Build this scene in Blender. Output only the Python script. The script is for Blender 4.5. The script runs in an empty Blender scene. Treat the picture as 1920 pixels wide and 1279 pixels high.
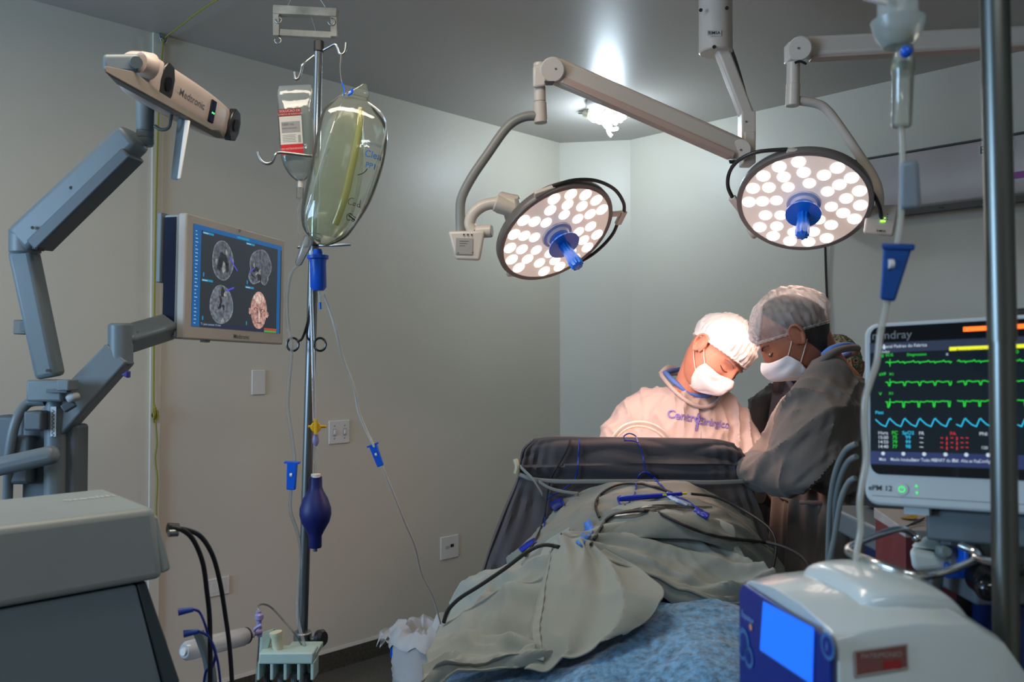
import bpy, bmesh, math, random
from mathutils import Vector, Matrix, noise
from mathutils.bvhtree import BVHTree
V = Vector
PI = math.pi
scene = bpy.context.scene
C = scene.collection
random.seed(7)

# ------------------------------------------------------------------ camera
FPX = 1584.0
CAMZ = 1.47
TILT = math.radians(1.2)
cam_data = bpy.data.cameras.new('camera')
cam = bpy.data.objects.new('camera', cam_data)
C.objects.link(cam)
cam.location = (0, 0, CAMZ)
cam.rotation_euler = (math.radians(90) + TILT, 0, 0)
cam_data.sensor_width = 36.0
cam_data.lens = 36.0 * FPX / 1920
cam_data.clip_start = 0.05
cam_data.dof.use_dof = True
cam_data.dof.focus_distance = 2.6
cam_data.dof.aperture_fstop = 6.3
scene.camera = cam

# ------------------------------------------------------------------ view, world, big lights
scene.view_settings.view_transform = 'Standard'
scene.view_settings.look = 'None'
scene.view_settings.gamma = 1
scene.view_settings.use_curve_mapping = False
scene.view_settings.exposure = 0.18
w = bpy.data.worlds.new('world'); scene.world = w
w.use_nodes = True
w.node_tree.nodes['Background'].inputs[0].default_value = (0.6, 0.75, 1.0, 1)
w.node_tree.nodes['Background'].inputs[1].default_value = 0.25

ROOM_H = 2.80
U = V((-.70711, -.70711, 0))      # along the left wall, from the corner towards the camera
W = V((.70711, -.70711, 0))       # along the right wall, from the corner towards the camera
CL = V((0.294, 5.18, 0))          # left end of the short corner wall
CR = V((0.719, 5.11, 0))          # right end of the short corner wall
LW, RW = 6.3, 5.6
def area(name, loc, target, sx, sy, power, color, spread=None):
    d = bpy.data.lights.new(name, 'AREA'); d.shape = 'RECTANGLE'
    d.size, d.size_y, d.energy, d.color = sx, sy, power, color
    if spread: d.spread = math.radians(spread)
    o = bpy.data.objects.new(name, d); C.objects.link(o)
    o.location = loc
    o.rotation_euler = (V(target) - V(loc)).to_track_quat('-Z', 'Y').to_euler()
    return o
# daylight coming in through the window in the wall left of and behind the camera
win_c = CL + U * (LW - 0.06) + W * 1.0 + V((0, 0, 1.75))
area('window_daylight', win_c, win_c - U, 1.5, 1.2, 75, (0.42, 0.68, 1.0))
# added fill light, unseen above the picture, to light drape and console tops
fill_c = V((-.55, 1.75, ROOM_H - 0.07))
area('ceiling_fill_light', fill_c, fill_c - V((0, 0, 1)), 1.2, 0.25, 14, (1.0, 0.87, 0.70))

# second added fill light, behind the camera, brightens the faces turned to it
fill2_c = V((.25, -.55, ROOM_H - 0.07))
area('rear_fill_light', fill2_c, fill2_c - V((0, 0, 1)), 1.2, 0.25, 15, (.90, .95, 1.0))

# ------------------------------------------------------------------ pixel -> world
_s, _c = math.sin(TILT), math.cos(TILT)
FWD = V((0, _c, _s)); UPV = V((0, -_s, _c)); RGT = V((1, 0, 0)); EYE = V((0, 0, CAMZ))
def ray(px, py):
    return FWD + RGT * ((px - 960) / FPX) - UPV * ((py - 639.5) / FPX)
def P(px, py, d):
    return EYE + ray(px, py) * d
def PLN(px, py, o, n):
    r = ray(px, py); return EYE + r * ((V(o) - EYE).dot(n) / r.dot(n))
def S(px, d):           # pixels -> metres at depth d
    return px * d / FPX

# ------------------------------------------------------------------ mesh building
def basis(z, hint=V((0, 0, 1))):
    z = V(z).normalized()
    if abs(z.dot(hint)) > 0.97: hint = V((1, 0, 0))
    x = hint.cross(z).normalized(); y = z.cross(x)
    return x, y, z
def spline(pts, n=6):
    """Catmull-Rom through pts (tuples of any length)"""
    pts = [tuple(p) for p in pts]
    if len(pts) < 3: n = max(n, 1)
    out = []
    for i in range(len(pts) - 1):
        p0 = pts[max(i - 1, 0)]; p1 = pts[i]; p2 = pts[i + 1]; p3 = pts[min(i + 2, len(pts) - 1)]
        for k in range(n):
            t = k / n; t2 = t * t; t3 = t2 * t
            out.append(tuple(0.5 * (2 * b + (c - a) * t + (2 * a - 5 * b + 4 * c - d) * t2 + (-a + 3 * b - 3 * c + d) * t3)
                             for a, b, c, d in zip(p0, p1, p2, p3)))
    out.append(pts[-1])
    return out

class MB:
    def __init__(s): s.v = []; s.f = []
    def add(s, vs, fs):
        b = len(s.v); s.v += [V(p) for p in vs]; s.f += [[b + i for i in f] for f in fs]; return s
    def box(s, c, d, ax=None):
        ax = ax or (V((1, 0, 0)), V((0, 1, 0)), V((0, 0, 1)))
        c = V(c); x, y, z = ax[0] * d[0] / 2, ax[1] * d[1] / 2, ax[2] * d[2] / 2
        vs = [c + x * i + y * j + z * k for k in (-1, 1) for j in (-1, 1) for i in (-1, 1)]
        return s.add(vs, [(0, 2, 3, 1), (4, 5, 7, 6), (0, 1, 5, 4), (2, 6, 7, 3), (0, 4, 6, 2), (1, 3, 7, 5)])
    def hexa(s, a, b):      # two quads (4 points each) joined
        return s.add(list(a) + list(b), [(3, 2, 1, 0), (4, 5, 6, 7), (0, 1, 5, 4), (1, 2, 6, 5), (2, 3, 7, 6), (3, 0, 4, 7)])
    def prism(s, poly, off):
        n = len(poly); off = V(off)
        vs = [V(p) for p in poly] + [V(p) + off for p in poly]
        return s.add(vs, [tuple(range(n - 1, -1, -1)), tuple(range(n, 2 * n))] + [(i, (i + 1) % n, n + (i + 1) % n, n + i) for i in range(n)])
    def rings(s, rs, cap=True, closed=False):
        n = len(rs[0]); vs = [p for r in rs for p in r]; fs = []
        m = len(rs)
        for j in range(m - 1 + (1 if closed else 0)):
            a, b = j * n, ((j + 1) % m) * n
            for i in range(n):
                k = (i + 1) % n; fs.append((a + i, a + k, b + k, b + i))
        if cap and not closed:
            fs.append(tuple(range(n - 1, -1, -1))); fs.append(tuple(range((m - 1) * n, m * n)))
        return s.add(vs, fs)
    def tube(s, pts, r, res=10, n=6, smooth=True, closed=False, cap=True, sx=1.0, hint=V((0, 0, 1))):
        """pts: points; r: radius or list of radii"""
        pts = [V(p) for p in pts]
        rr = list(r) if isinstance(r, (list, tuple)) else [r] * len(pts)
        q = [(p.x, p.y, p.z, a) for p, a in zip(pts, rr)]
        if closed: q = q + [q[0]]
        if smooth and len(q) > 2: q = spline(q, n)
        if closed: q = q[:-1]
        cs = [V(a[:3]) for a in q]; rs = []
        m = len(cs); x = None
        for i, c in enumerate(cs):
            if closed: t = cs[(i + 1) % m] - cs[i - 1]
            else: t = cs[min(i + 1, m - 1)] - cs[max(i - 1, 0)]
            if t.length < 1e-9: t = V((0, 0, 1))
            t.normalize()
            if x is None: x = basis(t, hint)[0]
            x = (x - t * x.dot(t))
            if x.length < 1e-6: x = basis(t)[0]
            x.normalize(); y = t.cross(x)
            a = q[i][3]
            rs.append([c + x * (math.cos(2 * PI * k / res) * a * sx) + y * (math.sin(2 * PI * k / res) * a) for k in range(res)])
        return s.rings(rs, cap, closed)
    def cyl(s, a, b, r0, r1=None, res=20, bev=0.0):
        a, b = V(a), V(b); r1 = r0 if r1 is None else r1
        d = (b - a).normalized()
        if bev > 0:
            return s.lathe([(0, r0 - bev), (bev, r0), ((b - a).length - bev, r1), ((b - a).length, r1 - bev)], a, d, res)
        return s.tube([a, b], [r0, r1], res, smooth=False)
    def lathe(s, prof, o, axis, res=24, cap=True, sy=1.0, hint=V((0, 0, 1))):
        x, y, z = basis(axis, hint); o = V(o)
        return s.rings([[o + z * h + x * (math.cos(2 * PI * k / res) * r) + y * (math.sin(2 * PI * k / res) * r * sy) for k in range(res)] for h, r in prof], cap)
    def ball(s, c, r, ax=None, res=16):
        ax = ax or (V((1, 0, 0)), V((0, 1, 0)), V((0, 0, 1)))
        if not isinstance(r, (tuple, list)): r = (r, r, r)
        c = V(c); rs = []
        for j in range(res // 2 + 1):
            t = PI * (0.02 + 0.96 * j / (res // 2)); a = math.sin(t); b = -math.cos(t)
            rs.append([c + ax[0] * (r[0] * a * math.cos(2 * PI * k / res)) + ax[1] * (r[1] * a * math.sin(2 * PI * k / res)) + ax[2] * (r[2] * b) for k in range(res)])
        return s.rings(rs)
    def loft(s, secs, res=24, n=5, smooth=True, p=2.0, cap=True):
        """secs: (centre, xvec, yvec) -> superellipse rings"""
        q = [tuple(c) + tuple(a) + tuple(b) for c, a, b in secs]
        if smooth: q = spline(q, n)
        rs = []
        for e in q:
            c, a, b = V(e[:3]), V(e[3:6]), V(e[6:9]); ring = []
            for k in range(res):
                t = 2 * PI * k / res; ct, st = math.cos(t), math.sin(t)
                ring.append(c + a * math.copysign(abs(ct) ** (2 / p), ct) + b * math.copysign(abs(st) ** (2 / p), st))
            rs.append(ring)
        return s.rings(rs, cap)
    def grid(s, rows):
        m, n = len(rows), len(rows[0])
        return s.add([p for r in rows for p in r], [(j * n + i, j * n + i + 1, (j + 1) * n + i + 1, (j + 1) * n + i) for j in range(m - 1) for i in range(n - 1)])
    def fix(s):
        bm = bmesh.new(); vs = [bm.verts.new(p) for p in s.v]
        for f in s.f:
            try: bm.faces.new([vs[i] for i in f])
            except ValueError: pass
        bmesh.ops.recalc_face_normals(bm, faces=bm.faces)
        return bm
    def build(s, name, mat, parent=None, smooth=True, bevel=0.0, solid=0.0, sub=0, keep=False, flat=False):
        me = bpy.data.meshes.new(name)
        if parent is not None:
            root = parent
            off = V((0, 0, 0))
            while root is not None: off = off + V(root.location); root = root.parent
        else:
            xs = [p.x for p in s.v]; ys = [p.y for p in s.v]; zs = [p.z for p in s.v]
            off = V(((min(xs) + max(xs)) / 2, (min(ys) + max(ys)) / 2, min(zs)))
        if keep:
            me.from_pydata([p - off for p in s.v], [], s.f)
        else:
            s2 = MB(); s2.v = [p - off for p in s.v]; s2.f = s.f
            bm = s2.fix(); bm.to_mesh(me); bm.free()
        me.materials.append(mat)
        o = bpy.data.objects.new(name, me); C.objects.link(o)
        if parent is not None: o.parent = parent
        else: o.location = off
        if not flat:
            me.polygons.foreach_set('use_smooth', [True] * len(me.polygons))
            if smooth is not True:
                pass
            me.set_sharp_from_angle(angle=math.radians(40))
        if bevel > 0:
            m = o.modifiers.new('bevel', 'BEVEL'); m.width = bevel; m.segments = 3; m.limit_method = 'ANGLE'; m.angle_limit = math.radians(35); m.harden_normals = False
        if solid:
            m = o.modifiers.new('solid', 'SOLIDIFY'); m.thickness = solid; m.offset = -1
        if sub:
            m = o.modifiers.new('sub', 'SUBSURF'); m.levels = sub; m.render_levels = sub
        return o

def tag(o, label=None, cat=None, group=None, kind=None):
    if label: o['label'] = label
    if cat: o['category'] = cat
    if group: o['group'] = group
    if kind: o['kind'] = kind
    return o
def thing(name, label, cat, loc=(0, 0, 0), group=None):
    o = bpy.data.objects.new(name, None); C.objects.link(o)
    o.empty_display_size = 0.05
    o.location = loc
    return tag(o, label, cat, group)
def dup(root, delta, label, group=None):
    r = root.copy(); C.objects.link(r); r.location = V(root.location) + V(delta); r['label'] = label
    for ch in list(root.children):
        c = ch.copy(); C.objects.link(c); c.parent = r
        for g in ch.children:
            d = g.copy(); C.objects.link(d); d.parent = c
    return r

_fc = {}
def glyphs(txt, size=1.0, font_w=0.0):
    """flat text as (verts, faces) in the xy plane, centred, cap height about 0.7*size"""
    key = (txt, font_w)
    if key not in _fc:
        cu = bpy.data.curves.new('t', 'FONT'); cu.body = txt; cu.size = 1.0; cu.align_x = 'CENTER'; cu.align_y = 'CENTER'
        cu.offset = font_w; cu.resolution_u = 3
        o = bpy.data.objects.new('t', cu); C.objects.link(o)
        dg = bpy.context.evaluated_depsgraph_get()
        me = bpy.data.meshes.new_from_object(o.evaluated_get(dg))
        _fc[key] = ([tuple(v.co) for v in me.vertices], [tuple(p.vertices) for p in me.polygons])
        bpy.data.objects.remove(o); bpy.data.curves.remove(cu); bpy.data.meshes.remove(me)
    vs, fs = _fc[key]
    return [(a * size, b * size) for a, b, c in vs], fs
class Fr:
    """local frame for flat faces: origin, x (right), y (up), n (outwards)"""
    def __init__(s, o, x, y, n=None):
        s.o, s.x, s.y = V(o), V(x).normalized(), V(y).normalized()
        s.n = (V(n).normalized() if n is not None else s.x.cross(s.y).normalized())
    def p(s, a, b, c=0.0): return s.o + s.x * a + s.y * b + s.n * c
    def ax(s): return (s.x, s.y, s.n)
    def rect(s, mb, x0, y0, x1, y1, c=0.0005, t=0.0):
        if t: return mb.box(s.p((x0 + x1) / 2, (y0 + y1) / 2, c + t / 2), (abs(x1 - x0), abs(y1 - y0), t), s.ax())
        return mb.add([s.p(x0, y0, c), s.p(x1, y0, c), s.p(x1, y1, c), s.p(x0, y1, c)], [(0, 1, 2, 3)])
    def text(s, mb, txt, x, y, size, c=0.0008, w=0.0, sx=1.0):
        vs, fs = glyphs(txt, size, w)
        return mb.add([s.p(x + a * sx, y + b, c) for a, b in vs], fs)
    def poly(s, mb, pts, c=0.0006):
        return mb.add([s.p(a, b, c) for a, b in pts], [tuple(range(len(pts)))])
    def line(s, mb, pts, wd, c=0.0009):
        for (a, b), (d, e) in zip(pts, pts[1:]):
            t = V((d - a, e - b)); L = t.length
            if L < 1e-7: continue
            nx, ny = -t.y / L * wd / 2, t.x / L * wd / 2; ex, ey = t.x / L * wd * .3, t.y / L * wd * .3
            mb.add([s.p(a + nx - ex, b + ny - ey, c), s.p(a - nx - ex, b - ny - ey, c), s.p(d - nx + ex, e - ny + ey, c), s.p(d + nx + ex, e + ny + ey, c)], [(0, 1, 2, 3)])
        return mb
    def disc(s, mb, x, y, rx, ry=None, c=0.0006, res=24, rot=0.0):
        ry = ry or rx
        pts = []
        for k in range(res):
            a, b = rx * math.cos(2 * PI * k / res), ry * math.sin(2 * PI * k / res)
            pts.append((x + a * math.cos(rot) - b * math.sin(rot), y + a * math.sin(rot) + b * math.cos(rot)))
        return s.poly(mb, pts, c)

def remeshed(mb, vox, smooth=3, fac=0.5):
    """voxel-remesh the union of what mb holds, return a new MB"""
    bm = mb.fix(); me = bpy.data.meshes.new('tmp'); bm.to_mesh(me); bm.free()
    o = bpy.data.objects.new('tmp', me); C.objects.link(o)
    m = o.modifiers.new('r', 'REMESH'); m.mode = 'VOXEL'; m.voxel_size = vox; m.adaptivity = 0
    if smooth:
        k = o.modifiers.new('s', 'SMOOTH'); k.iterations = smooth; k.factor = fac
    dg = bpy.context.evaluated_depsgraph_get(); ev = o.evaluated_get(dg)
    r = bpy.data.meshes.new_from_object(ev)
    out = MB(); out.v = [v.co.copy() for v in r.vertices]; out.f = [tuple(p.vertices) for p in r.polygons]
    bpy.data.objects.remove(o); bpy.data.meshes.remove(me); bpy.data.meshes.remove(r)
    return out
def normals(mb):
    ns = [V((0, 0, 0)) for _ in mb.v]
    for f in mb.f:
        a, b, c = mb.v[f[0]], mb.v[f[1]], mb.v[f[2]]
        n = (b - a).cross(c - a)
        for i in f: ns[i] = ns[i] + n
    for n in ns:
        if n.length > 0: n.normalize()
    return ns
def displace(mb, fn):
    ns = normals(mb)
    mb.v = [p + n * fn(p) for p, n in zip(mb.v, ns)]
    return mb

# ------------------------------------------------------------------ materials
def rgb(r, g, b):       # sRGB 0..255 -> linear
    return tuple(((c / 255) / 12.92 if c <= 10 else ((c / 255 + .055) / 1.055) ** 2.4) for c in (r, g, b))
_mc = {}
def mat(name, col, rough=0.5, metal=0.0, spec=0.5, bump=0.0, bscale=60.0, var=0.0, vscale=4.0, emit=None, estr=0.0, alpha=1.0, sheen=0.0, coat=0.0, trans=0.0, sss=0.0, stretch=None, tl=0.0):
    if name in _mc: return _mc[name]
    m = bpy.data.materials.new(name); m.use_nodes = True
    nt = m.node_tree; b = nt.nodes['Principled BSDF']; L = nt.links.new
    c = tuple(col) + (1,)
    b.inputs['Base Color'].default_value = c
    b.inputs['Roughness'].default_value = rough
    b.inputs['Metallic'].default_value = metal
    b.inputs['Specular IOR Level'].default_value = spec
    b.inputs['Alpha'].default_value = alpha
    b.inputs['Sheen Weight'].default_value = sheen
    b.inputs['Coat Weight'].default_value = coat
    b.inputs['Transmission Weight'].default_value = trans
    if sss:
        b.inputs['Subsurface Weight'].default_value = sss
        b.inputs['Subsurface Radius'].default_value = (0.012, 0.005, 0.003)
        b.inputs['Subsurface Scale'].default_value = 1.0
    if emit:
        b.inputs['Emission Color'].default_value = tuple(emit) + (1,)
        b.inputs['Emission Strength'].default_value = estr
    tc = nt.nodes.new('ShaderNodeTexCoord'); mp = nt.nodes.new('ShaderNodeMapping')
    L(tc.outputs['Object'], mp.inputs[0])
    if stretch: mp.inputs['Scale'].default_value = stretch
    if True:
        nz = nt.nodes.new('ShaderNodeTexNoise'); nz.inputs['Scale'].default_value = vscale; nz.inputs['Detail'].default_value = 5
        L(mp.outputs[0], nz.inputs['Vector'])
        v = var if var else 0.04
        mr = nt.nodes.new('ShaderNodeMapRange'); mr.inputs[1].default_value = .3; mr.inputs[2].default_value = .7; mr.inputs[3].default_value = 1 - v; mr.inputs[4].default_value = 1 + v
        L(nz.outputs[0], mr.inputs[0])
        mx = nt.nodes.new('ShaderNodeVectorMath'); mx.operation = 'SCALE'; mx.inputs[0].default_value = col
        L(mr.outputs[0], mx.inputs['Scale']); L(mx.outputs[0], b.inputs['Base Color'])
    if bump:
        n2 = nt.nodes.new('ShaderNodeTexNoise'); n2.inputs['Scale'].default_value = bscale; n2.inputs['Detail'].default_value = 4
        L(mp.outputs[0], n2.inputs['Vector'])
        bp = nt.nodes.new('ShaderNodeBump'); bp.inputs['Strength'].default_value = bump; bp.inputs['Distance'].default_value = 0.003
        L(n2.outputs[0], bp.inputs['Height']); L(bp.outputs[0], b.inputs['Normal'])
    _mc[name] = m
    return m
def clearmat(name, tint=(1, 1, 1), haze=0.12, rough=0.06, hazecol=None, gloss=1.0):
    """thin clear plastic film: tinted see-through, a little milk, sharp reflections"""
    if name in _mc: return _mc[name]
    m = bpy.data.materials.new(name); m.use_nodes = True
    nt = m.node_tree; nt.nodes.clear(); L = nt.links.new
    out = nt.nodes.new('ShaderNodeOutputMaterial')
    tr = nt.nodes.new('ShaderNodeBsdfTransparent'); tr.inputs[0].default_value = tuple(tint) + (1,)
    df = nt.nodes.new('ShaderNodeBsdfDiffuse'); df.inputs[0].default_value = tuple(hazecol or tint) + (1,)
    tl = nt.nodes.new('ShaderNodeBsdfTranslucent'); tl.inputs[0].default_value = tuple(hazecol or tint) + (1,)
    m0 = nt.nodes.new('ShaderNodeMixShader'); m0.inputs[0].default_value = 0.5; L(df.outputs[0], m0.inputs[1]); L(tl.outputs[0], m0.inputs[2])
    gl = nt.nodes.new('ShaderNodeBsdfGlossy'); gl.inputs['Roughness'].default_value = rough
    m1 = nt.nodes.new('ShaderNodeMixShader'); m1.inputs[0].default_value = haze; L(tr.outputs[0], m1.inputs[1]); L(m0.outputs[0], m1.inputs[2])
    fr = nt.nodes.new('ShaderNodeLayerWeight'); fr.inputs[0].default_value = 0.25
    mm = nt.nodes.new('ShaderNodeMath'); mm.operation = 'MULTIPLY'; mm.inputs[1].default_value = gloss; L(fr.outputs['Fresnel'], mm.inputs[0])
    ad = nt.nodes.new('ShaderNodeMath'); ad.operation = 'ADD'; ad.inputs[1].default_value = 0.03 * gloss; ad.use_clamp = True; L(mm.outputs[0], ad.inputs[0])
    m2 = nt.nodes.new('ShaderNodeMixShader'); L(ad.outputs[0], m2.inputs[0]); L(m1.outputs[0], m2.inputs[1]); L(gl.outputs[0], m2.inputs[2])
    L(m2.outputs[0], out.inputs[0])
    nz = nt.nodes.new('ShaderNodeTexNoise'); nz.inputs['Scale'].default_value = 30
    tc = nt.nodes.new('ShaderNodeTexCoord'); L(tc.outputs['Object'], nz.inputs['Vector'])
    bp = nt.nodes.new('ShaderNodeBump'); bp.inputs['Strength'].default_value = .25; bp.inputs['Distance'].default_value = 0.004; L(nz.outputs[0], bp.inputs['Height']); L(bp.outputs[0], gl.inputs['Normal'])
    _mc[name] = m
    return m
def glow(name, col, s):
    return mat(name, (0.01, 0.01, 0.01), 0.5, emit=col, estr=s)

M_wall = mat('wall_paint', rgb(214, 206, 190), .42, spec=.45, var=.035, vscale=1.3, bump=.05, bscale=9)
M_ceil = mat('ceiling_paint', rgb(176, 170, 163), .38, spec=.5, var=.03, vscale=1.2, bump=.08, bscale=5)
M_white = mat('white_plastic', rgb(222, 218, 212), .38)
M_lampw = mat('enamel_off_white', rgb(212, 200, 188), .30, spec=.5)
M_black = mat('black_rubber', (.012, .012, .013), .45)
M_chrome = mat('polished_steel', (.62, .64, .63), .16, 1.0)
M_steel = mat('brushed_steel', (.36, .38, .38), .34, 1.0, var=.12, vscale=9, stretch=(8, 8, .6))
M_bluegrey = mat('blue_grey_enamel', rgb(108, 118, 122), .42, var=.02)
M_bgdark = mat('blue_grey_enamel_dark', rgb(84, 92, 96), .5)
M_blue = mat('bright_blue_plastic', rgb(8, 88, 205), .32)
M_clear = clearmat('clear_tubing', (.93, .94, .92), .30, .08, (.75, .76, .74))
# ------------------------------------------------------------------ the room
def struct(name, mb, m, parent=None, **k):
    o = mb.build(name, m, parent, **k)
    if parent is None: o['kind'] = 'structure'
    return o
T = 0.12
far_l = CL + U * LW; far_r = CR + W * RW
# opposite corner where the two far walls meet
far_o = far_l + W * ((far_r - far_l).dot(W))
H3 = V((0, 0, ROOM_H))
def slab(a, b, out, z0=-0.0, z1=ROOM_H, m=0.0):
    """wall between a and b, thickness towards out"""
    a, b = V((a.x, a.y, z0)), V((b.x, b.y, z0)); h = V((0, 0, z1 - z0)); o = out * T
    return MB().hexa([a, b, b + o, a + o], [a + h, b + h, b + h + o, a + h + o])
nL = V((.70711, -.70711, 0)); nR = V((-.70711, -.70711, 0))     # inward normals
dC = (CR - CL).normalized(); nC = V((dC.y, -dC.x, 0))
struct('wall_left', slab(CL, far_l, -nL), M_wall, bevel=0)
struct('wall_back', slab(CL, CR, -nC), M_wall)
struct('wall_right', slab(CR, far_r, -nR), M_wall)
# the two walls behind the camera; the left one has the window opening
wz0, wz1, ws0, ws1 = 1.15, 2.35, 0.25, 1.75
mb = MB()
for (s0, s1, z0, z1) in ((0, ws0, 0, ROOM_H), (ws1, (far_o - far_l).length, 0, ROOM_H), (ws0, ws1, 0, wz0), (ws0, ws1, wz1, ROOM_H)):
    a = far_l + W * s0; b = far_l + W * s1
    q = slab(a, b, U, z0, z1); mb.add(q.v, q.f)
struct('wall_front', mb, M_wall)
struct('wall_rear', slab(far_r, far_o, W), M_wall)
mb = MB()
for (s0, s1, z0, z1) in ((ws0, ws1, wz0, wz0 + .04), (ws0, ws1, wz1 - .04, wz1), (ws0, ws0 + .04, wz0 + .04, wz1 - .04), (ws1 - .04, ws1, wz0 + .04, wz1 - .04), (1.13, 1.17, wz0 + .04, wz1 - .04)):
    a = far_l + W * s0 + U * .035; b = far_l + W * s1 + U * .035
    a, b = V((a.x, a.y, z0)), V((b.x, b.y, z0)); h = V((0, 0, z1 - z0)); o = U * .05
    mb.hexa([a, b, b + o, a + o], [a + h, b + h, b + h + o, a + h + o])
struct('window_1', mb, M_white)
cs = [CL - U * .3 - W * .3 + V((0, .3, 0)), far_l + U * .2 - W * .3, far_o + U * .2 + W * .2, far_r + W * .2 - U * .3]
poly = [V((p.x, p.y, 0)) for p in (far_l + U * T, CL - nL * T, CR - nR * T, far_r - nR * T, far_o + U * T + W * T)]
poly = [V((-4.7, .9, 0)), V((.2, 5.7, 0)), V((.85, 5.7, 0)), V((5.6, 1.2, 0)), V((.4, -4.4, 0))]
floor_m = mat('speckled_granite', rgb(84, 78, 70), .35, var=.5, vscale=120, spec=.4)
nt = floor_m.node_tree
struct('floor', MB().prism(poly, V((0, 0, -0.1))), floor_m)
struct('ceiling', MB().prism([p + H3 for p in poly], V((0, 0, 0.1))), M_ceil)
# baseboards: dark granite with a pale cement line on top
gran = mat('dark_granite', rgb(72, 68, 60), .4, var=.35, vscale=90)
cem = mat('cement_line', rgb(196, 190, 178), .7)
def board(name, a, b, nrm):
    a, b = V((a.x, a.y, 0)), V((b.x, b.y, 0))
    h = V((0, 0, .085)); o = nrm * .014
    bo = struct(name, MB().hexa([a, b, b + o, a + o], [a + h, b + h, b + h + o, a + h + o]), gran)
    h2 = V((0, 0, .098)); o2 = nrm * .010
    MB().hexa([a + h, b + h, b + h + o2, a + h + o2], [a + h2, b + h2, b + h2 + o2 * .4, a + h2 + o2 * .4]).build('cement_line', cem, bo)
board('baseboard_left', CL, far_l, nL)
board('baseboard_back', CL, CR, nC)
board('baseboard_right', CR, far_r, nR)
# shallow conduit cover running up the left wall behind the cord
def LWP(px, py, off=0.0):      # point on the left wall seen at a pixel
    return PLN(px, py, CL + nL * off, nL)
def RWP(px, py, off=0.0):
    return PLN(px, py, CR + nR * off, nR)
def CP(px, py, off=0.0):       # point on the ceiling
    return PLN(px, py, V((0, 0, ROOM_H - off)), V((0, 0, 1)))
q = LWP(303, 400)
a = V((q.x, q.y, 0)) ; b = a + U * .045
h0, h1 = V((0, 0, .098)), V((0, 0, ROOM_H))
struct('trim_1', MB().hexa([a + h0, b + h0, b + h0 + nL * .012, a + h0 + nL * .012], [a + h1, b + h1, b + h1 + nL * .012, a + h1 + nL * .012]), M_wall, bevel=.003)

# unseen fitting added as a body for the warm fill light
t = thing('fill_light_fitting', 'added white fill light fitting on the ceiling left of the viewer, above the picture', 'ceiling light', fill_c)
ax = (U, W, V((0, 0, 1)))
MB().box(fill_c + V((0, 0, .045)), (1.25, .3, .045)).build('housing', M_white, t, bevel=.006)

t2 = thing('fill_light_fitting', 'added white fill light fitting on the ceiling behind the viewer', 'ceiling light', fill2_c)  # unseen fitting added to go with the rear fill light
MB().box(fill2_c + V((0, 0, .045)), (1.25, .3, .045)).build('housing', M_white, t2, bevel=.006)
# ------------------------------------------------------------------ ceiling lamp with three compact fluorescent bulbs
LC = CP(1140, 190)
t = thing('ceiling_lamp', 'bare ceiling lamp with three lit compact fluorescent bulbs near the room corner', 'ceiling lamp', LC)
MB().lathe([(0, .11), (.02, .11), (.03, .10), (.035, .06)], LC, V((0, 0, -1)), 40).build('base_plate', M_white, t)
bulb_m = glow('lit_bulb', (.80, .92, 1.0), 16)
sock_m = mat('lamp_socket', rgb(205, 200, 170), .5)
for (bx, by, tx, ty) in ((1108, 216, 1136, 224), (1168, 216, 1142, 228), (1128, 232, 1149, 250)):
    d = 4.55
    a = P(bx, by, d - .05); b = P(tx, ty, d - .12)
    if bx == 1128: a = P(1128, 208, d); b = P(1152, 250, d - .10)
    dr = (b - a).normalized()
    MB().lathe([(-.045, .016), (-.04, .024), (0, .026), (.005, .02)], a, dr, 20).build('lamp_socket', sock_m, t)
    x, y, z = basis(dr)
    L_ = max((b - a).length, .10)
    for rot in (0, PI):
        pts = []
        for k in range(40):
            an = rot + k / 39 * 2.5 * PI
            pts.append(a + z * (.012 + L_ * .9 * k / 39) + x * math.cos(an) * .023 + y * math.sin(an) * .023)
        MB().tube(pts, .0095, 8, smooth=False).build('bulb_tube', bulb_m, t)
    MB().tube([LC + V((0, 0, -.03)), LC + (a - LC) * .5 + V((0, 0, -.03)), a - dr * .04], .004, 8).build('socket_wire', mat('wire_grey', rgb(120, 118, 112), .5), t)
MB().tube([CP(1085, 213, .004), CP(1098, 212, .012), LC + V((-.09, 0, -.03))], .004, 6).build('feed_wire', mat('wire_grey', rgb(120, 118, 112), .5), t)
pl = bpy.data.lights.new('fluorescent_light', 'POINT'); pl.energy = 10.5; pl.color = (.70, .86, 1.0); pl.shadow_soft_size = .06
po = bpy.data.objects.new('fluorescent_light', pl); C.objects.link(po); po.location = P(1140, 236, 4.45) + V((0, 0, -.06))

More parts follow.
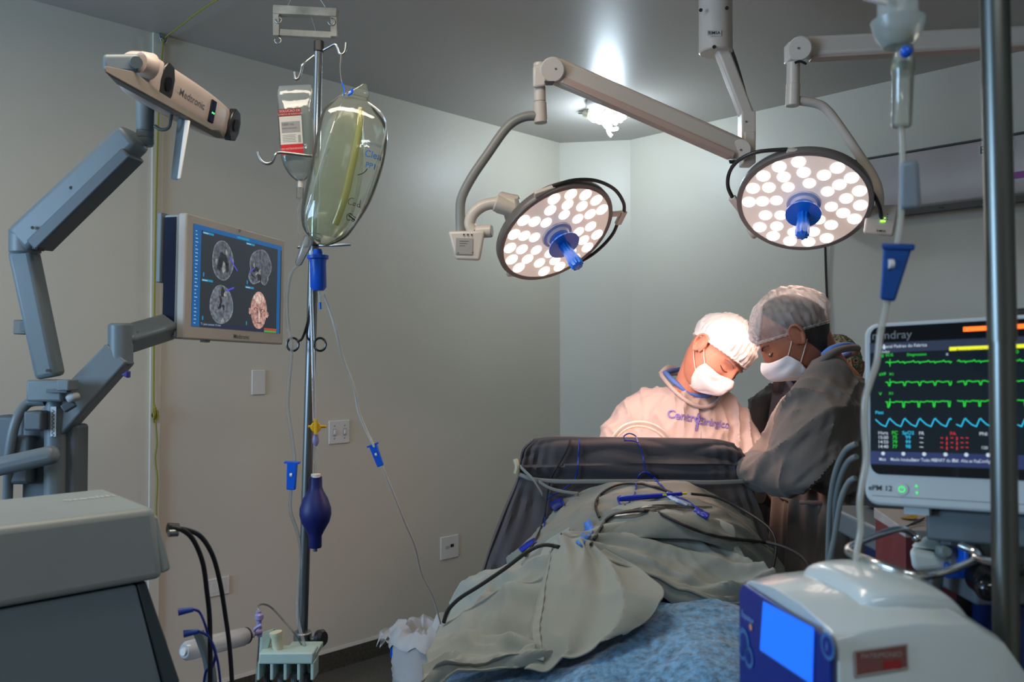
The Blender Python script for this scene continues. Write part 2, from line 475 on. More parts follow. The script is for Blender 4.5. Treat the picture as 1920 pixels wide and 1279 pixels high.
# ------------------------------------------------------------------ wall plates
def plate(px, py, wpx, hpx, label, kind):
    c = LWP(px, py); dd = (c - EYE).dot(FWD)
    # size on the wall: height straight, width stretched by the oblique view
    h = S(hpx, dd)
    wdt = (LWP(px + wpx / 2, py) - LWP(px - wpx / 2, py)).length
    t = thing('switch_plate' if kind != 'outlet' else 'wall_outlet', label, 'light switch' if kind == 'switch' else ('wall outlet' if kind == 'outlet' else 'wall plate'), c)
    f = Fr(c, -U, V((0, 0, 1)), nL)
    m = MB(); f.rect(m, -wdt / 2, -h / 2, wdt / 2, h / 2, 0, .007); m.build('cover_plate', M_white, t, bevel=.0025)
    if kind == 'switch':
        for sx in (-.25, .25):
            m = MB(); f.rect(m, wdt * sx - .009, -.018, wdt * sx + .009, .018, .007, .002); m.build('switch_frame', mat('plate_grey', rgb(180, 176, 168), .5), t)  # frame in a greyer plastic than the plate
            m = MB(); f.rect(m, wdt * sx - .005, -.011, wdt * sx + .005, .011, .009, .006); m.build('rocker', M_white, t, bevel=.001)
            m = MB(); 
            for sy in (-.03, .03): m.cyl(f.p(wdt * sx, sy, .007), f.p(wdt * sx, sy, .0085), .003)
            m.build('screw', mat('screw_grey', rgb(130, 128, 122), .5), t)
    elif kind == 'outlet':
        m = MB(); f.rect(m, .004, .0, .026, .016, .007, .002); m.build('socket', M_black, t)
        m = MB(); f.rect(m, -.03, -.006, -.006, .010, .007, .0012); m.build('sticker', mat('plate_grey', rgb(180, 176, 168), .5), t)
    elif kind == 'blank2':
        m = MB(); f.rect(m, -wdt * .3, -h * .3, wdt * .3, h * .3, .007, .001); m.build('insert', M_white, t, bevel=.0005)
    return t
plate(484, 717, 25, 46, 'blank white wall plate to the right of and below the scan display', 'blank')
plate(635, 810, 38, 43, 'white double light switch beside the IV stand', 'switch')
plate(842, 1026, 33, 42, 'white wall outlet with dark socket left of the operating table', 'outlet')
plate(408, 1100, 42, 33, 'blank white horizontal wall plate behind the black cables', 'blank2')

# ------------------------------------------------------------------ pulley, cord and cleat on the left wall
yel = mat('yellow_cord', rgb(150, 142, 40), .7, bump=.4, bscale=400)
pc = LWP(307, 72, .02)
t = thing('cord_pulley', 'small metal pulley hanging where the left wall meets the ceiling', 'pulley', pc)
f = Fr(pc, -U, V((0, 0, 1)), nL)
MB().tube([f.p(0, .055), f.p(.014, .04), f.p(.014, .0), f.p(0, -.022), f.p(-.014, 0), f.p(-.014, .04)], .0035, 8, closed=True).build('frame', M_steel, t)
MB().cyl(f.p(0, 0, -.008), f.p(0, 0, .008), .012, res=20).build('wheel', M_steel, t)
MB().tube([f.p(0, .05), f.p(0, .075, -.005), f.p(0, .085, -.018)], .003, 8).build('eye_screw', M_steel, t)
MB().tube([f.p(-.0, .0, .014), CP(330, 55, .03), CP(415, -5, .06), CP(560, -60, .06)], .0028, 6, n=4).build('yellow_cord', yel, None)
tag(C.objects[-1], 'thin yellow cord running from the pulley along the ceiling', 'cord')
vc = MB().tube([LWP(306, 74, .032), LWP(297, 217, .018), LWP(292, 420, .018), LWP(289, 610, .018), LWP(288, 770, .02)], .0034, 6)
vc.tube([LWP(288, 770, .02), LWP(290, 760, .03), LWP(292, 790, .025), LWP(294, 830, .018), LWP(291, 860, .018), LWP(295, 900, .018), LWP(293, 950, .018), LWP(295, 1010, .02)], .0034, 6)
o = vc.build('yellow_cord', yel); tag(o, 'yellow cord hanging down the left wall and knotted at the cleat', 'cord')
cc = LWP(287, 778, .0)
t = thing('cord_cleat', 'small brass cleat on the left wall holding the knotted cord', 'cleat', cc)
brass = mat('old_brass', rgb(120, 105, 60), .4, .9)
f = Fr(cc, -U, V((0, 0, 1)), nL)
MB().cyl(f.p(0, 0), f.p(0, 0, .02), .012).build('base', brass, t)
MB().tube([f.p(0, .03, .02), f.p(0, .01, .024), f.p(0, -.01, .024), f.p(0, -.03, .02)], .0045, 8).build('horn', brass, t)
kn = MB()
for k in range(3): kn.tube([f.p(.009 * math.cos(a), .012 * math.sin(a) + .008 - .009 * k, .026 + .004 * math.sin(2 * a + k)) for a in [2 * PI * j / 8 for j in range(8)]], .003, 6, closed=True)
kn.build('knot', yel, t)

# ------------------------------------------------------------------ hanging hook frame under the ceiling
rust = mat('rusty_white_paint', rgb(176, 166, 148), .6, var=.35, vscale=14)
dF = 2.75
def hk(px, py): return P(px, py, dF)
t = thing('hanging_hook_frame', 'rusty white metal frame with hooks hanging from ceiling wires above the IV stand', 'hook frame', hk(573, 80))
def bar(m, a, b, hgt, dep=.02):
    a, b = V(a), V(b); x = (b - a).normalized(); y = V((0, 1, 0)); z = x.cross(y) * -1
    m.box((a + b) / 2, ((b - a).length, dep, hgt), (x, y, z)); return m
bar(MB(), hk(514, 20), hk(633, 26), S(16, dF), .03).build('top_bar', rust, t, bevel=.002)
bar(MB(), hk(526, 62), hk(622, 67), S(12, dF), .02).build('lower_bar', rust, t, bevel=.002)
for px in (519, 627):
    bar(MB(), hk(px, 14 if px < 600 else 22), hk(px, 68 if px < 600 else 70), S(12, dF), .02).build('upright', rust, t, bevel=.002)
for (px, py) in ((524, 40), (623, 44), (523, 78)):
    r_ = S(6, dF)
    MB().tube([hk(px, py - 12)] + [hk(px, py) + V((math.cos(a) * r_, -.012, math.sin(a) * r_)) for a in [1.4, .2, -.9, -1.9, -2.9, -3.4]], .0025, 8).build('hook', M_steel, t)
wire = mat('thin_wire', rgb(150, 148, 140), .4, .8)
for a_, b_ in (((537, 14), (560, -30)), ((612, 16), (575, -40)), ((584, 30), (596, 72))):
    MB().tube([hk(*a_), hk(*b_)] if b_[1] > 0 else [hk(*a_), hk(*b_), CP(575, -60)], .0012, 6, smooth=False).build('wire', wire, t)
# ------------------------------------------------------------------ equipment mast with two arms (left)
D = 2.15
navy = mat('navy_panel', rgb(6, 14, 44), .6, spec=.2)
t = thing('equipment_mast', 'blue-grey mast with two jointed arms carrying the scan display and the tracking camera', 'equipment stand', V((P(98, 800, D).x, D, 0)))
def beam(a, b, h0, h1, w0, w1=None, name='arm', m=M_bluegrey, bev=.008, hint=None, par=t, ext=0.0):
    """box beam from a to b; h = size across in the picture plane, w = size in depth"""
    w1 = w1 or w0
    a, b = V(a), V(b); z = (b - a).normalized(); a = a - z * ext; b = b + z * ext
    y = V((0, 1, 0)); y = (y - z * y.dot(z)).normalized(); x = y.cross(z)
    def q(c, h, w_): return [c + x * h / 2 - y * w_ / 2, c + x * h / 2 + y * w_ / 2, c - x * h / 2 + y * w_ / 2, c - x * h / 2 - y * w_ / 2]
    return MB().hexa(q(a, h0, w0), q(b, h1, w1)).build(name, m, par, bevel=bev)
s_ = lambda px: S(px, D)
# mast and its collar
mx, my = P(98, 800, D).x, D
MB().cyl(V((mx, my + .02, .12)), V((mx, my + .02, P(0, 750, D).z)), s_(19), res=32).build('mast', M_bluegrey, t)
MB().box(V((mx - .02, my + .06, 0.75)), (.14, .07, 1.1)).build('back_plate', M_bgdark, t, bevel=.01)
MB().box(V((mx, my + .02, .09)), (.5, .5, .07)).build('base', M_bgdark, t, bevel=.02)
for i in (-1, 1):
    for j in (-1, 1):
        MB().cyl(V((mx + .2 * i - .012, my + .02 + .2 * j, .03)), V((mx + .2 * i + .012, my + .02 + .2 * j, .03)), .03, res=20).build('castor', M_black, t)
MB().box(P(99, 732, D), (s_(66), .085, s_(40))).build('collar', M_bluegrey, t, bevel=.006)
MB().box(P(127, 722, D - .05), (s_(22), .05, s_(20))).build('collar_stub', M_bluegrey, t, bevel=.003)
MB().box(P(110, 733, D - .045), (s_(38), .02, s_(7))).build('collar_slot', M_bgdark, t, bevel=.001)
beam(P(128, 750, D - .03), P(146, 740, D - .03), .022, .020, .03, name='clamp_lever', m=mat('light_grey_plastic', rgb(176, 178, 176), .4))
f = Fr(V((mx + .006, my + .02 - s_(19) - .0015, P(0, 790, D).z)), (1, 0, 0), (0, 0, 1), (0, -1, 0))
m = MB(); f.rect(m, -.004, -.038, .010, .038, 0, .001); m.build('scale_label', mat('label_white', rgb(205, 208, 206), .5), t)
m = MB()
for k in range(7): f.line(m, [(.000, .030 - k * .010), (.006, .026 - k * .010), (.000, .022 - k * .010)], .0014, .0016)
m.build('scale_marks', mat('ink_dark', (.03, .03, .035), .6), t)
# handle loop left of the mast
MB().tube([P(85, 752, D), P(52, 757, D), P(30, 790, D - .02), P(18, 850, D - .02), P(14, 940, D)], s_(9), 12, n=8).build('handle', M_bluegrey, t)
MB().box(P(73, 788, D - .01), (s_(34), .06, s_(36))).build('lock_box', M_bgdark, t, bevel=.006)
MB().box(P(52, 860, D + .03), (s_(44), .09, s_(90))).build('cable_box', M_bgdark, t, bevel=.01)
MB().box(P(30, 830, D + .12), (s_(60), .06, s_(110))).build('rear_box', M_bgdark, t, bevel=.01)
beam(P(-60, 888, D - .10), P(110, 850, D - .06), s_(34), s_(34), .05, name='rail', bev=.018)
# first link: mast to elbow
E1 = P(47, 452, D - .02)
beam(P(95, 708, D), P(44, 468, D - .02), s_(42), s_(44), .055, name='lower_link', bev=.012)
for px in (89, 108): MB().cyl(P(px, 695, D - .031), P(px, 695, D - .036), s_(3)).build('screw', M_bgdark, t)
MB().box(P(47, 614, D), (s_(24), .05, s_(27))).build('hook_box', mat('hook_box_grey', rgb(110, 108, 100), .5), t, bevel=.003)
MB().box(P(45, 613, D - .027), (s_(14), .004, s_(16))).build('hook_slot', M_bgdark, t)
MB().cyl(P(47, 477, D - .02), P(47, 428, D - .02), s_(27), res=32, bev=.006).build('elbow', M_bluegrey, t)
# upper link to the camera swivel
beam(P(52, 448, D - .02), P(248, 262, D - .05), s_(56), s_(50), .075, name='upper_link', bev=.014, ext=.012)
beam(P(74, 462, D - .03), P(250, 290, D - .055), s_(24), s_(22), .074, name='upper_link_shade', m=mat('shadow_grey_enamel', rgb(84, 92, 96), .5), bev=.004)  # darker box put in for the shaded underside of the link
for p in ((211, 270), (133, 352), (61, 427)): MB().cyl(P(p[0], p[1], D - .066), P(p[0], p[1], D - .074), s_(3)).build('screw', M_bgdark, t)
beam(P(66, 464, D - .05), P(78, 466, D - .05), .012, .012, .03, name='joint_gap', m=M_black, bev=.002)
beam(P(240, 278, D - .04), P(252, 272, D - .04), .02, .02, .03, name='joint_gap', m=M_black, bev=.002)
beam(P(251, 286, D - .03), P(251, 306, D - .03), .016, .013, .03, name='swivel_bracket', m=M_bluegrey, bev=.003)
sw0, sw1 = P(272, 274, D - .02), P(272, 172, D - .02)
MB().lathe([(0, s_(13)), (.006, s_(15.5)), (.018, s_(15.5)), (.0185, s_(14.8)), (.021, s_(14.8)), (.0215, s_(15.5)), (.034, s_(15.5)), (.0345, s_(14.8)), (.037, s_(14.8)), (.0375, s_(15.5)), ((sw1 - sw0).length, s_(16.5))], sw0, sw1 - sw0, 32).build('swivel', M_bluegrey, t)
# second arm to the display
D2 = 2.2
beam(P(108, 790, D + .03), P(222, 668, D2), S(60, D2), S(52, D2), .06, name='display_lower_arm', bev=.006, ext=.01)
beam(P(118, 768, D - .03), P(140, 755, D - .02), .02, .02, .02, name='arm_gusset', m=M_bgdark, bev=.003)
MB().cyl(P(226, 686, D2), P(226, 606, D2), S(22, D2), res=32, bev=.006).build('display_elbow', M_bluegrey, t)
purple = mat('indigo_tab', rgb(42, 30, 130), .4)
beam(P(236, 706, D2 - .02), P(241, 696, D2 - .02), .018, .004, .02, name='blue_lock_tab', m=purple, bev=.002)
MB().cyl(P(196, 668, D2 + .05), P(204, 650, D2 + .06), .012, res=20).build('release_knob', mat('light_grey_plastic', rgb(176, 178, 176), .4), t)
beam(P(225, 640, D2), P(318, 612, 2.45), S(46, D2), S(44, 2.4), .06, name='display_upper_arm', bev=.012)
MB().cyl(P(258, 623, D2 + .02 - .036), P(258, 623, D2 + .02 - .04), .0035).build('screw', M_bgdark, t)

# ------------------------------------------------------------------ scan display
TL, TR, BL = P(345, 397, 2.40), P(531, 449, 2.90), P(345, 635.5, 2.40)
X_ = (TR - TL); dw = X_.length; X_.normalize(); Y_ = (TL - BL); Y_ = (Y_ - X_ * Y_.dot(X_)); dh = Y_.length; Y_.normalize()
N_ = X_.cross(Y_)
f = Fr(BL, X_, Y_, N_)
t = thing('scan_display', 'white framed wall-side display showing brain scans and a rendered head', 'monitor', f.p(dw / 2, 0, -.04))
white_d = mat('display_white', rgb(188, 180, 170), .4)
m = MB(); f.rect(m, 0, 0, dw, dh, -.030, .030); m.build('bezel', white_d, t, bevel=.006)
m = MB(); f.rect(m, .004, .002, dw - .004, dh - .002, -.082, .052); m.build('rear_housing', mat('light_blue_grey_plastic', rgb(150, 162, 170), .45), t, bevel=.008)
m = MB()
fs_ = Fr(f.p(.0035, 0, -.052), -N_, Y_, -X_)
fs_.rect(m, -.015, .012, .025, dh - .010, .0, .0012); m.build('side_panel', navy, t, bevel=.001)
m = MB(); f.rect(m, -.002, dh * .45, .07, dh + .004, -.10, .016); m.build('rear_bracket', M_bluegrey, t, bevel=.003)
sx0, sy0, sx1, sy1 = .030, .038, dw - .022, dh - .026
sw_, sh_ = sx1 - sx0, sy1 - sy0
G = lambda a, b: (sx0 + a * sw_, sy0 + b * sh_)      # a,b in 0..1 on the screen
def em(n, c, s=1.0): return glow('screen_' + n, rgb(*c), s)
def srect(m, a0, b0, a1, b1, c): 
    p, q = G(a0, b0), G(a1, b1); f.rect(m, p[0], p[1], q[0], q[1], c)
m = MB(); f.rect(m, sx0, sy0, sx1, sy1, .0004, .0006)
scr = m.build('screen', em('dark_slate', (38, 44, 52), .8), t)
def sp(name, fn, c, s=.9):
    m = MB(); fn(m); return m.build(name, em(c[0], c[1], s), scr, flat=True)
sp('tool_strip', lambda m: (srect(m, 0, 0, .075, 1, .0012), srect(m, .945, 0, .985, .97, .0012), srect(m, 0, .955, 1, 1, .00115)), ('tool_blue', (10, 88, 150)), .8)
sp('status_bar', lambda m: srect(m, .075, 0, .79, .042, .0012), ('navy', (30, 38, 66)), .8)
sp('alert_bar', lambda m: srect(m, .79, .022, .945, .045, .0012), ('alert_red', (170, 62, 40)))
sp('ready_bar', lambda m: srect(m, .79, .0, .945, .020, .0012), ('ready_green', (70, 150, 70)))
def chips(m):
    for a, b, l in ((.09, .925, .11), (.09, .455, .11), (.555, .925, .10), (.555, .455, .10), (.45, .965, .14)):
        srect(m, a, b, a + l, b + .022, .0013)
    for a, b in ((.10, .50), (.10, .07), (.57, .50), (.57, .06)): srect(m, a, b, a + .012, b + .04, .0013)
sp('view_tabs', chips, ('cyan', (20, 130, 170)))
def marks(m):
    rnd = random.Random(3)
    for k in range(26): 
        b = .03 + k * .036; srect(m, .02, b, .02 + rnd.uniform(.012, .03), b + .008, .0014)
    f.text(m, 'T1 post contrast 1.0 mm', *G(.19, .03), .0095, .0014)
    for a, b in ((.095, .929), (.095, .459), (.56, .929), (.56, .459)): srect(m, a, b, a + .05, b + .010, .0014)
sp('interface_marks', marks, ('pale', (150, 180, 200)))
def blob(m, cx, cy, rx, ry, c, seed=0, wob=.03, rot=0.0, egg=0.0):
    pts = []
    for k in range(40):
        a = 2 * PI * k / 40; r = 1 + wob * math.sin(3 * a + seed) + wob * .6 * math.sin(5 * a + 2 * seed)
        x, y = rx * math.cos(a) * r * (1 + egg * math.sin(a)), ry * math.sin(a) * r
        x, y = x * math.cos(rot) - y * math.sin(rot), x * math.sin(rot) + y * math.cos(rot)
        p = G(cx, cy); pts.append((p[0] + x, p[1] + y))
    f.poly(m, pts, c)
k1 = sw_; k2 = sh_
def scanm(n, c, s=.8):      # mottled tissue
    key = 'scan_' + n
    if key in _mc: return _mc[key]
    m = glow(key, rgb(*c), s); nt = m.node_tree; b = nt.nodes['Principled BSDF']
    tc = nt.nodes.new('ShaderNodeTexCoord'); nz = nt.nodes.new('ShaderNodeTexNoise'); nz.inputs['Scale'].default_value = 90; nz.inputs['Detail'].default_value = 6
    cr = nt.nodes.new('ShaderNodeValToRGB'); cr.color_ramp.elements[0].position = .35; cr.color_ramp.elements[1].position = .7
    cr.color_ramp.elements[0].color = tuple(v * .45 for v in rgb(*c)) + (1,); cr.color_ramp.elements[1].color = tuple(min(1, v * 1.35) for v in rgb(*c)) + (1,)
    nt.links.new(tc.outputs['Object'], nz.inputs['Vector']); nt.links.new(nz.outputs[0], cr.inputs[0]); nt.links.new(cr.outputs[0], b.inputs['Emission Color'])
    return m
def scan(name, parts):
    for i, (n_, c_, fn) in enumerate(parts):
        m = MB(); fn(m); m.build(name if i == 0 else 'scan_detail', scanm(n_, c_), scr, flat=True)
rim, tis, drk, brt = ('rim', (120, 128, 138)), ('tissue', (88, 94, 104)), ('cavity', (36, 38, 44)), ('bright', (150, 152, 150))
scan('coronal_scan', [rim + (lambda m: blob(m, .30, .70, .115 * k1, .205 * k2, .0015, 1, .02, .03, -.08),),
    tis + (lambda m: blob(m, .30, .70, .103 * k1, .193 * k2, .0017, 1, .02, .03, -.08),),
    drk + (lambda m: (blob(m, .30, .70, .05 * k1, .075 * k2, .0019, 2, .12), blob(m, .26, .635, .02 * k1, .05 * k2, .0019, 4, .1), blob(m, .345, .635, .02 * k1, .05 * k2, .0019, 5, .1)),),
    brt + (lambda m: (blob(m, .31, .63, .017 * k1, .06 * k2, .0021, 2, .1), blob(m, .335, .79, .012 * k1, .03 * k2, .0021, 3, .1), blob(m, .23, .67, .012 * k1, .03 * k2, .0021, 5, .1)),)])
scan('axial_scan', [rim + (lambda m: blob(m, .295, .245, .125 * k1, .20 * k2, .0015, 2, .015, 0, -.06),),
    ('tissue2', (104, 112, 122)) + (lambda m: blob(m, .295, .245, .113 * k1, .187 * k2, .0017, 2, .015, 0, -.06),),
    drk + (lambda m: (blob(m, .285, .28, .012 * k1, .06 * k2, .0019, 1, .2, .15), blob(m, .275, .22, .012 * k1, .03 * k2, .0019, 1, .2, -.5), blob(m, .315, .22, .012 * k1, .03 * k2, .0019, 1, .2, .5), blob(m, .305, .37, .022 * k1, .05 * k2, .0019, 3, .1)),),
    brt + (lambda m: (blob(m, .33, .355, .014 * k1, .03 * k2, .0021, 3, .1, -.5), blob(m, .31, .08, .018 * k1, .022 * k2, .0021, 3, .2)),)])
scan('sagittal_scan', [rim + (lambda m: (blob(m, .735, .74, .135 * k1, .165 * k2, .0015, 4, .03), blob(m, .66, .60, .075 * k1, .09 * k2, .0015, 2, .06), blob(m, .78, .60, .05 * k1, .08 * k2, .0015, 1, .05)),),
    tis + (lambda m: (blob(m, .735, .74, .124 * k1, .153 * k2, .0017, 4, .03), blob(m, .665, .605, .06 * k1, .08 * k2, .0017, 2, .06), blob(m, .78, .60, .035 * k1, .07 * k2, .0017, 1, .05)),),
    drk + (lambda m: (blob(m, .665, .68, .035 * k1, .035 * k2, .0019, 2, .2), blob(m, .64, .60, .03 * k1, .012 * k2, .0019, 1, .3, -.4), blob(m, .72, .60, .022 * k1, .05 * k2, .0019, 3, .2)),),
    brt + (lambda m: (blob(m, .69, .635, .022 * k1, .01 * k2, .0021, 3, .3, .4), blob(m, .72, .66, .012 * k1, .03 * k2, .0021, 5, .2), blob(m, .65, .715, .01 * k1, .025 * k2, .0021, 5, .2, .4)),)])
skn = ('head_skin', (196, 150, 140)); sh1 = ('head_shadow', (120, 78, 74)); hi1 = ('head_light', (222, 190, 178))
scan('rendered_head', [skn + (lambda m: (blob(m, .72, .235, .098 * k1, .205 * k2, .0015, 0, .012, 0, -.03), blob(m, .615, .215, .016 * k1, .035 * k2, .0014, 1, .1), blob(m, .825, .195, .016 * k1, .035 * k2, .0014, 1, .1)),),
    hi1 + (lambda m: (blob(m, .715, .36, .06 * k1, .055 * k2, .0017, 1, .03), blob(m, .725, .17, .012 * k1, .07 * k2, .0021, 1, .03)),),
    sh1 + (lambda m: (blob(m, .68, .245, .026 * k1, .014 * k2, .0019, 1, .1, .1), blob(m, .765, .235, .026 * k1, .014 * k2, .0019, 1, .1, -.1), blob(m, .702, .20, .006 * k1, .04 * k2, .0019, 1, .1, -.12), blob(m, .745, .195, .006 * k1, .04 * k2, .0019, 1, .1, .12), blob(m, .722, .145, .02 * k1, .009 * k2, .0019, 1, .1), blob(m, .722, .095, .032 * k1, .006 * k2, .0019, 1, .1, .03)),),
    hi1 + (lambda m: (blob(m, .68, .243, .012 * k1, .007 * k2, .0023, 1, .1), blob(m, .765, .233, .012 * k1, .007 * k2, .0023, 1, .1), blob(m, .722, .115, .012 * k1, .006 * k2, .0023)),)])
sp('probe_line', lambda m: (f.line(m, [G(.37, .74), G(.455, .62)], .0045, .0024), f.line(m, [G(.345, .395), G(.42, .435)], .0055, .0024), f.line(m, [G(.655, .69), G(.60, .63)], .004, .0024)), ('probe_violet', (70, 66, 190)), 1.0)
ink = mat('ink_dark', (.03, .03, .035), .6)
m = MB(); f.text(m, 'Medtronic', dw * .53, .017, .020, .001, .004); m.build('maker_name', mat('ink_grey', rgb(90, 90, 94), .6), t, flat=True)
m = MB(); f.text(m, 'S7', dw * .49, dh - .012, .013, .001, .004); m.build('model_mark', mat('ink_grey', rgb(90, 90, 94), .6), t, flat=True)
m = MB(); f.rect(m, dw * .19, -.006, dw * .24, .0, -.02, .015); m.build('button', M_bgdark, t)

# ------------------------------------------------------------------ tracking camera on top of the swivel
a = P(268, 132, 1.98); b = P(432, 232, 2.34)
ex = (b - a).normalized(); nn = V((.72, -.68, -.10)); nn = (nn - ex * nn.dot(ex)).normalized(); ey = nn.cross(ex)
if ey.z < 0: ey = -ey
L_ = (b - a).length
f = Fr(a, ex, ey, nn)
t = thing('tracking_camera', 'white stereo tracking camera with two black lens windows on the upper left arm', 'camera', P(272, 172, D - .02))
peach = mat('camera_white', rgb(184, 168, 160), .42)
secs = []
for u, hy, hz in ((-.004, .022, .02), (.0, .042, .032), (.03, .054, .040), (.10, .055, .041), (L_ * .5, .055, .041), (L_ - .10, .053, .040), (L_ - .03, .048, .036), (L_ + .02, .040, .028), (L_ + .024, .030, .02)):
    secs.append((f.p(u, 0, -.035), ey * hy, nn * hz))
MB().loft(secs, 32, 3, p=3.2).build('camera_body', peach, t)
m = MB(); m.prism([P(px, py, 1.955 + (px - 268) * .0021) for px, py in ((196, 121), (250, 132), (300, 172), (410, 240), (413, 247), (396, 246), (196, 136))], V((-.012, .075, .0)))
m.build('rear_housing', mat('warm_grey_plastic', rgb(112, 106, 100), .5), t, bevel=.006)
h0 = P(197, 117, 1.92); h1 = P(256, 117, 1.96)
MB().hexa([P(193, 102, 1.90), P(193, 133, 1.90), P(193, 133, 1.98), P(193, 102, 1.98)], [P(262, 101, 1.93), P(262, 137, 1.93), P(262, 137, 2.01), P(262, 101, 2.01)]).build('yoke_arm', M_bluegrey, t, bevel=.008)
MB().cyl(P(254, 117, 1.93), P(256, 117, 1.915), S(11, 1.92), res=28).build('yoke_pin', M_bluegrey, t)
MB().cyl(P(262, 118, 1.97), P(284, 126, 2.0), S(23, 1.95), S(26, 1.95), res=32, bev=.004).build('end_joint', peach, t)
def lens(u0, u1, sc=1.0):
    pts = []
    for u, v in ((u0 - .002, -.030), (u0 + .010, -.046), (u1 - .006, -.040), (u1 + .004, -.016), (u1 + .004, .016), (u1 - .006, .040), (u0 + .010, .046), (u0 - .002, .030), (u0 - .008, 0)):
        pts.append(f.p(u, v * sc * 1.17, -.014))
    pr = MB().prism(pts, nn * .021)
    o = pr.build('lens_window', mat('lens_black', (.02, .02, .022), .25), t, bevel=.003)
    m = MB(); f.disc(m, (u0 + u1) / 2, 0, .012, .018, .0105); m.build('lens_glass', mat('lens_glass', (.004, .004, .006), .05), o)
lens(.065, .105); lens(L_ - .004, L_ + .035, .85)
m = MB(); f.rect(m, .262, -.030, .284, .030, .004, .006); m.build('indicator_strip', navy, t, bevel=.0028)
m = MB(); f.disc(m, .270, -.004, .0022, c=.0104); f.disc(m, .277, -.004, .0022, c=.0104); m.build('green_light', glow('led_green', (.05, 1, .15), 4), t)
m = MB(); f.text(m, 'Medtronic', .185, 0, .026, .0066, .004); m.build('maker_name', mat('ink_grey', rgb(90, 90, 94), .6), t, flat=True)
m = MB(); f.disc(m, .125, .004, .009, c=.0065); m.build('maker_emblem', mat('ink_pale', rgb(176, 166, 160), .6), t, flat=True)
m = MB(); f.rect(m, .08, -.052, .16, -.048, -.06, .03); m.build('vent', M_black, t)
MB().cyl(f.p(.17, .048, -.03), f.p(.17, .056, -.03), .006).build('top_button', M_bgdark, t)
MB().tube([P(290, 236, D - .03), P(302, 243, 2.12), P(315, 240, 2.12), P(320, 225, 2.12), P(322, 208, 2.14)], .0045, 8).build('cable', mat('grey_cable', rgb(92, 90, 86), .5), t)
# hanging handle
hb = Fr(P(335, 335, 2.14), (1, 0, 0), (0, 0, 1), (0, -1, 0))
MB().hexa([P(333, 222, 2.16), P(348, 222, 2.13), P(348, 222, 2.17), P(333, 222, 2.20)], [P(320, 336, 2.13), P(334, 338, 2.10), P(334, 338, 2.14), P(320, 336, 2.17)]).build('grip_handle', M_bluegrey, t, bevel=.004)
MB().hexa([P(347, 224, 2.12), P(357, 226, 2.12), P(357, 226, 2.15), P(347, 224, 2.15)], [P(332, 336, 2.09), P(339, 336, 2.09), P(339, 336, 2.12), P(332, 336, 2.12)]).build('grip_cover', M_white, t, bevel=.003)

# ------------------------------------------------------------------ IV stand
def iv(px, py, d=2.3): return P(px, py, d)
t = thing('iv_stand', 'chrome IV stand with hooks at the top, left of centre', 'IV stand', V((iv(566, 1190).x, 2.3, 0)))
MB().cyl(iv(597, 96), iv(589, 458), S(8, 2.3), res=24).build('upper_pole', M_chrome, t)
MB().cyl(iv(589, 455), iv(567, 1192), S(9.5, 2.3), res=24).build('lower_pole', mat('dull_steel', (.20, .21, .21), .38, 1.0), t)
MB().cyl(iv(598, 98), iv(598, 77), S(9.5, 2.3), res=24, bev=.002).build('end_cap', M_black, t)
MB().cyl(iv(589, 462), iv(589.5, 449), S(12, 2.3), res=24, bev=.002).build('joint_ring', M_black, t)
MB().cyl(iv(567, 1216), iv(567.5, 1184), S(17, 2.3), res=28, bev=.003).build('collar', M_steel, t)
MB().cyl(iv(583, 1200), iv(598, 1196), S(5, 2.3), res=16).build('clamp_screw', M_steel, t)
kb = MB(); kb.lathe([(0, .012), (.004, .022), (.016, .024), (.024, .018)], iv(594, 1197), V((.9, -.35, .1)), 24); kb.build('clamp_knob', M_black, t)
b0 = V((iv(566, 1216).x, 2.3, 0))
MB().cyl(b0 + V((0, 0, .10)), iv(567, 1216), S(9.5, 2.3), res=20).build('base_pole', M_steel, t)
for k in range(5):
    a_ = 2 * PI * k / 5 + .4; dr = V((math.cos(a_), math.sin(a_), 0))
    MB().tube([b0 + V((0, 0, .12)), b0 + dr * .12 + V((0, 0, .10)), b0 + dr * .28 + V((0, 0, .075))], .013, 10).build('foot', M_steel, t)
    MB().cyl(b0 + dr * .28 + V((-dr.y, dr.x, 0)) * .01 + V((0, 0, .033)), b0 + dr * .28 - V((-dr.y, dr.x, 0)) * .01 + V((0, 0, .033)), .033, res=20).build('castor', M_black, t)
def hook(pts, r=.0036):
    MB().tube([iv(*p) for p in pts], r, 10).build('hook', M_steel, t)
hook([(600, 98, 2.3), (616, 89, 2.29), (628, 83, 2.28), (633, 90, 2.28), (636, 99, 2.28), (641, 102, 2.28), (647, 96, 2.28), (649, 80, 2.28)])
hook([(592, 102, 2.3), (575, 115, 2.29), (567, 122, 2.28), (565, 132, 2.28), (560, 146, 2.28), (554, 148, 2.28), (552, 135, 2.28)])
hook([(594, 294, 2.28), (570, 291, 2.26), (525, 286, 2.24), (516, 291, 2.23), (511, 303, 2.23), (500, 307, 2.23), (489, 300, 2.23), (483, 285, 2.23)], .0042)
hook([(594, 294, 2.3), (605, 297, 2.34), (612, 290, 2.38), (618, 280, 2.40)], .0036)
for px in (558, 658):
    hook([(589, 460, 2.3), ((589 + px) / 2, 462 - (px > 600) * 2, 2.28), (px, 464 if px < 600 else 458, 2.27)], .0042)

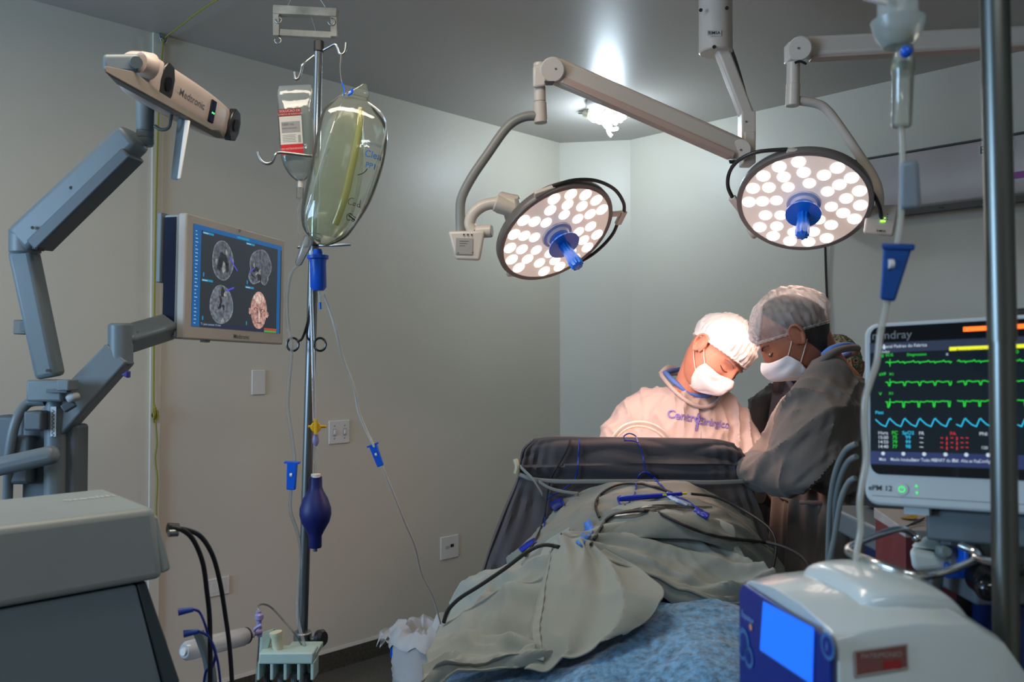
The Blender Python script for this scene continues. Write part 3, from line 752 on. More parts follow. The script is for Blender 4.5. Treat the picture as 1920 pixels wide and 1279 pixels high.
# forceps clamped on the pole (black ring handles)
t = thing('clamp_forceps', 'dark ring-handled clamp forceps gripping the IV stand below the blue chamber', 'forceps', iv(575, 640, 2.26))
dks = mat('dark_steel', (.06, .06, .065), .25, 1.0)
for sgn, cx in ((-1, 549), (1, 600)):
    ring = [iv(cx + 11 * math.cos(a), 646 + 12 * math.sin(a), 2.25 - .01 * sgn) for a in [2 * PI * k / 14 for k in range(14)]]
    MB().tube(ring, .0030, 8, closed=True, n=3).build('finger_ring', dks, t)
    MB().tube([iv(cx + (-10 if sgn > 0 else 11), 640, 2.25), iv(572 + 4 * sgn, 632, 2.255), iv(579, 596, 2.262), iv(583, 560, 2.27), iv(584, 540, 2.27)], [.003, .0032, .0036, .0030, .0025], 8).build('shank', dks, t)

# ------------------------------------------------------------------ bags on the stand
def bagsec(cx, cy, w, th, ang, d):
    """section of a bag: centre pixel, full width px, thickness m, tilt of the bag axis (deg), depth"""
    a = math.radians(ang); x = V((math.cos(a), 0, -math.sin(a)))
    return (P(cx, cy, d), x * S(w, d) / 2, V((0, 1, 0)) * th / 2)
film = clearmat('bag_film', (.95, .96, .92), .13, .05, (.74, .77, .66), 1.4)
fluid = clearmat('yellowish_fluid', (.94, .95, .82), .24, .15, (.80, .81, .60), .6)
t = thing('fluid_bag', 'large inflated clear bag of yellowish fluid hanging on the right hook of the IV stand', 'fluid bag', P(645, 300, 2.18))
d = 2.17
ang = 13
sec = [bagsec(666, 178, 44, .006, ang, d), bagsec(665, 196, 78, .04, ang, d), bagsec(665, 222, 122, .075, ang, d), bagsec(660, 265, 134, .09, ang, d), bagsec(649, 315, 132, .095, ang, d), bagsec(634, 365, 124, .095, ang, d), bagsec(618, 405, 108, .085, ang, d), bagsec(609, 435, 84, .06, ang, d), bagsec(604, 452, 46, .03, ang, d), bagsec(602, 459, 20, .012, ang, d)]
bagm = MB().loft(sec, 40, 5, p=2.3); bagm.build('bag', film, t)
bvbag = BVHTree.FromPolygons([tuple(p) for p in bagm.v], bagm.f)
def onbag(mb):      # lay flat print onto the bulging film
    for i, p in enumerate(mb.v):
        r = V((.05, 1, 0)).normalized(); h = bvbag.ray_cast(p - r * .4, r)
        if h[0] is not None: mb.v[i] = h[0] - r * .0012
        else:
            q = bvbag.find_nearest(p)[0]; mb.v[i] = q + (p - q).normalized() * .0012
    return mb
d2 = d + .0
sec = [bagsec(652, 205, 30, .02, ang, d2), bagsec(648, 240, 70, .05, ang, d2), bagsec(640, 300, 84, .065, ang, d2), bagsec(628, 360, 90, .07, ang, d2), bagsec(614, 410, 80, .06, ang, d2), bagsec(605, 440, 50, .03, ang, d2)]
MB().loft(sec, 32, 5).build('fluid', fluid, t)
m = MB(); m.tube([P(676, 205, 2.15), P(672, 250, 2.13), P(660, 310, 2.125), P(646, 370, 2.125), P(628, 420, 2.14)], .010, 12); m.build('inner_fold', clearmat('yellow_fold', (.95, .93, .62), .28, .12, (.80, .76, .35), .8), t)
m = MB(); m.tube([P(640, 196, 2.15), P(620, 250, 2.125), P(601, 310, 2.12), P(583, 370, 2.125), P(573, 410, 2.14), P(577, 436, 2.155)], .0022, 8); m.build('left_seam', clearmat('bag_seam', (.95, .96, .92), .45, .05, (.8, .82, .78), 2), t)
m = MB(); m.tube([P(690, 192, 2.15), P(716, 214, 2.15), P(724, 244, 2.15), P(706, 312, 2.145), P(687, 370, 2.145), P(662, 422, 2.15), P(630, 450, 2.16)], .0026, 8); m.build('right_seam', clearmat('bag_seam', (.95, .96, .92), .45, .05, (.8, .82, .78), 2), t)
m = MB(); m.loft([bagsec(664, 184, 50, .01, ang, d), bagsec(676, 172, 34, .012, ang, d), bagsec(684, 158, 8, .008, ang, d)], 16, 4, p=2.6); m.build('bag_neck', film, t)
# hanging strap
m = MB(); m.tube([P(640, 101, 2.28), P(638, 125, 2.26), P(640, 150, 2.22), P(646, 170, 2.19)], [.006, .004, .005, .010], 10, sx=.4); m.build('hanging_strap', clearmat('bag_seam', (.95, .96, .92), .45, .05, (.8, .82, .78), 2), t)
blu = mat('print_blue', rgb(20, 105, 190), .5); bink = mat('marker_black', (.02, .02, .02), .6)
m = MB(); m.tube([P(641, 155, 2.17), P(645, 166, 2.155), P(645, 178, 2.15)], .0035, 8, sx=.4); m.tube([P(660, 166, 2.15), P(659, 174, 2.15), P(652, 178, 2.15)], .0035, 8, sx=.4); m.build('blue_tie', M_blue, t)
fb = Fr(P(693, 290, 2.105), V((.976, .12, -.17)), V((.19, 0, .98)))
m = MB(); fb.text(m, 'Clea', .001, .006, .025, .0, .004, .85); fb.text(m, 'PP1', .001, -.022, .020, 0, .003, .85); onbag(m).build('printed_name', blu, t, flat=True)
m = MB(); fb.text(m, 'normal', .000, .034, .014, .0, 0, .85); onbag(m).build('printed_line', mat('print_pale_blue', rgb(90, 120, 150), .5), t, flat=True)
fb = Fr(P(655, 388, 2.10), V((.976, .12, -.19)), V((.21, 0, .97)))
m = MB()
def scrib(cx, cy, s, strokes):
    for st in strokes: fb.line(m, [(cx + a * s, cy + b * s) for a, b in spline(st, 5)], .0013, .0)
cC = [(.35, .45), (.1, .5), (-.25, .2), (-.25, -.3), (0, -.5), (.25, -.35)]
for (cx, cy, ex_) in ((-.008, .018, 0), (-.006, -.020, 1)):
    scrib(cx, cy, .017, [cC, [(.55, -.1), (.4, -.4), (.6, -.5), (.75, -.2), (.55, -.1)]])
    scrib(cx + .016, cy, .017, [[(.0, -.45), (.05, -.05), (.25, -.05), (.3, -.45)]] if ex_ else [[(.3, -.1), (.05, -.2), (.1, -.5), (.35, -.4), (.38, .5), (.38, -.4), (.5, -.5)]])
fb2 = Fr(P(678, 320, 2.10), V((.976, .12, -.19)), V((.21, 0, .97)))
m.add(*(lambda q: (q.v, q.f))(fb2.line(MB(), [(-.014, -.008), (-.004, -.002), (.002, .006), (.004, .012)], .0022)))
onbag(m).build('handwriting', bink, t, flat=True)
m = MB(); m.tube([P(603, 446, 2.17), P(588, 440, 2.17), P(580, 450, 2.17)], .006, 10); m.build('bag_outlet', film, t)

t = thing('saline_bag', 'clear saline bag with a red and white label hanging behind the IV stand', 'saline bag', P(555, 250, 2.42))
d = 2.42
film2 = clearmat('saline_film', (.90, .93, .92), .30, .06, (.74, .78, .78), 1.0)
sec = [bagsec(553, 160, 60, .004, -3, d), bagsec(553, 175, 66, .01, -3, d), bagsec(554, 195, 66, .03, -3, d), bagsec(556, 235, 66, .05, -3, d), bagsec(558, 280, 64, .055, -3, d), bagsec(560, 305, 58, .05, -3, d), bagsec(562, 326, 40, .035, -3, d), bagsec(563, 338, 16, .02, -3, d)]
MB().loft(sec, 36, 5, p=3).build('bag', film2, t)
MB().loft([bagsec(553, 187, 60, .012, -3, d), bagsec(554, 200, 62, .028, -3, d), bagsec(556, 240, 62, .045, -3, d), bagsec(558, 280, 60, .05, -3, d), bagsec(560, 305, 54, .044, -3, d), bagsec(562, 322, 36, .03, -3, d)], 32, 4, p=3).build('saline', clearmat('saline_fluid', (.82, .88, .88), .25, .1, (.62, .68, .68), .6), t)
MB().cyl(P(563, 336, d), P(563, 352, d), .007).build('outlet_port', M_white, t)
MB().tube([P(563, 352, d), P(562, 372, d), P(558, 400, d), P(560, 440, d)], .0025, 8).build('outlet_tube', M_clear, t)
MB().cyl(P(563, 352, d), P(562, 372, d), .010).build('drip_chamber', M_clear, t)
f = Fr(P(546, 247, d - .034), V((.995, 0, .07)), V((-.07, 0, .995)))
lw, lh = S(41, d), S(86, d)
m = MB(); f.rect(m, -lw / 2, -lh / 2, lw / 2, lh / 2, 0, .0006); lab = m.build('label', mat('label_white', rgb(205, 208, 206), .5), t)
m = MB(); f.rect(m, -lw / 2, lh * .34, lw / 2, lh / 2, .0006, .0004); m.build('label_band', mat('label_dark_red', rgb(140, 18, 34), .5), lab)
m = MB(); f.rect(m, -lw / 2, -lh / 2, lw / 2, -lh * .27, .0006, .0004); m.build('label_band', mat('label_red', rgb(196, 22, 34), .5), lab)
m = MB(); f.text(m, 'SOLUCAO DE', 0, lh * .45, .0095, .0013); f.text(m, 'CLORETO DE SODIO 0,9%', 0, lh * .38, .006, .0013); f.text(m, 'USO INTRAVENOSO', 0, -lh * .37, .0075, .0013); m.build('label_text', mat('label_white2', rgb(220, 200, 200), .5), lab, flat=True)
m = MB(); f.rect(m, -lw * .42, -lh * .02, lw * .42, lh * .22, .0006, .0002); f.rect(m, lw * .30, -lh * .24, lw * .42, -lh * .08, .0007, .0002); m.build('label_print', mat('print_grey', rgb(150, 152, 158), .5), lab, flat=True)
m = MB(); f.text(m, '1000 mL', -.008, lh * .16, .010, .0012); f.text(m, 'esteril e apirogenico', -.004, lh * .08, .005, .0012)
for k in range(5): f.line(m, [(-lw * .4, -lh * (.07 + .035 * k)), (lw * (.2 - .03 * (k % 2)), -lh * (.07 + .035 * k))], .0007, .0012)
m.build('label_text', mat('ink_grey', rgb(90, 90, 94), .6), lab, flat=True)

# ------------------------------------------------------------------ lines on the stand
t = thing('drip_chamber', 'bright blue drip chamber hanging below the fluid bag in front of the pole', 'drip chamber', iv(596, 500, 2.22))
d = 2.22
MB().lathe([(0, S(10, d)), (S(6, d), S(15, d)), (S(50, d), S(15, d)), (S(58, d), S(16, d)), (S(60, d), S(20, d)), (S(66, d), S(20, d)), (S(68, d), S(10, d)), (S(78, d), S(7, d))], P(597, 545, d), P(596, 470, d) - P(597, 545, d), 28).build('chamber', M_blue, t)
MB().cyl(P(598, 548, d), P(600, 568, d), .0035).build('port', M_clear, t)
MB().cyl(P(600, 567, d), P(600.5, 580, d), .0035).build('port_cap', M_blue, t)
tubem = M_clear
def line(name, label, pts, r, m=None, cat='tube', n=6, group=None):
    o = MB().tube(pts, r, 8, n=n).build(name, m or tubem, None); tag(o, label, cat, group); return o
# outlet spike of the bag
t = thing('bag_spike', 'clear spike chamber plugged into the bottom of the fluid bag', 'drip chamber', P(572, 470, 2.16))
MB().lathe([(0, .004), (.006, .009), (.055, .013), (.078, .014), (.082, .008)], P(558, 498, 2.17), P(583, 438, 2.17) - P(558, 498, 2.17), 24).build('chamber', M_clear, t)
line('infusion_tube', 'clear tube looping down the left side of the IV stand to the manifold', [P(558, 498, 2.17), P(545, 515, 2.18), P(538, 560, 2.19), P(540, 610, 2.19), P(547, 650, 2.19), P(541, 730, 2.2), P(540, 770, 2.2), P(549, 830, 2.2), P(552, 870, 2.2), P(545, 925, 2.2), P(545, 960, 2.2), P(558, 1000, 2.21), P(564, 1040, 2.22), P(558, 1110, 2.22), P(558, 1160, 2.2), P(572, 1215, 2.17), P(582, 1270, 2.15), P(584, 1330, 2.15)], .0042)
def roller(px0, py0, px1, py1, d, w0, w1, label):
    a, b = P(px0, py0, d), P(px1, py1, d); z = (b - a).normalized(); y = V((0, 1, 0)); y = (y - z * y.dot(z)).normalized(); x = y.cross(z)
    t = thing('roller_clamp', label, 'tube clamp', (a + b) / 2)
    def q(c, w_): return [c + x * w_ / 2 - y * .008, c + x * w_ / 2 + y * .008, c - x * w_ / 2 + y * .008, c - x * w_ / 2 - y * .008]
    MB().hexa(q(a, S(w0, d)), q(b, S(w1, d))).build('clamp_body', M_blue, t, bevel=.002)
    MB().hexa([p for p in q(a - z * .002, S(w0, d) * 1.5)], [p for p in q(a + z * .003, S(w0, d) * 1.5)]).build('clamp_flange', M_blue, t, bevel=.001)
    c = a + (b - a) * .45
    MB().cyl(c - x * .003 - y * .006, c + x * .003 - y * .006, .005, res=16).build('roller', M_white, t)
    return t
roller(548, 867, 546, 918, 2.19, 19, 16, 'blue roller clamp on the tube left of the IV stand')
line('infusion_tube', 'straight clear tube between the blue drip chamber and the yellow stopcock', [P(583, 470, 2.24), P(583, 545, 2.24), P(586, 640, 2.24), P(588, 730, 2.24), P(590, 790, 2.24)], .0050)
t = thing('stopcock', 'yellow three-way stopcock on the tube beside the IV stand', 'stopcock', P(592, 801, 2.24))
ylp = mat('yellow_plastic', rgb(205, 160, 20), .35)
MB().cyl(P(592, 801, 2.225), P(592, 801, 2.255), .014, res=20, bev=.002).build('hub', ylp, t)
MB().tube([P(578, 800, 2.24), P(592, 800, 2.24), P(612, 800, 2.24)], .0038, 8, smooth=False).build('side_port', ylp, t)
MB().tube([P(592, 786, 2.222), P(592, 814, 2.222)], .005, 8, smooth=False, sx=.6).build('tap_handle', ylp, t)
lil = mat('lilac_plastic', rgb(150, 140, 185), .35)
MB().lathe([(0, .006), (.012, .009), (.02, .0085), (.03, .004)], P(592, 815, 2.24), V((0, 0, -1)), 20).build('luer_collar', lil, t)
line('infusion_tube', 'short clear tube between the yellow stopcock and the blue squeeze bulb', [P(592, 830, 2.24), P(591, 860, 2.24), P(592, 895, 2.24)], .0038)
t = thing('squeeze_bulb', 'dark blue rubber squeeze bulb hanging in front of the IV stand', 'squeeze bulb', P(592, 960, 2.22))
d = 2.22
db = mat('dark_blue_rubber', rgb(8, 22, 92), .5)
MB().lathe([(0, S(11, d)), (S(2, d), S(12, d)), (S(22, d), S(12, d)), (S(32, d), S(17, d)), (S(48, d), S(26, d)), (S(62, d), S(29.5, d)), (S(74, d), S(29, d)), (S(92, d), S(23, d)), (S(106, d), S(15, d)), (S(113, d), S(12.5, d)), (S(132, d), S(12, d)), (S(134, d), S(10, d))], P(591, 1027, d), V((0, 0, 1)), 36).build('bulb', db, t)
MB().cyl(P(592, 895, d), P(592, 889, d), S(9, d), res=24).build('top_ring', M_white, t)
MB().cyl(P(591, 1027, d), P(591, 1034, d), S(4, d), res=16).build('valve', M_bgdark, t)

pale_tube = mat('pale_tube', rgb(226, 226, 220), .35)
line('infusion_tube', 'thin clear tube slanting from the drip chamber to the white waste bin', [P(607, 552, 2.26), P(618, 580, 2.28), P(630, 620, 2.3), P(641, 665, 2.35), P(664, 728, 2.4), P(672, 770, 2.45), P(687, 808, 2.5), P(699, 832, 2.52), P(716, 874, 2.56), P(735, 920, 2.65), P(757, 975, 2.8), P(778, 1025, 3.0), P(790, 1075, 3.2), P(812, 1120, 3.4), P(826, 1170, 3.52)], .0036, pale_tube)
roller(699, 834, 714, 874, 2.53, 15, 12, 'small blue roller clamp on the slanting tube right of the light switch')

# ------------------------------------------------------------------ waste bin with crumpled liner
bc = P(795, 1200, 3.72); bc.z = 0
t = thing('waste_bin', 'small white waste bin lined with a crumpled white plastic bag by the left wall', 'waste bin', bc)
liner = mat('white_plastic_bag', rgb(205, 202, 200), .45, bump=.8, bscale=22)
m = MB(); rings = []
rnd = random.Random(5)
prof = [(.0, .10), (.015, .125), (.04, .135), (.07, .130), (.10, .140), (.13, .134), (.16, .142), (.19, .136), (.22, .144)]
for h, r in prof:
    rings.append([bc + V((math.cos(a) * r * (1 + .16 * noise.noise(V((math.cos(a) * 2.5, math.sin(a) * 2.5, h * 12))) + .05 * noise.noise(V((math.cos(a) * 7, math.sin(a) * 7, h * 30)))), math.sin(a) * r, h)) for a in [2 * PI * k / 48 for k in range(48)]])
for h, r, am in ((.25, .145, .015), (.235, .155, .02), (.26, .150, .025), (.295, .12, .03), (.30, .08, .03), (.25, .05, .02)):
    rings.append([bc + V((math.cos(a) * (r + am * noise.noise(V((math.cos(a) * 3, math.sin(a) * 3, h * 20)))), math.sin(a) * (r + am * noise.noise(V((math.cos(a) * 3, math.sin(a) * 3, h * 20 + 7)))), h + am * 1.3 * noise.noise(V((math.cos(a) * 4, math.sin(a) * 4, h * 9 + 3))))) for a in [2 * PI * k / 48 for k in range(48)]])
m.rings(rings); m.build('liner_bag', liner, t, flat=False)
fl = MB()
for j in range(2):
    rows = []
    for a in range(7):
        rows.append([bc + V((-.10 - .10 * a / 6 + .015 * j, -.05 + .05 * b - .02 * a / 6, .27 - .03 * (a / 6) + .02 * math.sin(a * 1.7 + b * 2.1 + j))) for b in range(4)])
    fl.grid(rows)
fl.build('liner_corner', liner, t, solid=.002)
MB().box(bc + V((-.125, -.06, .20)), (.03, .012, .05)).build('blue_tag', M_blue, t, bevel=.002)

# ------------------------------------------------------------------ transducer manifold clamped to the stand
t = thing('transducer_manifold', 'pale green four-slot transducer holder clamped to the foot of the IV stand', 'transducer holder', iv(540, 1240, 2.2))
pg = mat('pale_green_plastic', rgb(176, 196, 186), .4)
d = 2.15
def mb2(x0, y0, x1, y1, dep, dd=d):
    c = (P(x0, y0, dd) + P(x1, y1, dd)) / 2
    return MB().box(c, (abs(S(x1 - x0, dd)), dep, abs(S(y1 - y0, dd))))
mb2(492, 1217, 592, 1238, .06).build('top_block', pg, t, bevel=.004)
for k in range(5): mb2(490 + 25 * k - 3, 1236, 490 + 25 * k + 3, 1268, .055).build('divider', pg, t, bevel=.002)
mb2(488, 1240, 594, 1266, .01, d + .03).build('back_plate', mat('pale_green_shade', rgb(110, 126, 118), .5), t, bevel=.002)
mb2(540, 1212, 600, 1222, .08, d + .04).build('clamp_plate', pg, t, bevel=.003)
MB().hexa([P(486, 1190, d), P(492, 1190, d), P(492, 1190, d + .04), P(486, 1190, d + .04)], [P(486, 1250, d), P(492, 1250, d), P(492, 1250, d + .04), P(486, 1250, d + .04)]).build('side_plate', pg, t, bevel=.002)
MB().hexa([P(492, 1186, d), P(514, 1178, d + .02), P(516, 1182, d + .04), P(494, 1192, d + .02)], [P(490, 1224, d), P(500, 1222, d), P(502, 1222, d + .02), P(492, 1224, d + .02)]).build('flag_plate', pg, t, bevel=.001)
MB().lathe([(0, .012), (.01, .014), (.03, .013), (.036, .016), (.045, .016)], P(522, 1218, d), P(518, 1192, d) - P(522, 1218, d), 20).build('transducer', mat('cream_plastic', rgb(205, 200, 170), .4), t)
for k in range(4): MB().tube([P(503 + 25 * k, 1262, d), P(503 + 25 * k, 1300, d)], .010, 10, smooth=False).build('lead', M_black if k in (0, 3) else M_bgdark, t)

t = thing('large_syringe', 'large white-scaled syringe pointing right towards the purple stopcock', 'syringe', P(410, 1208, 1.9))
clr = clearmat('syringe_barrel', (.93, .94, .95), .75, .15, (.86, .88, .90), .8)
a, b = P(345, 1222, 1.8), P(466, 1191, 1.98)
MB().lathe([(0, .014), (.008, .020), (.03, .021), ((b - a).length * .9, .021), ((b - a).length - .008, .018), ((b - a).length, .010), ((b - a).length + .016, .005)], a, b - a, 28).build('barrel', clr, t)
MB().cyl(a + (b - a) * .86, a + (b - a) * .96, .0195, res=24).build('plunger_stopper', M_black, t)
MB().cyl(a - (b - a) * .02, a + (b - a) * .86, .008, res=16).build('plunger', M_white, t)
m = MB(); 
fsy = Fr(a + (b - a) * .5 + V((0, -.0225, .004)), (b - a), V((0, 0, 1)))
for k in range(16): fsy.line(m, [(-.05 + k * .0075, .000), (-.05 + k * .0075, .010 if k % 5 else .014)], .0008, 0)
fsy.text(m, '50', -.035, -.006, .012, 0)
m.build('scale', ink, t, flat=True)
t = thing('luer_stopcock', 'lilac stopcock at the tip of the large syringe', 'stopcock', P(485, 1170, 2.0))
lil2 = mat('lilac_plastic', rgb(150, 140, 185), .35)
MB().cyl(P(466, 1190, 2.0), P(490, 1184, 2.02), .007).build('body', lil2, t)
MB().cyl(P(487, 1194, 2.02), P(485, 1146, 2.02), .006).build('branch', lil2, t)
MB().lathe([(0, .006), (.004, .010), (.014, .010), (.018, .006)], P(486, 1164, 2.02), V((0, 0, 1)), 16).build('collar', lil2, t)
MB().tube([P(474, 1195, 2.0), P(478, 1180, 2.0), P(490, 1172, 2.0)], .004, 8).build('tap_handle', lil2, t)
line('pressure_tube', 'thin clear tube arching from the lilac stopcock to the IV stand foot', [P(485, 1148, 2.02), P(484, 1138, 2.03), P(492, 1133, 2.05), P(508, 1139, 2.08), P(530, 1162, 2.12), P(552, 1188, 2.16), P(566, 1210, 2.2)], .0024)
line('pressure_tube', 'thin clear tube dropping from the lilac stopcock behind the manifold', [P(486, 1194, 2.02), P(485, 1215, 2.05), P(482, 1250, 2.08), P(479, 1300, 2.1)], .0022)

# ------------------------------------------------------------------ console cart bottom left
FRT = V(((300 - 960) / FPX * 1.35, 1.35, 0)); e1 = V((.7071, .7071, 0)); e2 = V((-.66, .75, 0)).normalized()
def K(a_, b_, z): return V((FRT.x, FRT.y, 0)) + e1 * a_ + e2 * b_ + V((0, 0, z))
t = thing('equipment_console', 'grey-blue medical console cart filling the lower left corner', 'equipment console', K(-.35, .12, 0))
zt, zm = 1.232, 1.118
cg = mat('console_grey', rgb(150, 158, 156), .45); cg2 = mat('console_slate', rgb(104, 120, 128), .42)
Lc = -.95
MB().hexa([K(Lc, 0, zm), K(.010, 0, zm), K(.010, .29, zm), K(Lc, .29, zm)], [K(Lc, .012, zt), K(0, .012, zt), K(0, .28, zt), K(Lc, .28, zt)]).build('upper_housing', cg, t, bevel=.012)
MB().hexa([K(.010, .012, zm + .005), K(.026, .012, zm + .010), K(.026, .27, zm + .010), K(.010, .28, zm + .005)], [K(-.002, .02, zt - .012), K(.010, .03, zt - .018), K(.010, .26, zt - .018), K(-.002, .27, zt - .012)]).build('end_cap', cg, t, bevel=.005)
zb = .955
MB().hexa([K(Lc, -.03, zb), K(.0, -.03, zb), K(.0, .27, zb), K(Lc, .27, zb)], [K(Lc, .01, zm - .003), K(-.03, .01, zm - .003), K(-.03, .27, zm - .003), K(Lc, .27, zm - .003)]).build('lower_housing', cg2, t, bevel=.006)
MB().hexa([K(.001, -.03, zb), K(.03, -.02, zb), K(.03, .27, zb), K(.001, .27, zb)], [K(-.029, .01, zm - .003), K(-.012, .02, zm - .003), K(-.012, .27, zm - .003), K(-.029, .27, zm - .003)]).build('end_panel', mat('panel_dark_teal', rgb(44, 60, 68), .4), t, bevel=.003)
MB().hexa([K(.0, .05, .985), K(.045, .07, .985), K(.045, .20, .985), K(.0, .22, .985)], [K(-.02, .05, zm - .01), K(.008, .08, zm - .02), K(.008, .18, zm - .02), K(-.02, .22, zm - .01)]).build('connector_bulge', cg, t, bevel=.008)
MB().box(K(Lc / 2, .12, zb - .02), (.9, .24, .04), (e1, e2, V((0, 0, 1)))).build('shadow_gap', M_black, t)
MB().box(K(Lc / 2, .12, .52), (.86, .25, .80), (e1, e2, V((0, 0, 1)))).build('cabinet', cg2, t, bevel=.015)
for i in (-.85, -.10):
    for j in (.02, .22): MB().cyl(K(i, j, .04) - e2 * .012, K(i, j, .04) + e2 * .012, .04, res=20).build('castor', M_black, t)
MB().box(K(Lc / 2, .12, .10), (.80, .22, .04), (e1, e2, V((0, 0, 1)))).build('base_plate', M_bgdark, t)
f = Fr(K(-.055, .18, zt + .0008), e1, e2, V((0, 0, 1)))
m = MB(); f.text(m, 'Stealth', 0, 0, .030, 0, .01); m.build('top_lettering', mat('label_white', rgb(205, 208, 206), .5), t, flat=True)
# cables from the console
for i, (label, pts, r) in enumerate((('black cable looping from the console end, inner of the pair', [(318, 990, 1.42), (340, 993, 1.42), (362, 1012, 1.44), (380, 1055, 1.46), (388, 1110, 1.48), (393, 1160, 1.5), (394, 1230, 1.5), (394, 1330, 1.5)], .0042),
        ('black cable looping from the console end, outer of the pair', [(318, 992, 1.42), (345, 993, 1.43), (375, 1005, 1.46), (398, 1040, 1.5), (412, 1090, 1.52), (422, 1150, 1.55), (431, 1220, 1.56), (438, 1330, 1.56)], .0042))):
    o = MB().tube([P(*p) for p in pts], r, 10).build('black_cable', M_black); tag(o, label, 'cable', None)
MB().cyl(P(314, 990, 1.42), P(334, 991, 1.43), .0085).build('cable_plug', M_black, None); tag(C.objects[-1], 'black cable plug at the right end of the console', 'plug')
MB().cyl(P(316, 1000, 1.41), P(333, 999, 1.42), .0062).build('cable_plug', M_steel, None); tag(C.objects[-1], 'metal cable plug just under the black plug on the console', 'plug')
dbl = mat('cable_blue', rgb(20, 50, 150), .4)
for (x0, y0, x1, y1, pts, lb) in ((338, 1147, 362, 1143, [(362, 1143, 1.44), (374, 1148, 1.45), (384, 1170, 1.45), (391, 1195, 1.46)], 'blue connector with thin cable, upper one on the console side'),
        (348, 1188, 372, 1184, [(372, 1184, 1.42), (386, 1190, 1.44), (394, 1200, 1.46), (408, 1240, 1.48), (415, 1300, 1.5)], 'blue connector with thin cable, lower one on the console side')):
    t = thing('blue_connector', lb, 'connector', P(x0, y0, 1.42))
    MB().tube([P(x0 - 4, y0 + 1, 1.42), P(x1, y1, 1.43)], [S(7, 1.42), S(4.5, 1.42)], 12, smooth=False).build('plug', mat('plug_blue', rgb(24, 70, 170), .4), t)
    MB().tube([P(*p) for p in pts], .0022, 8).build('lead', dbl, t)
line('blue_cable', 'blue cable coiling down beside the syringe to the floor', [P(395, 1200, 1.5), P(404, 1225, 1.52), P(398, 1250, 1.52), P(386, 1260, 1.52), P(380, 1300, 1.52)], .0026, dbl, 'cable')
line('rail_tube', 'grey metal tube standing below the large syringe', [P(372, 1185, 1.62), P(380, 1205, 1.62), P(392, 1245, 1.62), P(402, 1330, 1.62)], .011, M_bluegrey, 'rail')
# ------------------------------------------------------------------ surgical lights
disc_m = mat('lamp_face', rgb(205, 192, 184), .25, spec=.5, emit=(1.0, .80, .70), estr=.32)
led_m = glow('lit_led', (1.0, .86, .74), 4.0)
rimd = mat('lamp_rim_grey', rgb(112, 106, 102), .35)
railm = mat('lamp_rail_black', (.02, .02, .021), .35)
lilacl = mat('lamp_centre_lilac', rgb(170, 168, 190), .35)
hb_ = mat('handle_cover_blue', rgb(14, 112, 228), .28, coat=.4)
def head(t, c, n, up_hint, R, aim):
    """lamp head: centre c, light-going normal n"""
    n = n.normalized(); x = up_hint; x = (x - n * x.dot(n)).normalized(); y = n.cross(x)
    f = Fr(c, x, y, n)
    MB().lathe([(-.060, R * .30), (-.052, R * .62), (-.034, R * .93), (-.020, R * 1.0), (.000, R * 1.01), (.006, R * .995), (.0061, R * .93), (.002, R * .925)], c, n, 72, hint=x).build('lamp_head', rimd, t)
    hd = MB().lathe([(.0005, .001), (.0012, R * .93), (.0042, R * .965), (.0042, R * .93), (.0042, .002)], c, n, 72, cap=True, hint=x).build('lamp_face', disc_m, t)
    rr = random.Random(2)
    for k, (rad, num, off) in enumerate(((.82, 18, .0), (.615, 13, .15), (.41, 8, .3))):
        for i in range(num):
            a = 2 * PI * (i + off) / num
            if k == 0 and i % 6 == 5: continue
            sz = R * (.103 - .005 * k)
            MB().lathe([(.004, sz), (.0062, sz * .96), (.0072, sz * .7), (.0076, .001)], f.p(math.cos(a) * rad * R, math.sin(a) * rad * R), n, 18).build('led_lens', led_m, t)
    MB().lathe([(.004, R * .26), (.010, R * .25), (.012, R * .20), (.020, R * .17), (.022, R * .05)], c, n, 36).build('centre_ring', lilacl, t)
    # blue sterile handle: flange and fluted grip
    MB().lathe([(.010, R * .10), (.030, R * .11), (.040, R * .20), (.052, R * .265), (.055, R * .265), (.056, R * .10)], c, n, 40).build('handle_flange', hb_, t)
    rs = []
    bx, by, bz = basis(n)
    for h, q in ((.054, .085), (.07, .075), (.10, .088), (.125, .10), (.145, .092), (.150, .06)):
        rs.append([c + bz * h + (bx * math.cos(2 * PI * k / 64) + by * math.sin(2 * PI * k / 64)) * R * q * (1 + .10 * math.cos(8 * 2 * PI * k / 64)) for k in range(64)])
    MB().rings(rs).build('handle_grip', hb_, t)
    # spotlight made by the leds
    sd = bpy.data.lights.new('surgical_spot', 'SPOT'); sd.shadow_soft_size = R * .6; sd.energy = 21; sd.color = (1.0, .60, .48); sd.spot_size = math.radians(112); sd.spot_blend = .75
    so = bpy.data.objects.new('surgical_spot', sd); C.objects.link(so); so.location = c + n * (.16 + R * .3)
    so.rotation_euler = (V(aim) - so.location).to_track_quat('-Z', 'Y').to_euler()
    return f, so
view = lambda px, py: -ray(px, py).normalized()
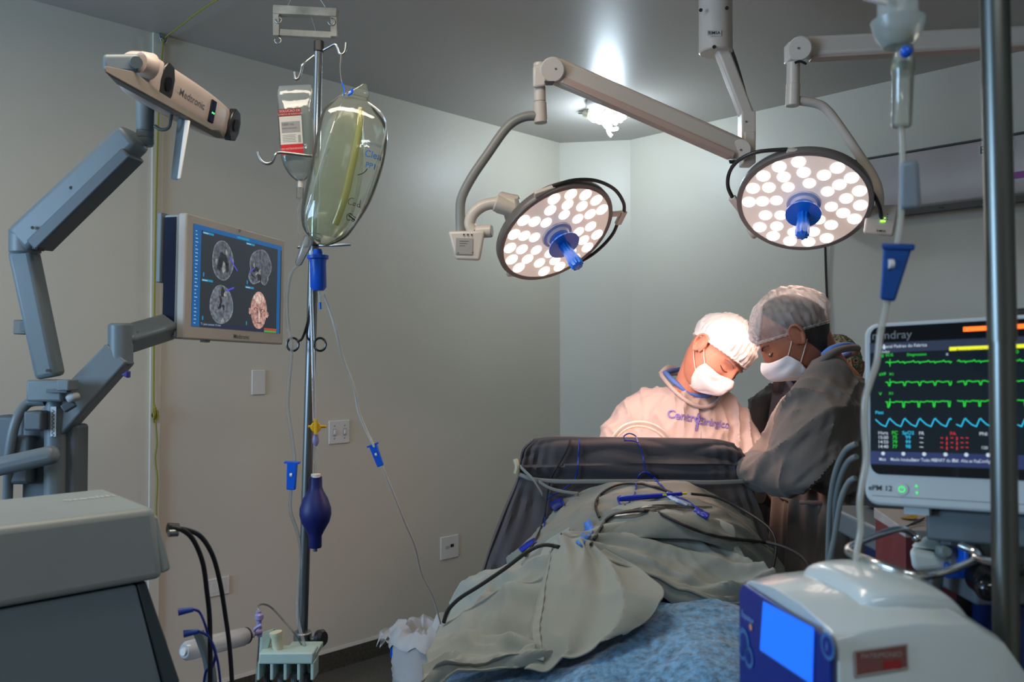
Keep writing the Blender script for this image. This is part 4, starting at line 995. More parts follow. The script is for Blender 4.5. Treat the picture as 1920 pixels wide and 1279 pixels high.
# ---- left lamp
dL = 2.6
cL = P(1043, 438, dL); R_L = S(118, dL)
nL_ = V((.414, -.52, -.747))
t = thing('surgical_light', 'left lit surgical light with its spring arm reaching to the round ceiling column', 'surgical light', P(1340, 0, 2.75))
fL, spotL = head(t, cL, nL_, V((.875, 0, .485)), R_L, (.50, 2.62, 1.22))
def onp(px, py, off=0.0, c=None, n=None): return PLN(px, py, c + n * off, n)
pL = lambda px, py, off=-.006: PLN(px, py, cL + nL_.normalized() * off, nL_.normalized())
def rail(t, pp, pts, r): MB().tube([pp(*p) for p in pts], r, 10, n=8).build('grab_rail', railm, t)
rail(t, pL, [(1036, 350), (1075, 338), (1118, 339), (1152, 355), (1169, 380), (1170, 398)], .0055)
rail(t, pL, [(1160, 412), (1148, 440), (1120, 470), (1085, 492), (1040, 508), (985, 514)], .0055)
def bracket(t, pp, a, b, w=.022, th=.014):
    a, b = pp(*a), pp(*b); z = (b - a).normalized(); n = (nL_ if pp is pL else nR_).normalized(); x = z.cross(n).normalized()
    MB().box((a + b) / 2, (w, (b - a).length, th), (x, z, n)).build('rail_bracket', M_lampw, t, bevel=.003)
bracket(t, pL, (1002, 366), (1040, 353)); bracket(t, pL, (1022, 358), (1026, 376), .03)
bracket(t, pL, (1170, 396), (1158, 420)); bracket(t, pL, (1163, 400), (1146, 402), .02, .008)
bracket(t, pL, (952, 512), (986, 512)); bracket(t, pL, (968, 510), (972, 502), .018)
# yoke
MB().lathe([(-.09, .028), (-.085, .034), (-.03, .036), (-.025, .030)], P(985, 392, dL + .02), (P(985, 392, dL) - P(930, 378, dL)), 24).build('hub', M_lampw, t)
MB().cyl(P(928, 380, dL), P(975, 397, dL + .01), S(16, dL), res=28, bev=.003).build('pivot', M_lampw, t)
MB().lathe([(0, .02), (.004, .048), (.014, .050), (.020, .045)], P(956, 398, dL + .01), V((.85, .45, .05)), 8).build('hex_plate', mat('enamel_grey', rgb(160, 154, 148), .4), t)
MB().tube([P(935, 380, dL), P(908, 385, dL), P(888, 400, dL), P(880, 420, dL), P(888, 434, dL)], S(11, dL), 14).build('yoke_tube', M_lampw, t)
MB().cyl(P(893, 435, dL), P(923, 433, dL - .01), S(12, dL), res=24, bev=.003).build('yoke_joint', M_lampw, t)
bx0 = P(874, 459, dL)
MB().hexa([P(840, 434, dL - .03), P(910, 432, dL - .03), P(910, 432, dL + .03), P(840, 434, dL + .03)][::-1], [P(854, 487, dL - .03), P(900, 489, dL - .03), P(900, 489, dL + .03), P(854, 487, dL + .03)][::-1]).build('control_box', M_lampw, t, bevel=.008)
f = Fr(P(873, 460, dL - .0315), (1, 0, -.03), (.03, 0, 1), (0, -1, 0))
m = MB(); f.rect(m, -.030, -.028, .022, .022, .0, .002); m.build('label_plate', mat('enamel_grey', rgb(160, 154, 148), .4), t, bevel=.001)
m = MB(); 
for k in range(3): f.line(m, [(-.018, .012 - k * .007), (.010 - k * .006, .012 - k * .007)], .0012, .0025)
for k in range(3): f.disc(m, -.006 + k * .012, .032, .0028, c=.003)
f.disc(m, -.022, -.024, .0018, c=.0027); f.disc(m, .022, -.022, .0018, c=.0027)
m.build('label_print', ink, t, flat=True)
dark_arm = mat('arm_tube_grey', rgb(140, 140, 136), .35)
MB().tube([P(864, 440, dL), P(863, 400, dL), P(866, 370, dL), P(885, 332, dL), P(915, 288, dL), P(943, 248, dL), P(962, 229, dL), P(984, 219, dL), P(1006, 217, dL)], S(9, dL), 16, n=8).build('bent_tube', dark_arm, t)
MB().cyl(P(1014, 231, dL), P(1012, 192, dL), S(12.5, dL), res=28, bev=.002).build('swivel', M_lampw, t)
MB().cyl(P(1012, 192, dL), P(1011, 118, dL), S(11.5, dL), res=28, bev=.003).build('swivel_post', M_lampw, t)
MB().hexa([P(999, 124, dL - .03), P(1030, 114, dL - .03), P(1030, 114, dL + .03), P(999, 124, dL + .03)], [P(999, 165, dL - .03), P(1024, 162, dL - .03), P(1024, 162, dL + .03), P(999, 165, dL + .03)]).build('elbow_block', M_lampw, t, bevel=.008)
MB().cyl(P(1036, 131, dL - .038), P(1036, 131, dL + .03), S(23, dL), res=40, bev=.004).build('elbow_joint', M_lampw, t)
MB().cyl(P(1042, 129, dL - .039), P(1042, 129, dL - .041), .003).build('screw', M_bgdark, t)
def sbeam(t, a, b, h0, h1, w, name, m, bev=.012, up=0.0):
    a, b = V(a), V(b); z = (b - a).normalized(); y = V((0, 1, 0)); y = (y - z * y.dot(z)).normalized(); x = y.cross(z)
    a, b = a + x * up, b + x * up
    def q(c, h): return [c + x * h / 2 - y * w / 2, c + x * h / 2 + y * w / 2, c - x * h / 2 + y * w / 2, c - x * h / 2 - y * w / 2]
    return MB().hexa(q(a, h0), q(b, h1)).build(name, m, t, bevel=bev)
sbeam(t, P(1036, 131, dL), P(1391, 283, 2.72), S(46, dL), S(40, dL), .055, 'spring_arm', M_lampw)
sbeam(t, P(1052, 152, dL), P(1372, 293, 2.70), S(13, dL), S(12, dL), .045, 'arm_cover', mat('arm_cover_tan', rgb(196, 168, 156), .35), .003)
MB().hexa([P(1020, 152, dL - .03), P(1040, 152, dL - .03), P(1040, 152, dL + .0), P(1020, 152, dL)], [P(1024, 160, dL - .03), P(1036, 160, dL - .03), P(1036, 160, dL), P(1024, 160, dL)]).build('arm_gap', M_black, t, bevel=.001)
MB().hexa([P(1366, 300, 2.69), P(1384, 300, 2.69), P(1384, 300, 2.72), P(1366, 300, 2.72)], [P(1368, 307, 2.69), P(1380, 307, 2.69), P(1380, 307, 2.72), P(1368, 307, 2.72)]).build('arm_gap', M_black, t, bevel=.001)
dc = 2.75
MB().cyl(P(1389, 281, dc - .065), P(1389, 281, dc + .02), S(19, dc), res=40, bev=.003).build('inner_joint', M_lampw, t)
MB().cyl(P(1389, 281, dc - .065), P(1389, 281, dc - .068), .003).build('screw', M_bgdark, t)
MB().box((P(1401, 262, dc) + P(1401, 300, dc)) / 2, (S(22, dc), .07, S(60, dc))).build('joint_block', M_lampw, t, bevel=.006)
MB().box((P(1400, 212, dc) + P(1400, 266, dc)) / 2, (S(26, dc), .055, S(54, dc))).build('arm_post', M_lampw, t, bevel=.004)
for (px, py) in ((1399, 228), (1400, 257)): MB().cyl(P(px, py, dc - .028), P(px, py, dc - .030), .003).build('screw', M_bgdark, t)
sbeam(t, P(1350, 88, dc), P(1400, 218, dc), S(24, dc), S(24, dc), .045, 'drop_arm', M_lampw, .008)
MB().tube([P(1366, 80, dc + .03), P(1380, 120, dc + .03), P(1393, 165, dc + .03), P(1404, 205, dc + .02)], .007, 10).build('rear_cable', M_bgdark, t)
top = P(1341, -130, dc); top.z = ROOM_H
cbot = P(1342, 100, dc)
MB().cyl(cbot, V((cbot.x, cbot.y, ROOM_H)), S(31, dc), res=48, bev=.004).build('ceiling_column', M_lampw, t)
MB().cyl(V((cbot.x, cbot.y, ROOM_H)), V((cbot.x, cbot.y, ROOM_H - .03)), .11, res=48).build('ceiling_flange', M_lampw, t)
for (px, py) in ((1314, 19), (1363, 15), (1339, 88)): MB().cyl(P(px, py, dc - .050), P(px, py, dc - .0535 ), .0058).build('screw', M_black, t)
f = Fr(P(1339, 62, dc - .0555), (1, 0, 0), (0, 0, 1), (0, -1, 0))
m = MB(); f.rect(m, -.022, -.009, .022, .009, .0005); m.build('column_sticker', mat('label_white', rgb(205, 208, 206), .5), t)
m = MB(); f.text(m, 'RIMSA', .0, 0, .014, .0012, .01); m.build('sticker_print', ink, t, flat=True)

# ---- right lamp
dR = 2.6
cR = P(1507, 380, dR); R_R = S(121, dR)
nR_ = V((-.236, -.58, -.779))
t = thing('surgical_light', 'right lit surgical light hanging from the bent tube in front of the air conditioner', 'surgical light', P(1507, 380, dR))
fR, spotR = head(t, cR, nR_, V((.956, 0, -.29)), R_R, (.52, 2.60, 1.22))
pR = lambda px, py, off=-.006: PLN(px, py, cR + nR_.normalized() * off, nR_.normalized())
rail(t, pR, [(1376, 375), (1365, 350), (1368, 322), (1386, 300), (1420, 285), (1476, 280)], .0060)
rail(t, pR, [(1512, 289), (1550, 297), (1592, 318), (1628, 350), (1648, 385), (1652, 412), (1646, 422)], .0060)
bracket(t, pR, (1474, 284), (1516, 289)); bracket(t, pR, (1494, 288), (1495, 306), .034)
bracket(t, pR, (1372, 370), (1392, 396), .024, .014)
bracket(t, pR, (1650, 416), (1622, 432), .030, .018)
MB().cyl(P(1406, 438, dR + .22), P(1448, 412, dR + .18), S(13, dR + .2), res=28, bev=.003).build('rear_grip', M_lampw, t)
MB().hexa([P(1625, 386, dR - .02), P(1686, 384, dR - .02), P(1686, 384, dR + .03), P(1625, 386, dR + .03)][::-1], [P(1618, 438, dR - .02), P(1675, 444, dR - .02), P(1675, 444, dR + .03), P(1618, 438, dR + .03)][::-1]).build('control_box', M_lampw, t, bevel=.008)
m = MB(); f = Fr(P(1655, 415, dR - .0225), (1, 0, -.05), (.05, 0, 1), (0, -1, 0))
f.rect(m, -.007, -.002, .008, .003, .001); f.disc(m, .006, .010, .0018, c=.001); m.build('green_light', glow('led_green_lime', (.25, 1, .05), 3), t, flat=True)
m = MB(); f.text(m, 'RIMSA', -.004, -.030, .010, .001, .01)
for k in range(3): f.disc(m, .014, .006 + k * .008, .0015, c=.001)
m.build('label_print', ink, t, flat=True)
MB().tube([P(1648, 395, dR + .01), P(1648, 362, dR), P(1638, 332, dR), P(1612, 292, dR), P(1578, 242, dR), P(1553, 209, dR), P(1533, 195, dR), P(1498, 189, dR)], S(8.5, dR), 16, n=8).build('bent_tube', M_lampw, t)
MB().cyl(P(1486, 199, dR), P(1487, 158, dR), S(13, dR), res=28, bev=.002).build('swivel', M_lampw, t)
MB().cyl(P(1487, 160, dR), P(1488, 100, dR), S(12, dR), res=28, bev=.002).build('swivel_post', M_lampw, t)
MB().cyl(P(1500, 91, dR - .045), P(1500, 91, dR + .03), S(22, dR), res=40, bev=.004).build('elbow_joint', M_lampw, t)
MB().box(P(1487, 100, dR), (S(26, dR), .05, S(36, dR))).build('elbow_block', M_lampw, t, bevel=.006)
MB().cyl(P(1497, 90, dR - .046), P(1497, 90, dR - .048), .003).build('screw', M_bgdark, t)
ce = P(2110, 62, 2.55)
sbeam(t, P(1506, 91, dR), ce, S(38, dR), S(40, dR), .055, 'spring_arm', M_lampw)
sbeam(t, P(1520, 108, dR), ce - V((.05, 0, S(16, dR))), S(10, dR), S(10, dR), .045, 'arm_cover', mat('arm_cover_tan', rgb(196, 168, 156), .35), .003)
MB().tube([P(1490, 118, dR - .03), P(1500, 115, dR - .035), P(1512, 120, dR - .035)], .004, 8).build('arm_gap', M_black, t)
MB().cyl(ce - V((0, 0, .06)), V((ce.x, ce.y, ROOM_H)), .05, res=36).build('ceiling_column', M_lampw, t)
# ------------------------------------------------------------------ people
def skin(n, c): return mat(n, c, .5, spec=.4, var=.07, vscale=25, bump=.15, bscale=260, sss=.0)
HA, HB, HC = .075, .097, .118
def base_pt(d):
    """smooth head shape without features; d unit direction, +y face, +z up"""
    x, y, z = d.x * HA, d.y * HB, d.z * HC
    if z < 0:
        t = -z / HC
        x *= 1 - .30 * t * t
        if y < 0: y *= 1 - .42 * t
        else: y *= 1 - .02 * t; y += .010 * t * (y / HB)
    else:
        if y < 0: y *= 1.04
    return V((x, y, z))
def gauss(a, s): return math.exp(-(a / s) ** 2)
def face_pt(d):
    p = base_pt(d)
    if d.y > 0:
        x, z = p.x, p.z; ax_ = abs(x); g = 0.0
        # nose
        if -.05 < z < .03:
            ramp = max(0, min(1, (.026 - z) / .055)); drop = max(0, min(1, (z + .046) / .012))
            g += (.006 + .020 * ramp) * drop * gauss(x, .0085 + .005 * ramp)
        g -= .0085 * gauss(ax_ - .030, .015) * gauss(z - .012, .011)
        g += .0050 * gauss(ax_ - .030, .010) * gauss(z - .008, .0075)
        g += .0045 * gauss(ax_ - .028, .020) * gauss(z - .032, .0075)
        g += .0030 * gauss(ax_ - .040, .014) * gauss(z + .020, .016)
        g += .0060 * gauss(x, .020) * gauss(z + .066, .007) - .002 * gauss(x, .02) * gauss(z + .073, .003)
        g += .0060 * gauss(x, .018) * gauss(z + .103, .012)
        p = p + V((0, g, 0))
    return p
def sdir(th, ph):       # th: 0 = face (+y), positive towards +x ; ph elevation
    return V((math.sin(th) * math.cos(ph), math.cos(th) * math.cos(ph), math.sin(ph)))
def head_mb(res=120):
    rs = []; n = res // 2
    for j in range(n + 1):
        ph = -PI / 2 + PI * (.01 + .98 * j / n)
        rs.append([face_pt(sdir(2 * PI * k / res, ph)) for k in range(res)])
    m = MB().rings(rs)
    for s in (-1, 1):     # ears: rim, inner fold, bowl, lobe
        b = V((s * (HA - .004), +.004, .0))
        def e(u, v, o): return b + V((s * (o + .004), u * -1, v))
        rim = [(-.010, -.020, .004), (-.014, -.004, .006), (-.010, .014, .009), (.004, .028, .013), (.018, .026, .018), (.024, .012, .020), (.021, -.006, .018), (.012, -.020, .013), (.004, -.028, .009)]
        m.tube([e(*p) for p in rim], [.003, .0035, .0038, .004, .0042, .0042, .004, .0042, .0055], 8, n=4)
        m.tube([e(*p) for p in [(.000, .016, .009), (.010, .012, .012), (.013, .0, .012), (.007, -.012, .009)]], .0032, 8, n=3)
        m.loft([(e(.003, -.027, .008), V((0, .006, 0)), V((.005, 0, 0))), (e(.005, -.012, .008), V((0, .014, 0)), V((.006, 0, 0))), (e(.007, .008, .009), V((0, .017, 0)), V((.006, 0, 0))), (e(.009, .023, .011), V((0, .011, 0)), V((.005, 0, 0)))], 14, 3)
        m.tube([b + V((0, 0, 0)), e(.004, 0, .002)], .010, 10, smooth=False)
    return m
def xf(m, R, t, s=1.0):
    m.v = [R @ (p * s) + t for p in m.v]; return m
def person(name_label, hp, yaw, pitch, roll, skincol, body_parts, cap_fn, size=1.0, loc=None, hair=None, group=None):
    """hp: head centre; yaw about z (0 = facing +y), pitch down, roll; body_parts(mb) adds neck, trunk and limbs in world space"""
    R = (Matrix.Rotation(yaw, 3, 'Z') @ Matrix.Rotation(-pitch, 3, 'X') @ Matrix.Rotation(roll, 3, 'Y'))
    t = thing('person', name_label, 'person', loc)
    hm = xf(head_mb(), R, hp, size)
    body_parts['neck'](hm, R)
    hm = remeshed(hm, .0024, 2)
    bm_ = MB(); body_parts['trunk'](bm_); bm_ = remeshed(bm_, .009, 3)
    hm.add(bm_.v, bm_.f)
    sk = skin('skin_' + body_parts['id'], skincol)
    hm.build('body', sk, t, keep=True)
    to = lambda p: R @ (p * size) + hp
    return t, R, to
def patch(fn, us, vs): return MB().grid([[fn(u, v) for u in us] for v in vs])
def lin(a, b, n): return [a + (b - a) * k / (n - 1) for k in range(n)]

capw = None
def cap_shell(to, n_axis, lim, puff, seed, mat_, t, name='surgical_cap', back=0.0, wr=.004, thick=0.0, front=.0, droop=0.0):
    """bouffant cap over the part of the head on the n_axis side; lim = cosine at the gathered edge"""
    z = n_axis.normalized(); x = V((1, 0, 0)); x = (x - z * x.dot(z)).normalized(); y = z.cross(x)
    rs = []; res = 160; n = 34; th_max = math.acos(lim)
    for j in range(n + 1):
        q = .01 + .99 * j / n; th = q * th_max; ring = []
        for k in range(res):
            a = 2 * PI * k / res
            d = (z * math.cos(th) + (x * math.cos(a) + y * math.sin(a)) * math.sin(th)).normalized()
            b = base_pt(d)
            e = math.sin(min(1, (1 - q) * 3.2) * PI / 2)       # falls to the gathered edge
            gather = max(0, (q - .45) / .55)
            w_ = wr * (noise.noise(V((d.x * 7 + seed, d.y * 7, d.z * 7))) + .6 * noise.noise(V((d.x * 16, d.y * 16 + seed, d.z * 16)))) + .0022 * gather * math.sin(a * 34 + 3 * noise.noise(V((a * 2, seed, 0)))) * (1 if wr > 0 else 0)
            off = .005 + puff * e + w_ + back * max(0, -d.y) * e + front * max(0, d.y) * e
            p = b + b.normalized() * off
            p = p + V((0, 0, -droop * max(0, d.y) * q * e))
            ring.append(to(p))
        rs.append(ring)
    m = MB().rings(rs, cap=False); m.add([], [])
    # close the crown
    m.f.append(list(range(res)))
    o = m.build(name, mat_, t)
    # gathered frill round the edge
    pts = []
    for k in range(0, 96):
        a = 2 * PI * k / 96; th = th_max * 1.005
        d = (z * math.cos(th) + (x * math.cos(a) + y * math.sin(a)) * math.sin(th)).normalized(); b = base_pt(d)
        pts.append(to(b + b.normalized() * (.006 + .0015 * math.sin(a * 30)) + z * .0012 * math.sin(a * 41)))
    MB().tube(pts, .0036, 8, closed=True, n=2).build('cap_band', mat_, o)
    return o
def face_mask(to, t, mm, ears=(-1, 1), top=.0, wdt=1.0, bulge=.016):
    rows = []
    nu, nv = 41, 31
    for j in range(nv):
        v = j / (nv - 1)
        row = []
        for i in range(nu):
            u = -1 + 2 * i / (nu - 1)
            half = (1.02 + .10 * math.sin(v * PI)) * wdt
            th = u * half
            zt = -.010 + .012 * gauss(u, .3) - .014 * abs(u) ** 1.5
            zb_ = -.122 + .030 * abs(u) ** 2
            z = zt + (zb_ - zt) * v + top
            # find the base surface at this height
            ph = math.asin(max(-.985, min(.985, z / HC)))
            b = base_pt(sdir(th, ph))
            bl = math.cos(u * PI / 2) * (.010 + bulge * math.sin(min(1, v * 1.15) * PI)) + .005 + .014 * gauss(u, .22) * gauss(v - .22, .30)
            dirn = V((b.x, b.y, 0)).normalized()
            pleat = .0022 * math.sin(v * PI * 5.0) * (math.cos(u * PI / 2) ** .5) + .005 * noise.noise(V((u * 3, v * 3, 4))) + .004 * math.exp(-((u - .06) / .07) ** 2) * min(1, v * 3)
            row.append(to(b + dirn * (bl + pleat)))
        rows.append(row)
    o = MB().grid(rows).build('face_mask', mm, t, solid=.0012)
    for s in ears:
        i = 0 if s < 0 else nu - 1
        ear = V((s * (HA + .008), -.014, .024)); ear2 = V((s * (HA + .006), -.014, -.024))
        up, lo = rows[1][i], rows[int(nv * .55)][i]
        MB().tube([up, (up + to(ear)) / 2 + (to(V((s * .07, 0, 0))) - to(V((0, 0, 0)))) * .08, to(ear + V((0, .012, .005))), to(ear)], .0011, 6, n=5).build('ear_loop', mm, t)
        MB().tube([lo, (lo + to(ear2)) / 2 + (to(V((s * .07, 0, 0))) - to(V((0, 0, 0)))) * .04, to(ear2)], .0011, 6, n=5).build('ear_loop', mm, t)
    return o
def eyes(to, t, brow_m, lash_m, open_=False):
    for s in (-1, 1):
        def fp(x, z, o=.001):
            # point on the featured face at (x,z): solve direction
            ph = math.asin(max(-1, min(1, z / HC))); cx = x / (HA * math.cos(ph)); th = math.asin(max(-1, min(1, cx)))
            p = face_pt(sdir(th, ph)); return to(p + V((x, .05, 0)).normalized() * o)
        MB().tube([fp(s * .014, .026), fp(s * .024, .032), fp(s * .036, .034), fp(s * .047, .028)], [.0022, .0032, .003, .0015], 8, n=5, sx=.7).build('eyebrow', brow_m, t)
        MB().tube([fp(s * .018, .005, .0006), fp(s * .026, .0015, .0010), fp(s * .034, .0015, .0010), fp(s * .043, .006, .0006)], .0011, 6, n=5).build('eyelash', lash_m, t)
        if open_: MB().tube([fp(s * .018, .013, .0002), fp(s * .027, .017, .0002), fp(s * .036, .0165, .0002), fp(s * .044, .011, .0002)], .0006, 6, n=5).build('eyelid_crease', lash_m, t)

def cloth_disp(amp, sc, seed, st=(1, 1, 1)):
    def fn(p):
        q = V((p.x * st[0], p.y * st[1], p.z * st[2])) * sc + V((seed, seed * .7, 0))
        w_ = V((noise.noise(q * .5), noise.noise(q * .5 + V((1, 2, 3))), noise.noise(q * .5 + V((5, 5, 5))))) * 1.6
        a = noise.noise(q + w_)
        b = noise.noise(q * 2.1 + w_ * 1.5 + V((9, 1, 3)))
        return amp * ((1 - min(1, 3.2 * abs(a))) ** 1.5 - .3) + amp * .5 * ((1 - min(1, 3 * abs(b))) ** 1.5 - .3)
    return fn
def ell(c, ax_, ay, az): return c
def limb(m, pts, rs, res=18, sx=1.0): m.tube(pts, rs, res, n=5, sx=sx); return m
def hand(m, w, d, up, s=1.0):
    """palm and five bent fingers; w wrist, d towards the fingertips, up back of the hand"""
    d = d.normalized(); up = (up - d * up.dot(d)).normalized(); x = d.cross(up)
    m.loft([(w - d * .01, x * .024, up * .017), (w + d * .03, x * .034, up * .015), (w + d * .075, x * .040, up * .013), (w + d * .09, x * .036, up * .010)], 16, 4)
    for i, (o, L_) in enumerate(((-.030, .066), (-.010, .076), (.010, .071), (.029, .056))):
        a = w + d * .080 + x * o
        m.tube([a - d * .01, a + d * L_ * .42 - up * .006, a + d * L_ * .72 - up * .022, a + d * L_ * .86 - up * .040], [.0095, .0088, .008, .0068], 10, n=4)
    a = w + d * .02 - x * .030
    m.tube([a, a - x * .022 + d * .022 - up * .01, a - x * .026 + d * .050 - up * .022, a - x * .016 + d * .068 - up * .03], [.012, .0105, .0095, .0075], 10, n=4)
    return m

gown_grey = mat('gown_grey', rgb(104, 97, 92), .85, var=.06, vscale=6, bump=.25, bscale=500, sheen=.15)
gown_dark = mat('gown_dark', rgb(92, 88, 88), .88, var=.06, vscale=6, bump=.25, bscale=500, sheen=.1)
scrub_blue = mat('scrub_blue', rgb(88, 124, 196), .8, bump=.2, bscale=400)
mask_m = mat('mask_white', rgb(228, 222, 222), .75, bump=.15, bscale=300)
cap_m = mat('cap_white', rgb(232, 230, 228), .7, bump=.5, bscale=60)
glove = mat('glove_cream', rgb(220, 205, 180), .4)
sutm = mat('trouser_blue', rgb(70, 96, 150), .8)

# ---------------- surgeon 1 (left, facing the viewer, head bent down)
hp1 = P(1341, 667, 2.86)
def trunk_common(m, neck, hip, feet, sh_l, sh_r, el_l, el_r, wr_l, wr_r, fore, side):
    """neck, hip points; side = unit vector left-right, fore = unit forward"""
    up = (neck - hip).normalized()
    m.loft([(neck - up * .01, side * .055, fore * .05), (neck - up * .06, side * .11, fore * .065), (neck - up * .15, side * .135, fore * .085), (neck - up * .30, side * .130, fore * .090), (hip + up * .05, side * .125, fore * .09), (hip - V((0, 0, .08)), side * .14, fore * .10)], 28, 5)
    for ft, s in zip(feet, (-1, 1)):
        h = hip + side * (.085 * s) - V((0, 0, .06)); k = (h + ft) / 2 + fore * .03
        m.tube([h, k + V((0, 0, .16)), k, ft + V((0, 0, .28)), ft + V((0, 0, .06))], [.09, .075, .056, .052, .036], 16, n=4)
        m.loft([(ft + V((0, 0, .04)) - fore * .05, side * .035, V((0, 0, .035))), (ft + V((0, 0, .045)) + fore * .03, side * .042, V((0, 0, .04))), (ft + V((0, 0, .03)) + fore * .14, side * .045, V((0, 0, .025))), (ft + V((0, 0, .025)) + fore * .19, side * .03, V((0, 0, .018)))], 14, 4)
    for s_, e_, w_ in ((sh_l, el_l, wr_l), (sh_r, el_r, wr_r)):
        m.tube([s_, (s_ + e_) / 2, e_, (e_ + w_) / 2, w_], [.036, .038, .034, .032, .025], 14, n=4)
        hand(m, w_, (w_ - e_), V((0, 0, 1)))
nk1 = P(1284, 752, 2.95)
hip1 = V((P(1275, 900, 3.05).x, 3.05, .98))
side = V((1, 0, 0)); fo = V((0, -1, 0))
s1 = dict(sh_l=P(1205, 785, 3.0), sh_r=P(1356, 795, 3.0), el_l=P(1160, 900, 2.87), el_r=P(1390, 895, 2.86), wr_l=P(1225, 880, 2.64), wr_r=P(1315, 875, 2.62))
ft1 = [V((hip1.x - .12, 3.08, 0)), V((hip1.x + .12, 3.04, 0))]
def neck1(m, R):
    j = hp1 + R @ V((0, -.030, -.055))
    m.tube([j + (j - nk1).normalized() * .03, (j + nk1) / 2, nk1 + V((0, .01, -.03))], [.050, .053, .066], 24, n=4)
p1, R1, to1 = person('surgeon in a pale gown and white cap bent over the table, facing the viewer', hp1, math.radians(200), math.radians(40), math.radians(-33), rgb(196, 134, 110),
    dict(id='fair', neck=neck1, trunk=lambda m: trunk_common(m, nk1, hip1, ft1, s1['sh_l'], s1['sh_r'], s1['el_l'], s1['el_r'], s1['wr_l'], s1['wr_r'], fo, side)), None, 1.10, V((hip1.x, 3.05, 0)))
cap_shell(to1, V((0, -.26, 1)), .16, .018, 1.3, cap_m, p1, back=.010, wr=.006, droop=.0)
face_mask(to1, p1, mask_m)
hairg = mat('grey_hair', rgb(120, 110, 104), .7, bump=.5, bscale=200)
eyes(to1, p1, hairg, mat('lash_dark', rgb(70, 36, 28), .7))
def long_folds(amp, e1_, e2_, s1_, s2_, seed):
    """crisp folds running along e2_, spaced along e1_"""
    e1_, e2_ = V(e1_).normalized(), V(e2_).normalized()
    def fn(p):
        q = V((p.dot(e1_) * s1_, p.y * s1_ * .5, p.dot(e2_) * s2_)) + V((seed, seed * 1.7, 0))
        w_ = .8 * noise.noise(q * .45 + V((4, 4, 4)))
        a = noise.noise(q + V((w_, w_, 0))); b = noise.noise(q * 1.9 + V((w_, 7, w_)))
        return amp * ((1 - min(1, 3.0 * abs(a))) ** 1.4 - .35) + .45 * amp * ((1 - min(1, 3.2 * abs(b))) ** 1.4 - .3)
    return fn
def gown(t, m, vox, amp, sc, seed, m_, name='gown', st=(1, 1, .45), lf=None, sm=3):
    g = remeshed(m, vox, sm, .7)
    displace(g, cloth_disp(amp, sc, seed, st))
    if lf: displace(g, lf)
    g2 = MB(); g2.v, g2.f = g.v, g.f
    o = g2.build(name, m_, t, keep=True)
    return o, g2
m = MB()
nkg = nk1 + V((0, .02, 0))
X = V((1, 0, 0)); Yv = V((0, 1, 0))
def sec_px(cx, y, hw, d, th): return (P(cx, y, d), X * S(hw, d), Yv * th)
m.loft([sec_px(1288, 722, 44, 2.97, .075), sec_px(1286, 742, 68, 2.98, .10), sec_px(1283, 764, 90, 2.99, .125), sec_px(1280, 800, 112, 3.0, .145), sec_px(1276, 860, 128, 3.0, .155), sec_px(1275, 960, 122, 3.02, .15), sec_px(1275, 1100, 128, 3.04, .17), sec_px(1275, 1330, 142, 3.05, .20)], 40, 5)
m.tube([P(1245, 752, 2.98), P(1212, 760, 2.99), P(1186, 784, 2.98), P(1162, 830, 2.95), P(1152, 895, 2.88), P(1175, 905, 2.78), P(1210, 888, 2.68), P(1232, 880, 2.62)], [.062, .064, .068, .074, .078, .066, .052, .040], 22, n=5)
m.tube([P(1330, 760, 2.98), P(1354, 776, 2.98), P(1374, 804, 2.97), P(1388, 848, 2.93), P(1400, 900, 2.86), P(1375, 905, 2.76), P(1335, 890, 2.66), P(1318, 882, 2.61)], [.065, .068, .072, .072, .072, .064, .050, .040], 22, n=5)
gm1 = mat('gown_pale', rgb(186, 172, 166), .85, var=.05, vscale=6, bump=.25, bscale=500, sheen=.15)
go1, gg1 = gown(p1, m, .0065, .008, 6, 2.0, gm1, lf=long_folds(.016, (1, 0, 0), (0, 0, 1), 11, 2.6, 3.3), sm=14)
m = MB()
nq = [P(1240, 703, 2.99), P(1262, 730, 2.90), P(1292, 754, 2.865), P(1322, 764, 2.87), P(1346, 752, 2.90), P(1356, 730, 2.97), P(1330, 715, 3.04), P(1280, 700, 3.06)]
m.tube(nq, [.008, .007, .007, .007, .007, .008, .010, .010], 10, closed=True, n=6); m.build('collar', gm1, p1)
m = MB(); m.tube([p + V((0, .008, .010)) for p in [P(1248, 704, 2.98), P(1266, 722, 2.905), P(1294, 742, 2.88), P(1322, 748, 2.885), P(1342, 738, 2.91), P(1346, 720, 2.98), P(1320, 708, 3.03), P(1280, 698, 3.05)]], .0085, 10, closed=True, n=6); m.build('scrub_collar', scrub_blue, p1)
m = MB(); m.tube([P(1236, 700, 3.02), P(1247, 693, 3.02), P(1256, 688, 3.03), P(1270, 690, 3.04)], [.004, .010, .009, .004], 10, sx=.5, n=5); m.build('neck_tie', gm1, p1)
# printed words on the chest, laid on the gown surface
bv = BVHTree.FromPolygons([tuple(p) for p in gg1.v], gg1.f)
def on_surface(bv_, px, py, off=.002):
    r = ray(px, py).normalized(); h = bv_.ray_cast(EYE + r * 1.2, r)
    return (h[0] - r * off) if h[0] is not None else P(px, py, 2.85)
m = MB()
def word(txt, cx, cy, size, slope, stretch=1.0):
    vs, fs = glyphs(txt, size, .022)
    m.add([on_surface(bv, cx + a * stretch + b * .15, cy - b + a * slope, .0035) for a, b in vs], fs)
word('Centro', 1282, 781, 21, .17, 1.0)
word('Cirúrgico', 1338, 793, 19, .12, .82)
word('†', 1308, 789, 34, .1)
m.build('gown_print', mat('print_violet', rgb(128, 114, 182), .8), go1, flat=True)
def strip(bv_, pts, r, name, m_, par, off=.001):
    MB().tube([on_surface(bv_, px, py, off) for px, py in pts], r, 6, n=3).build(name, m_, par)

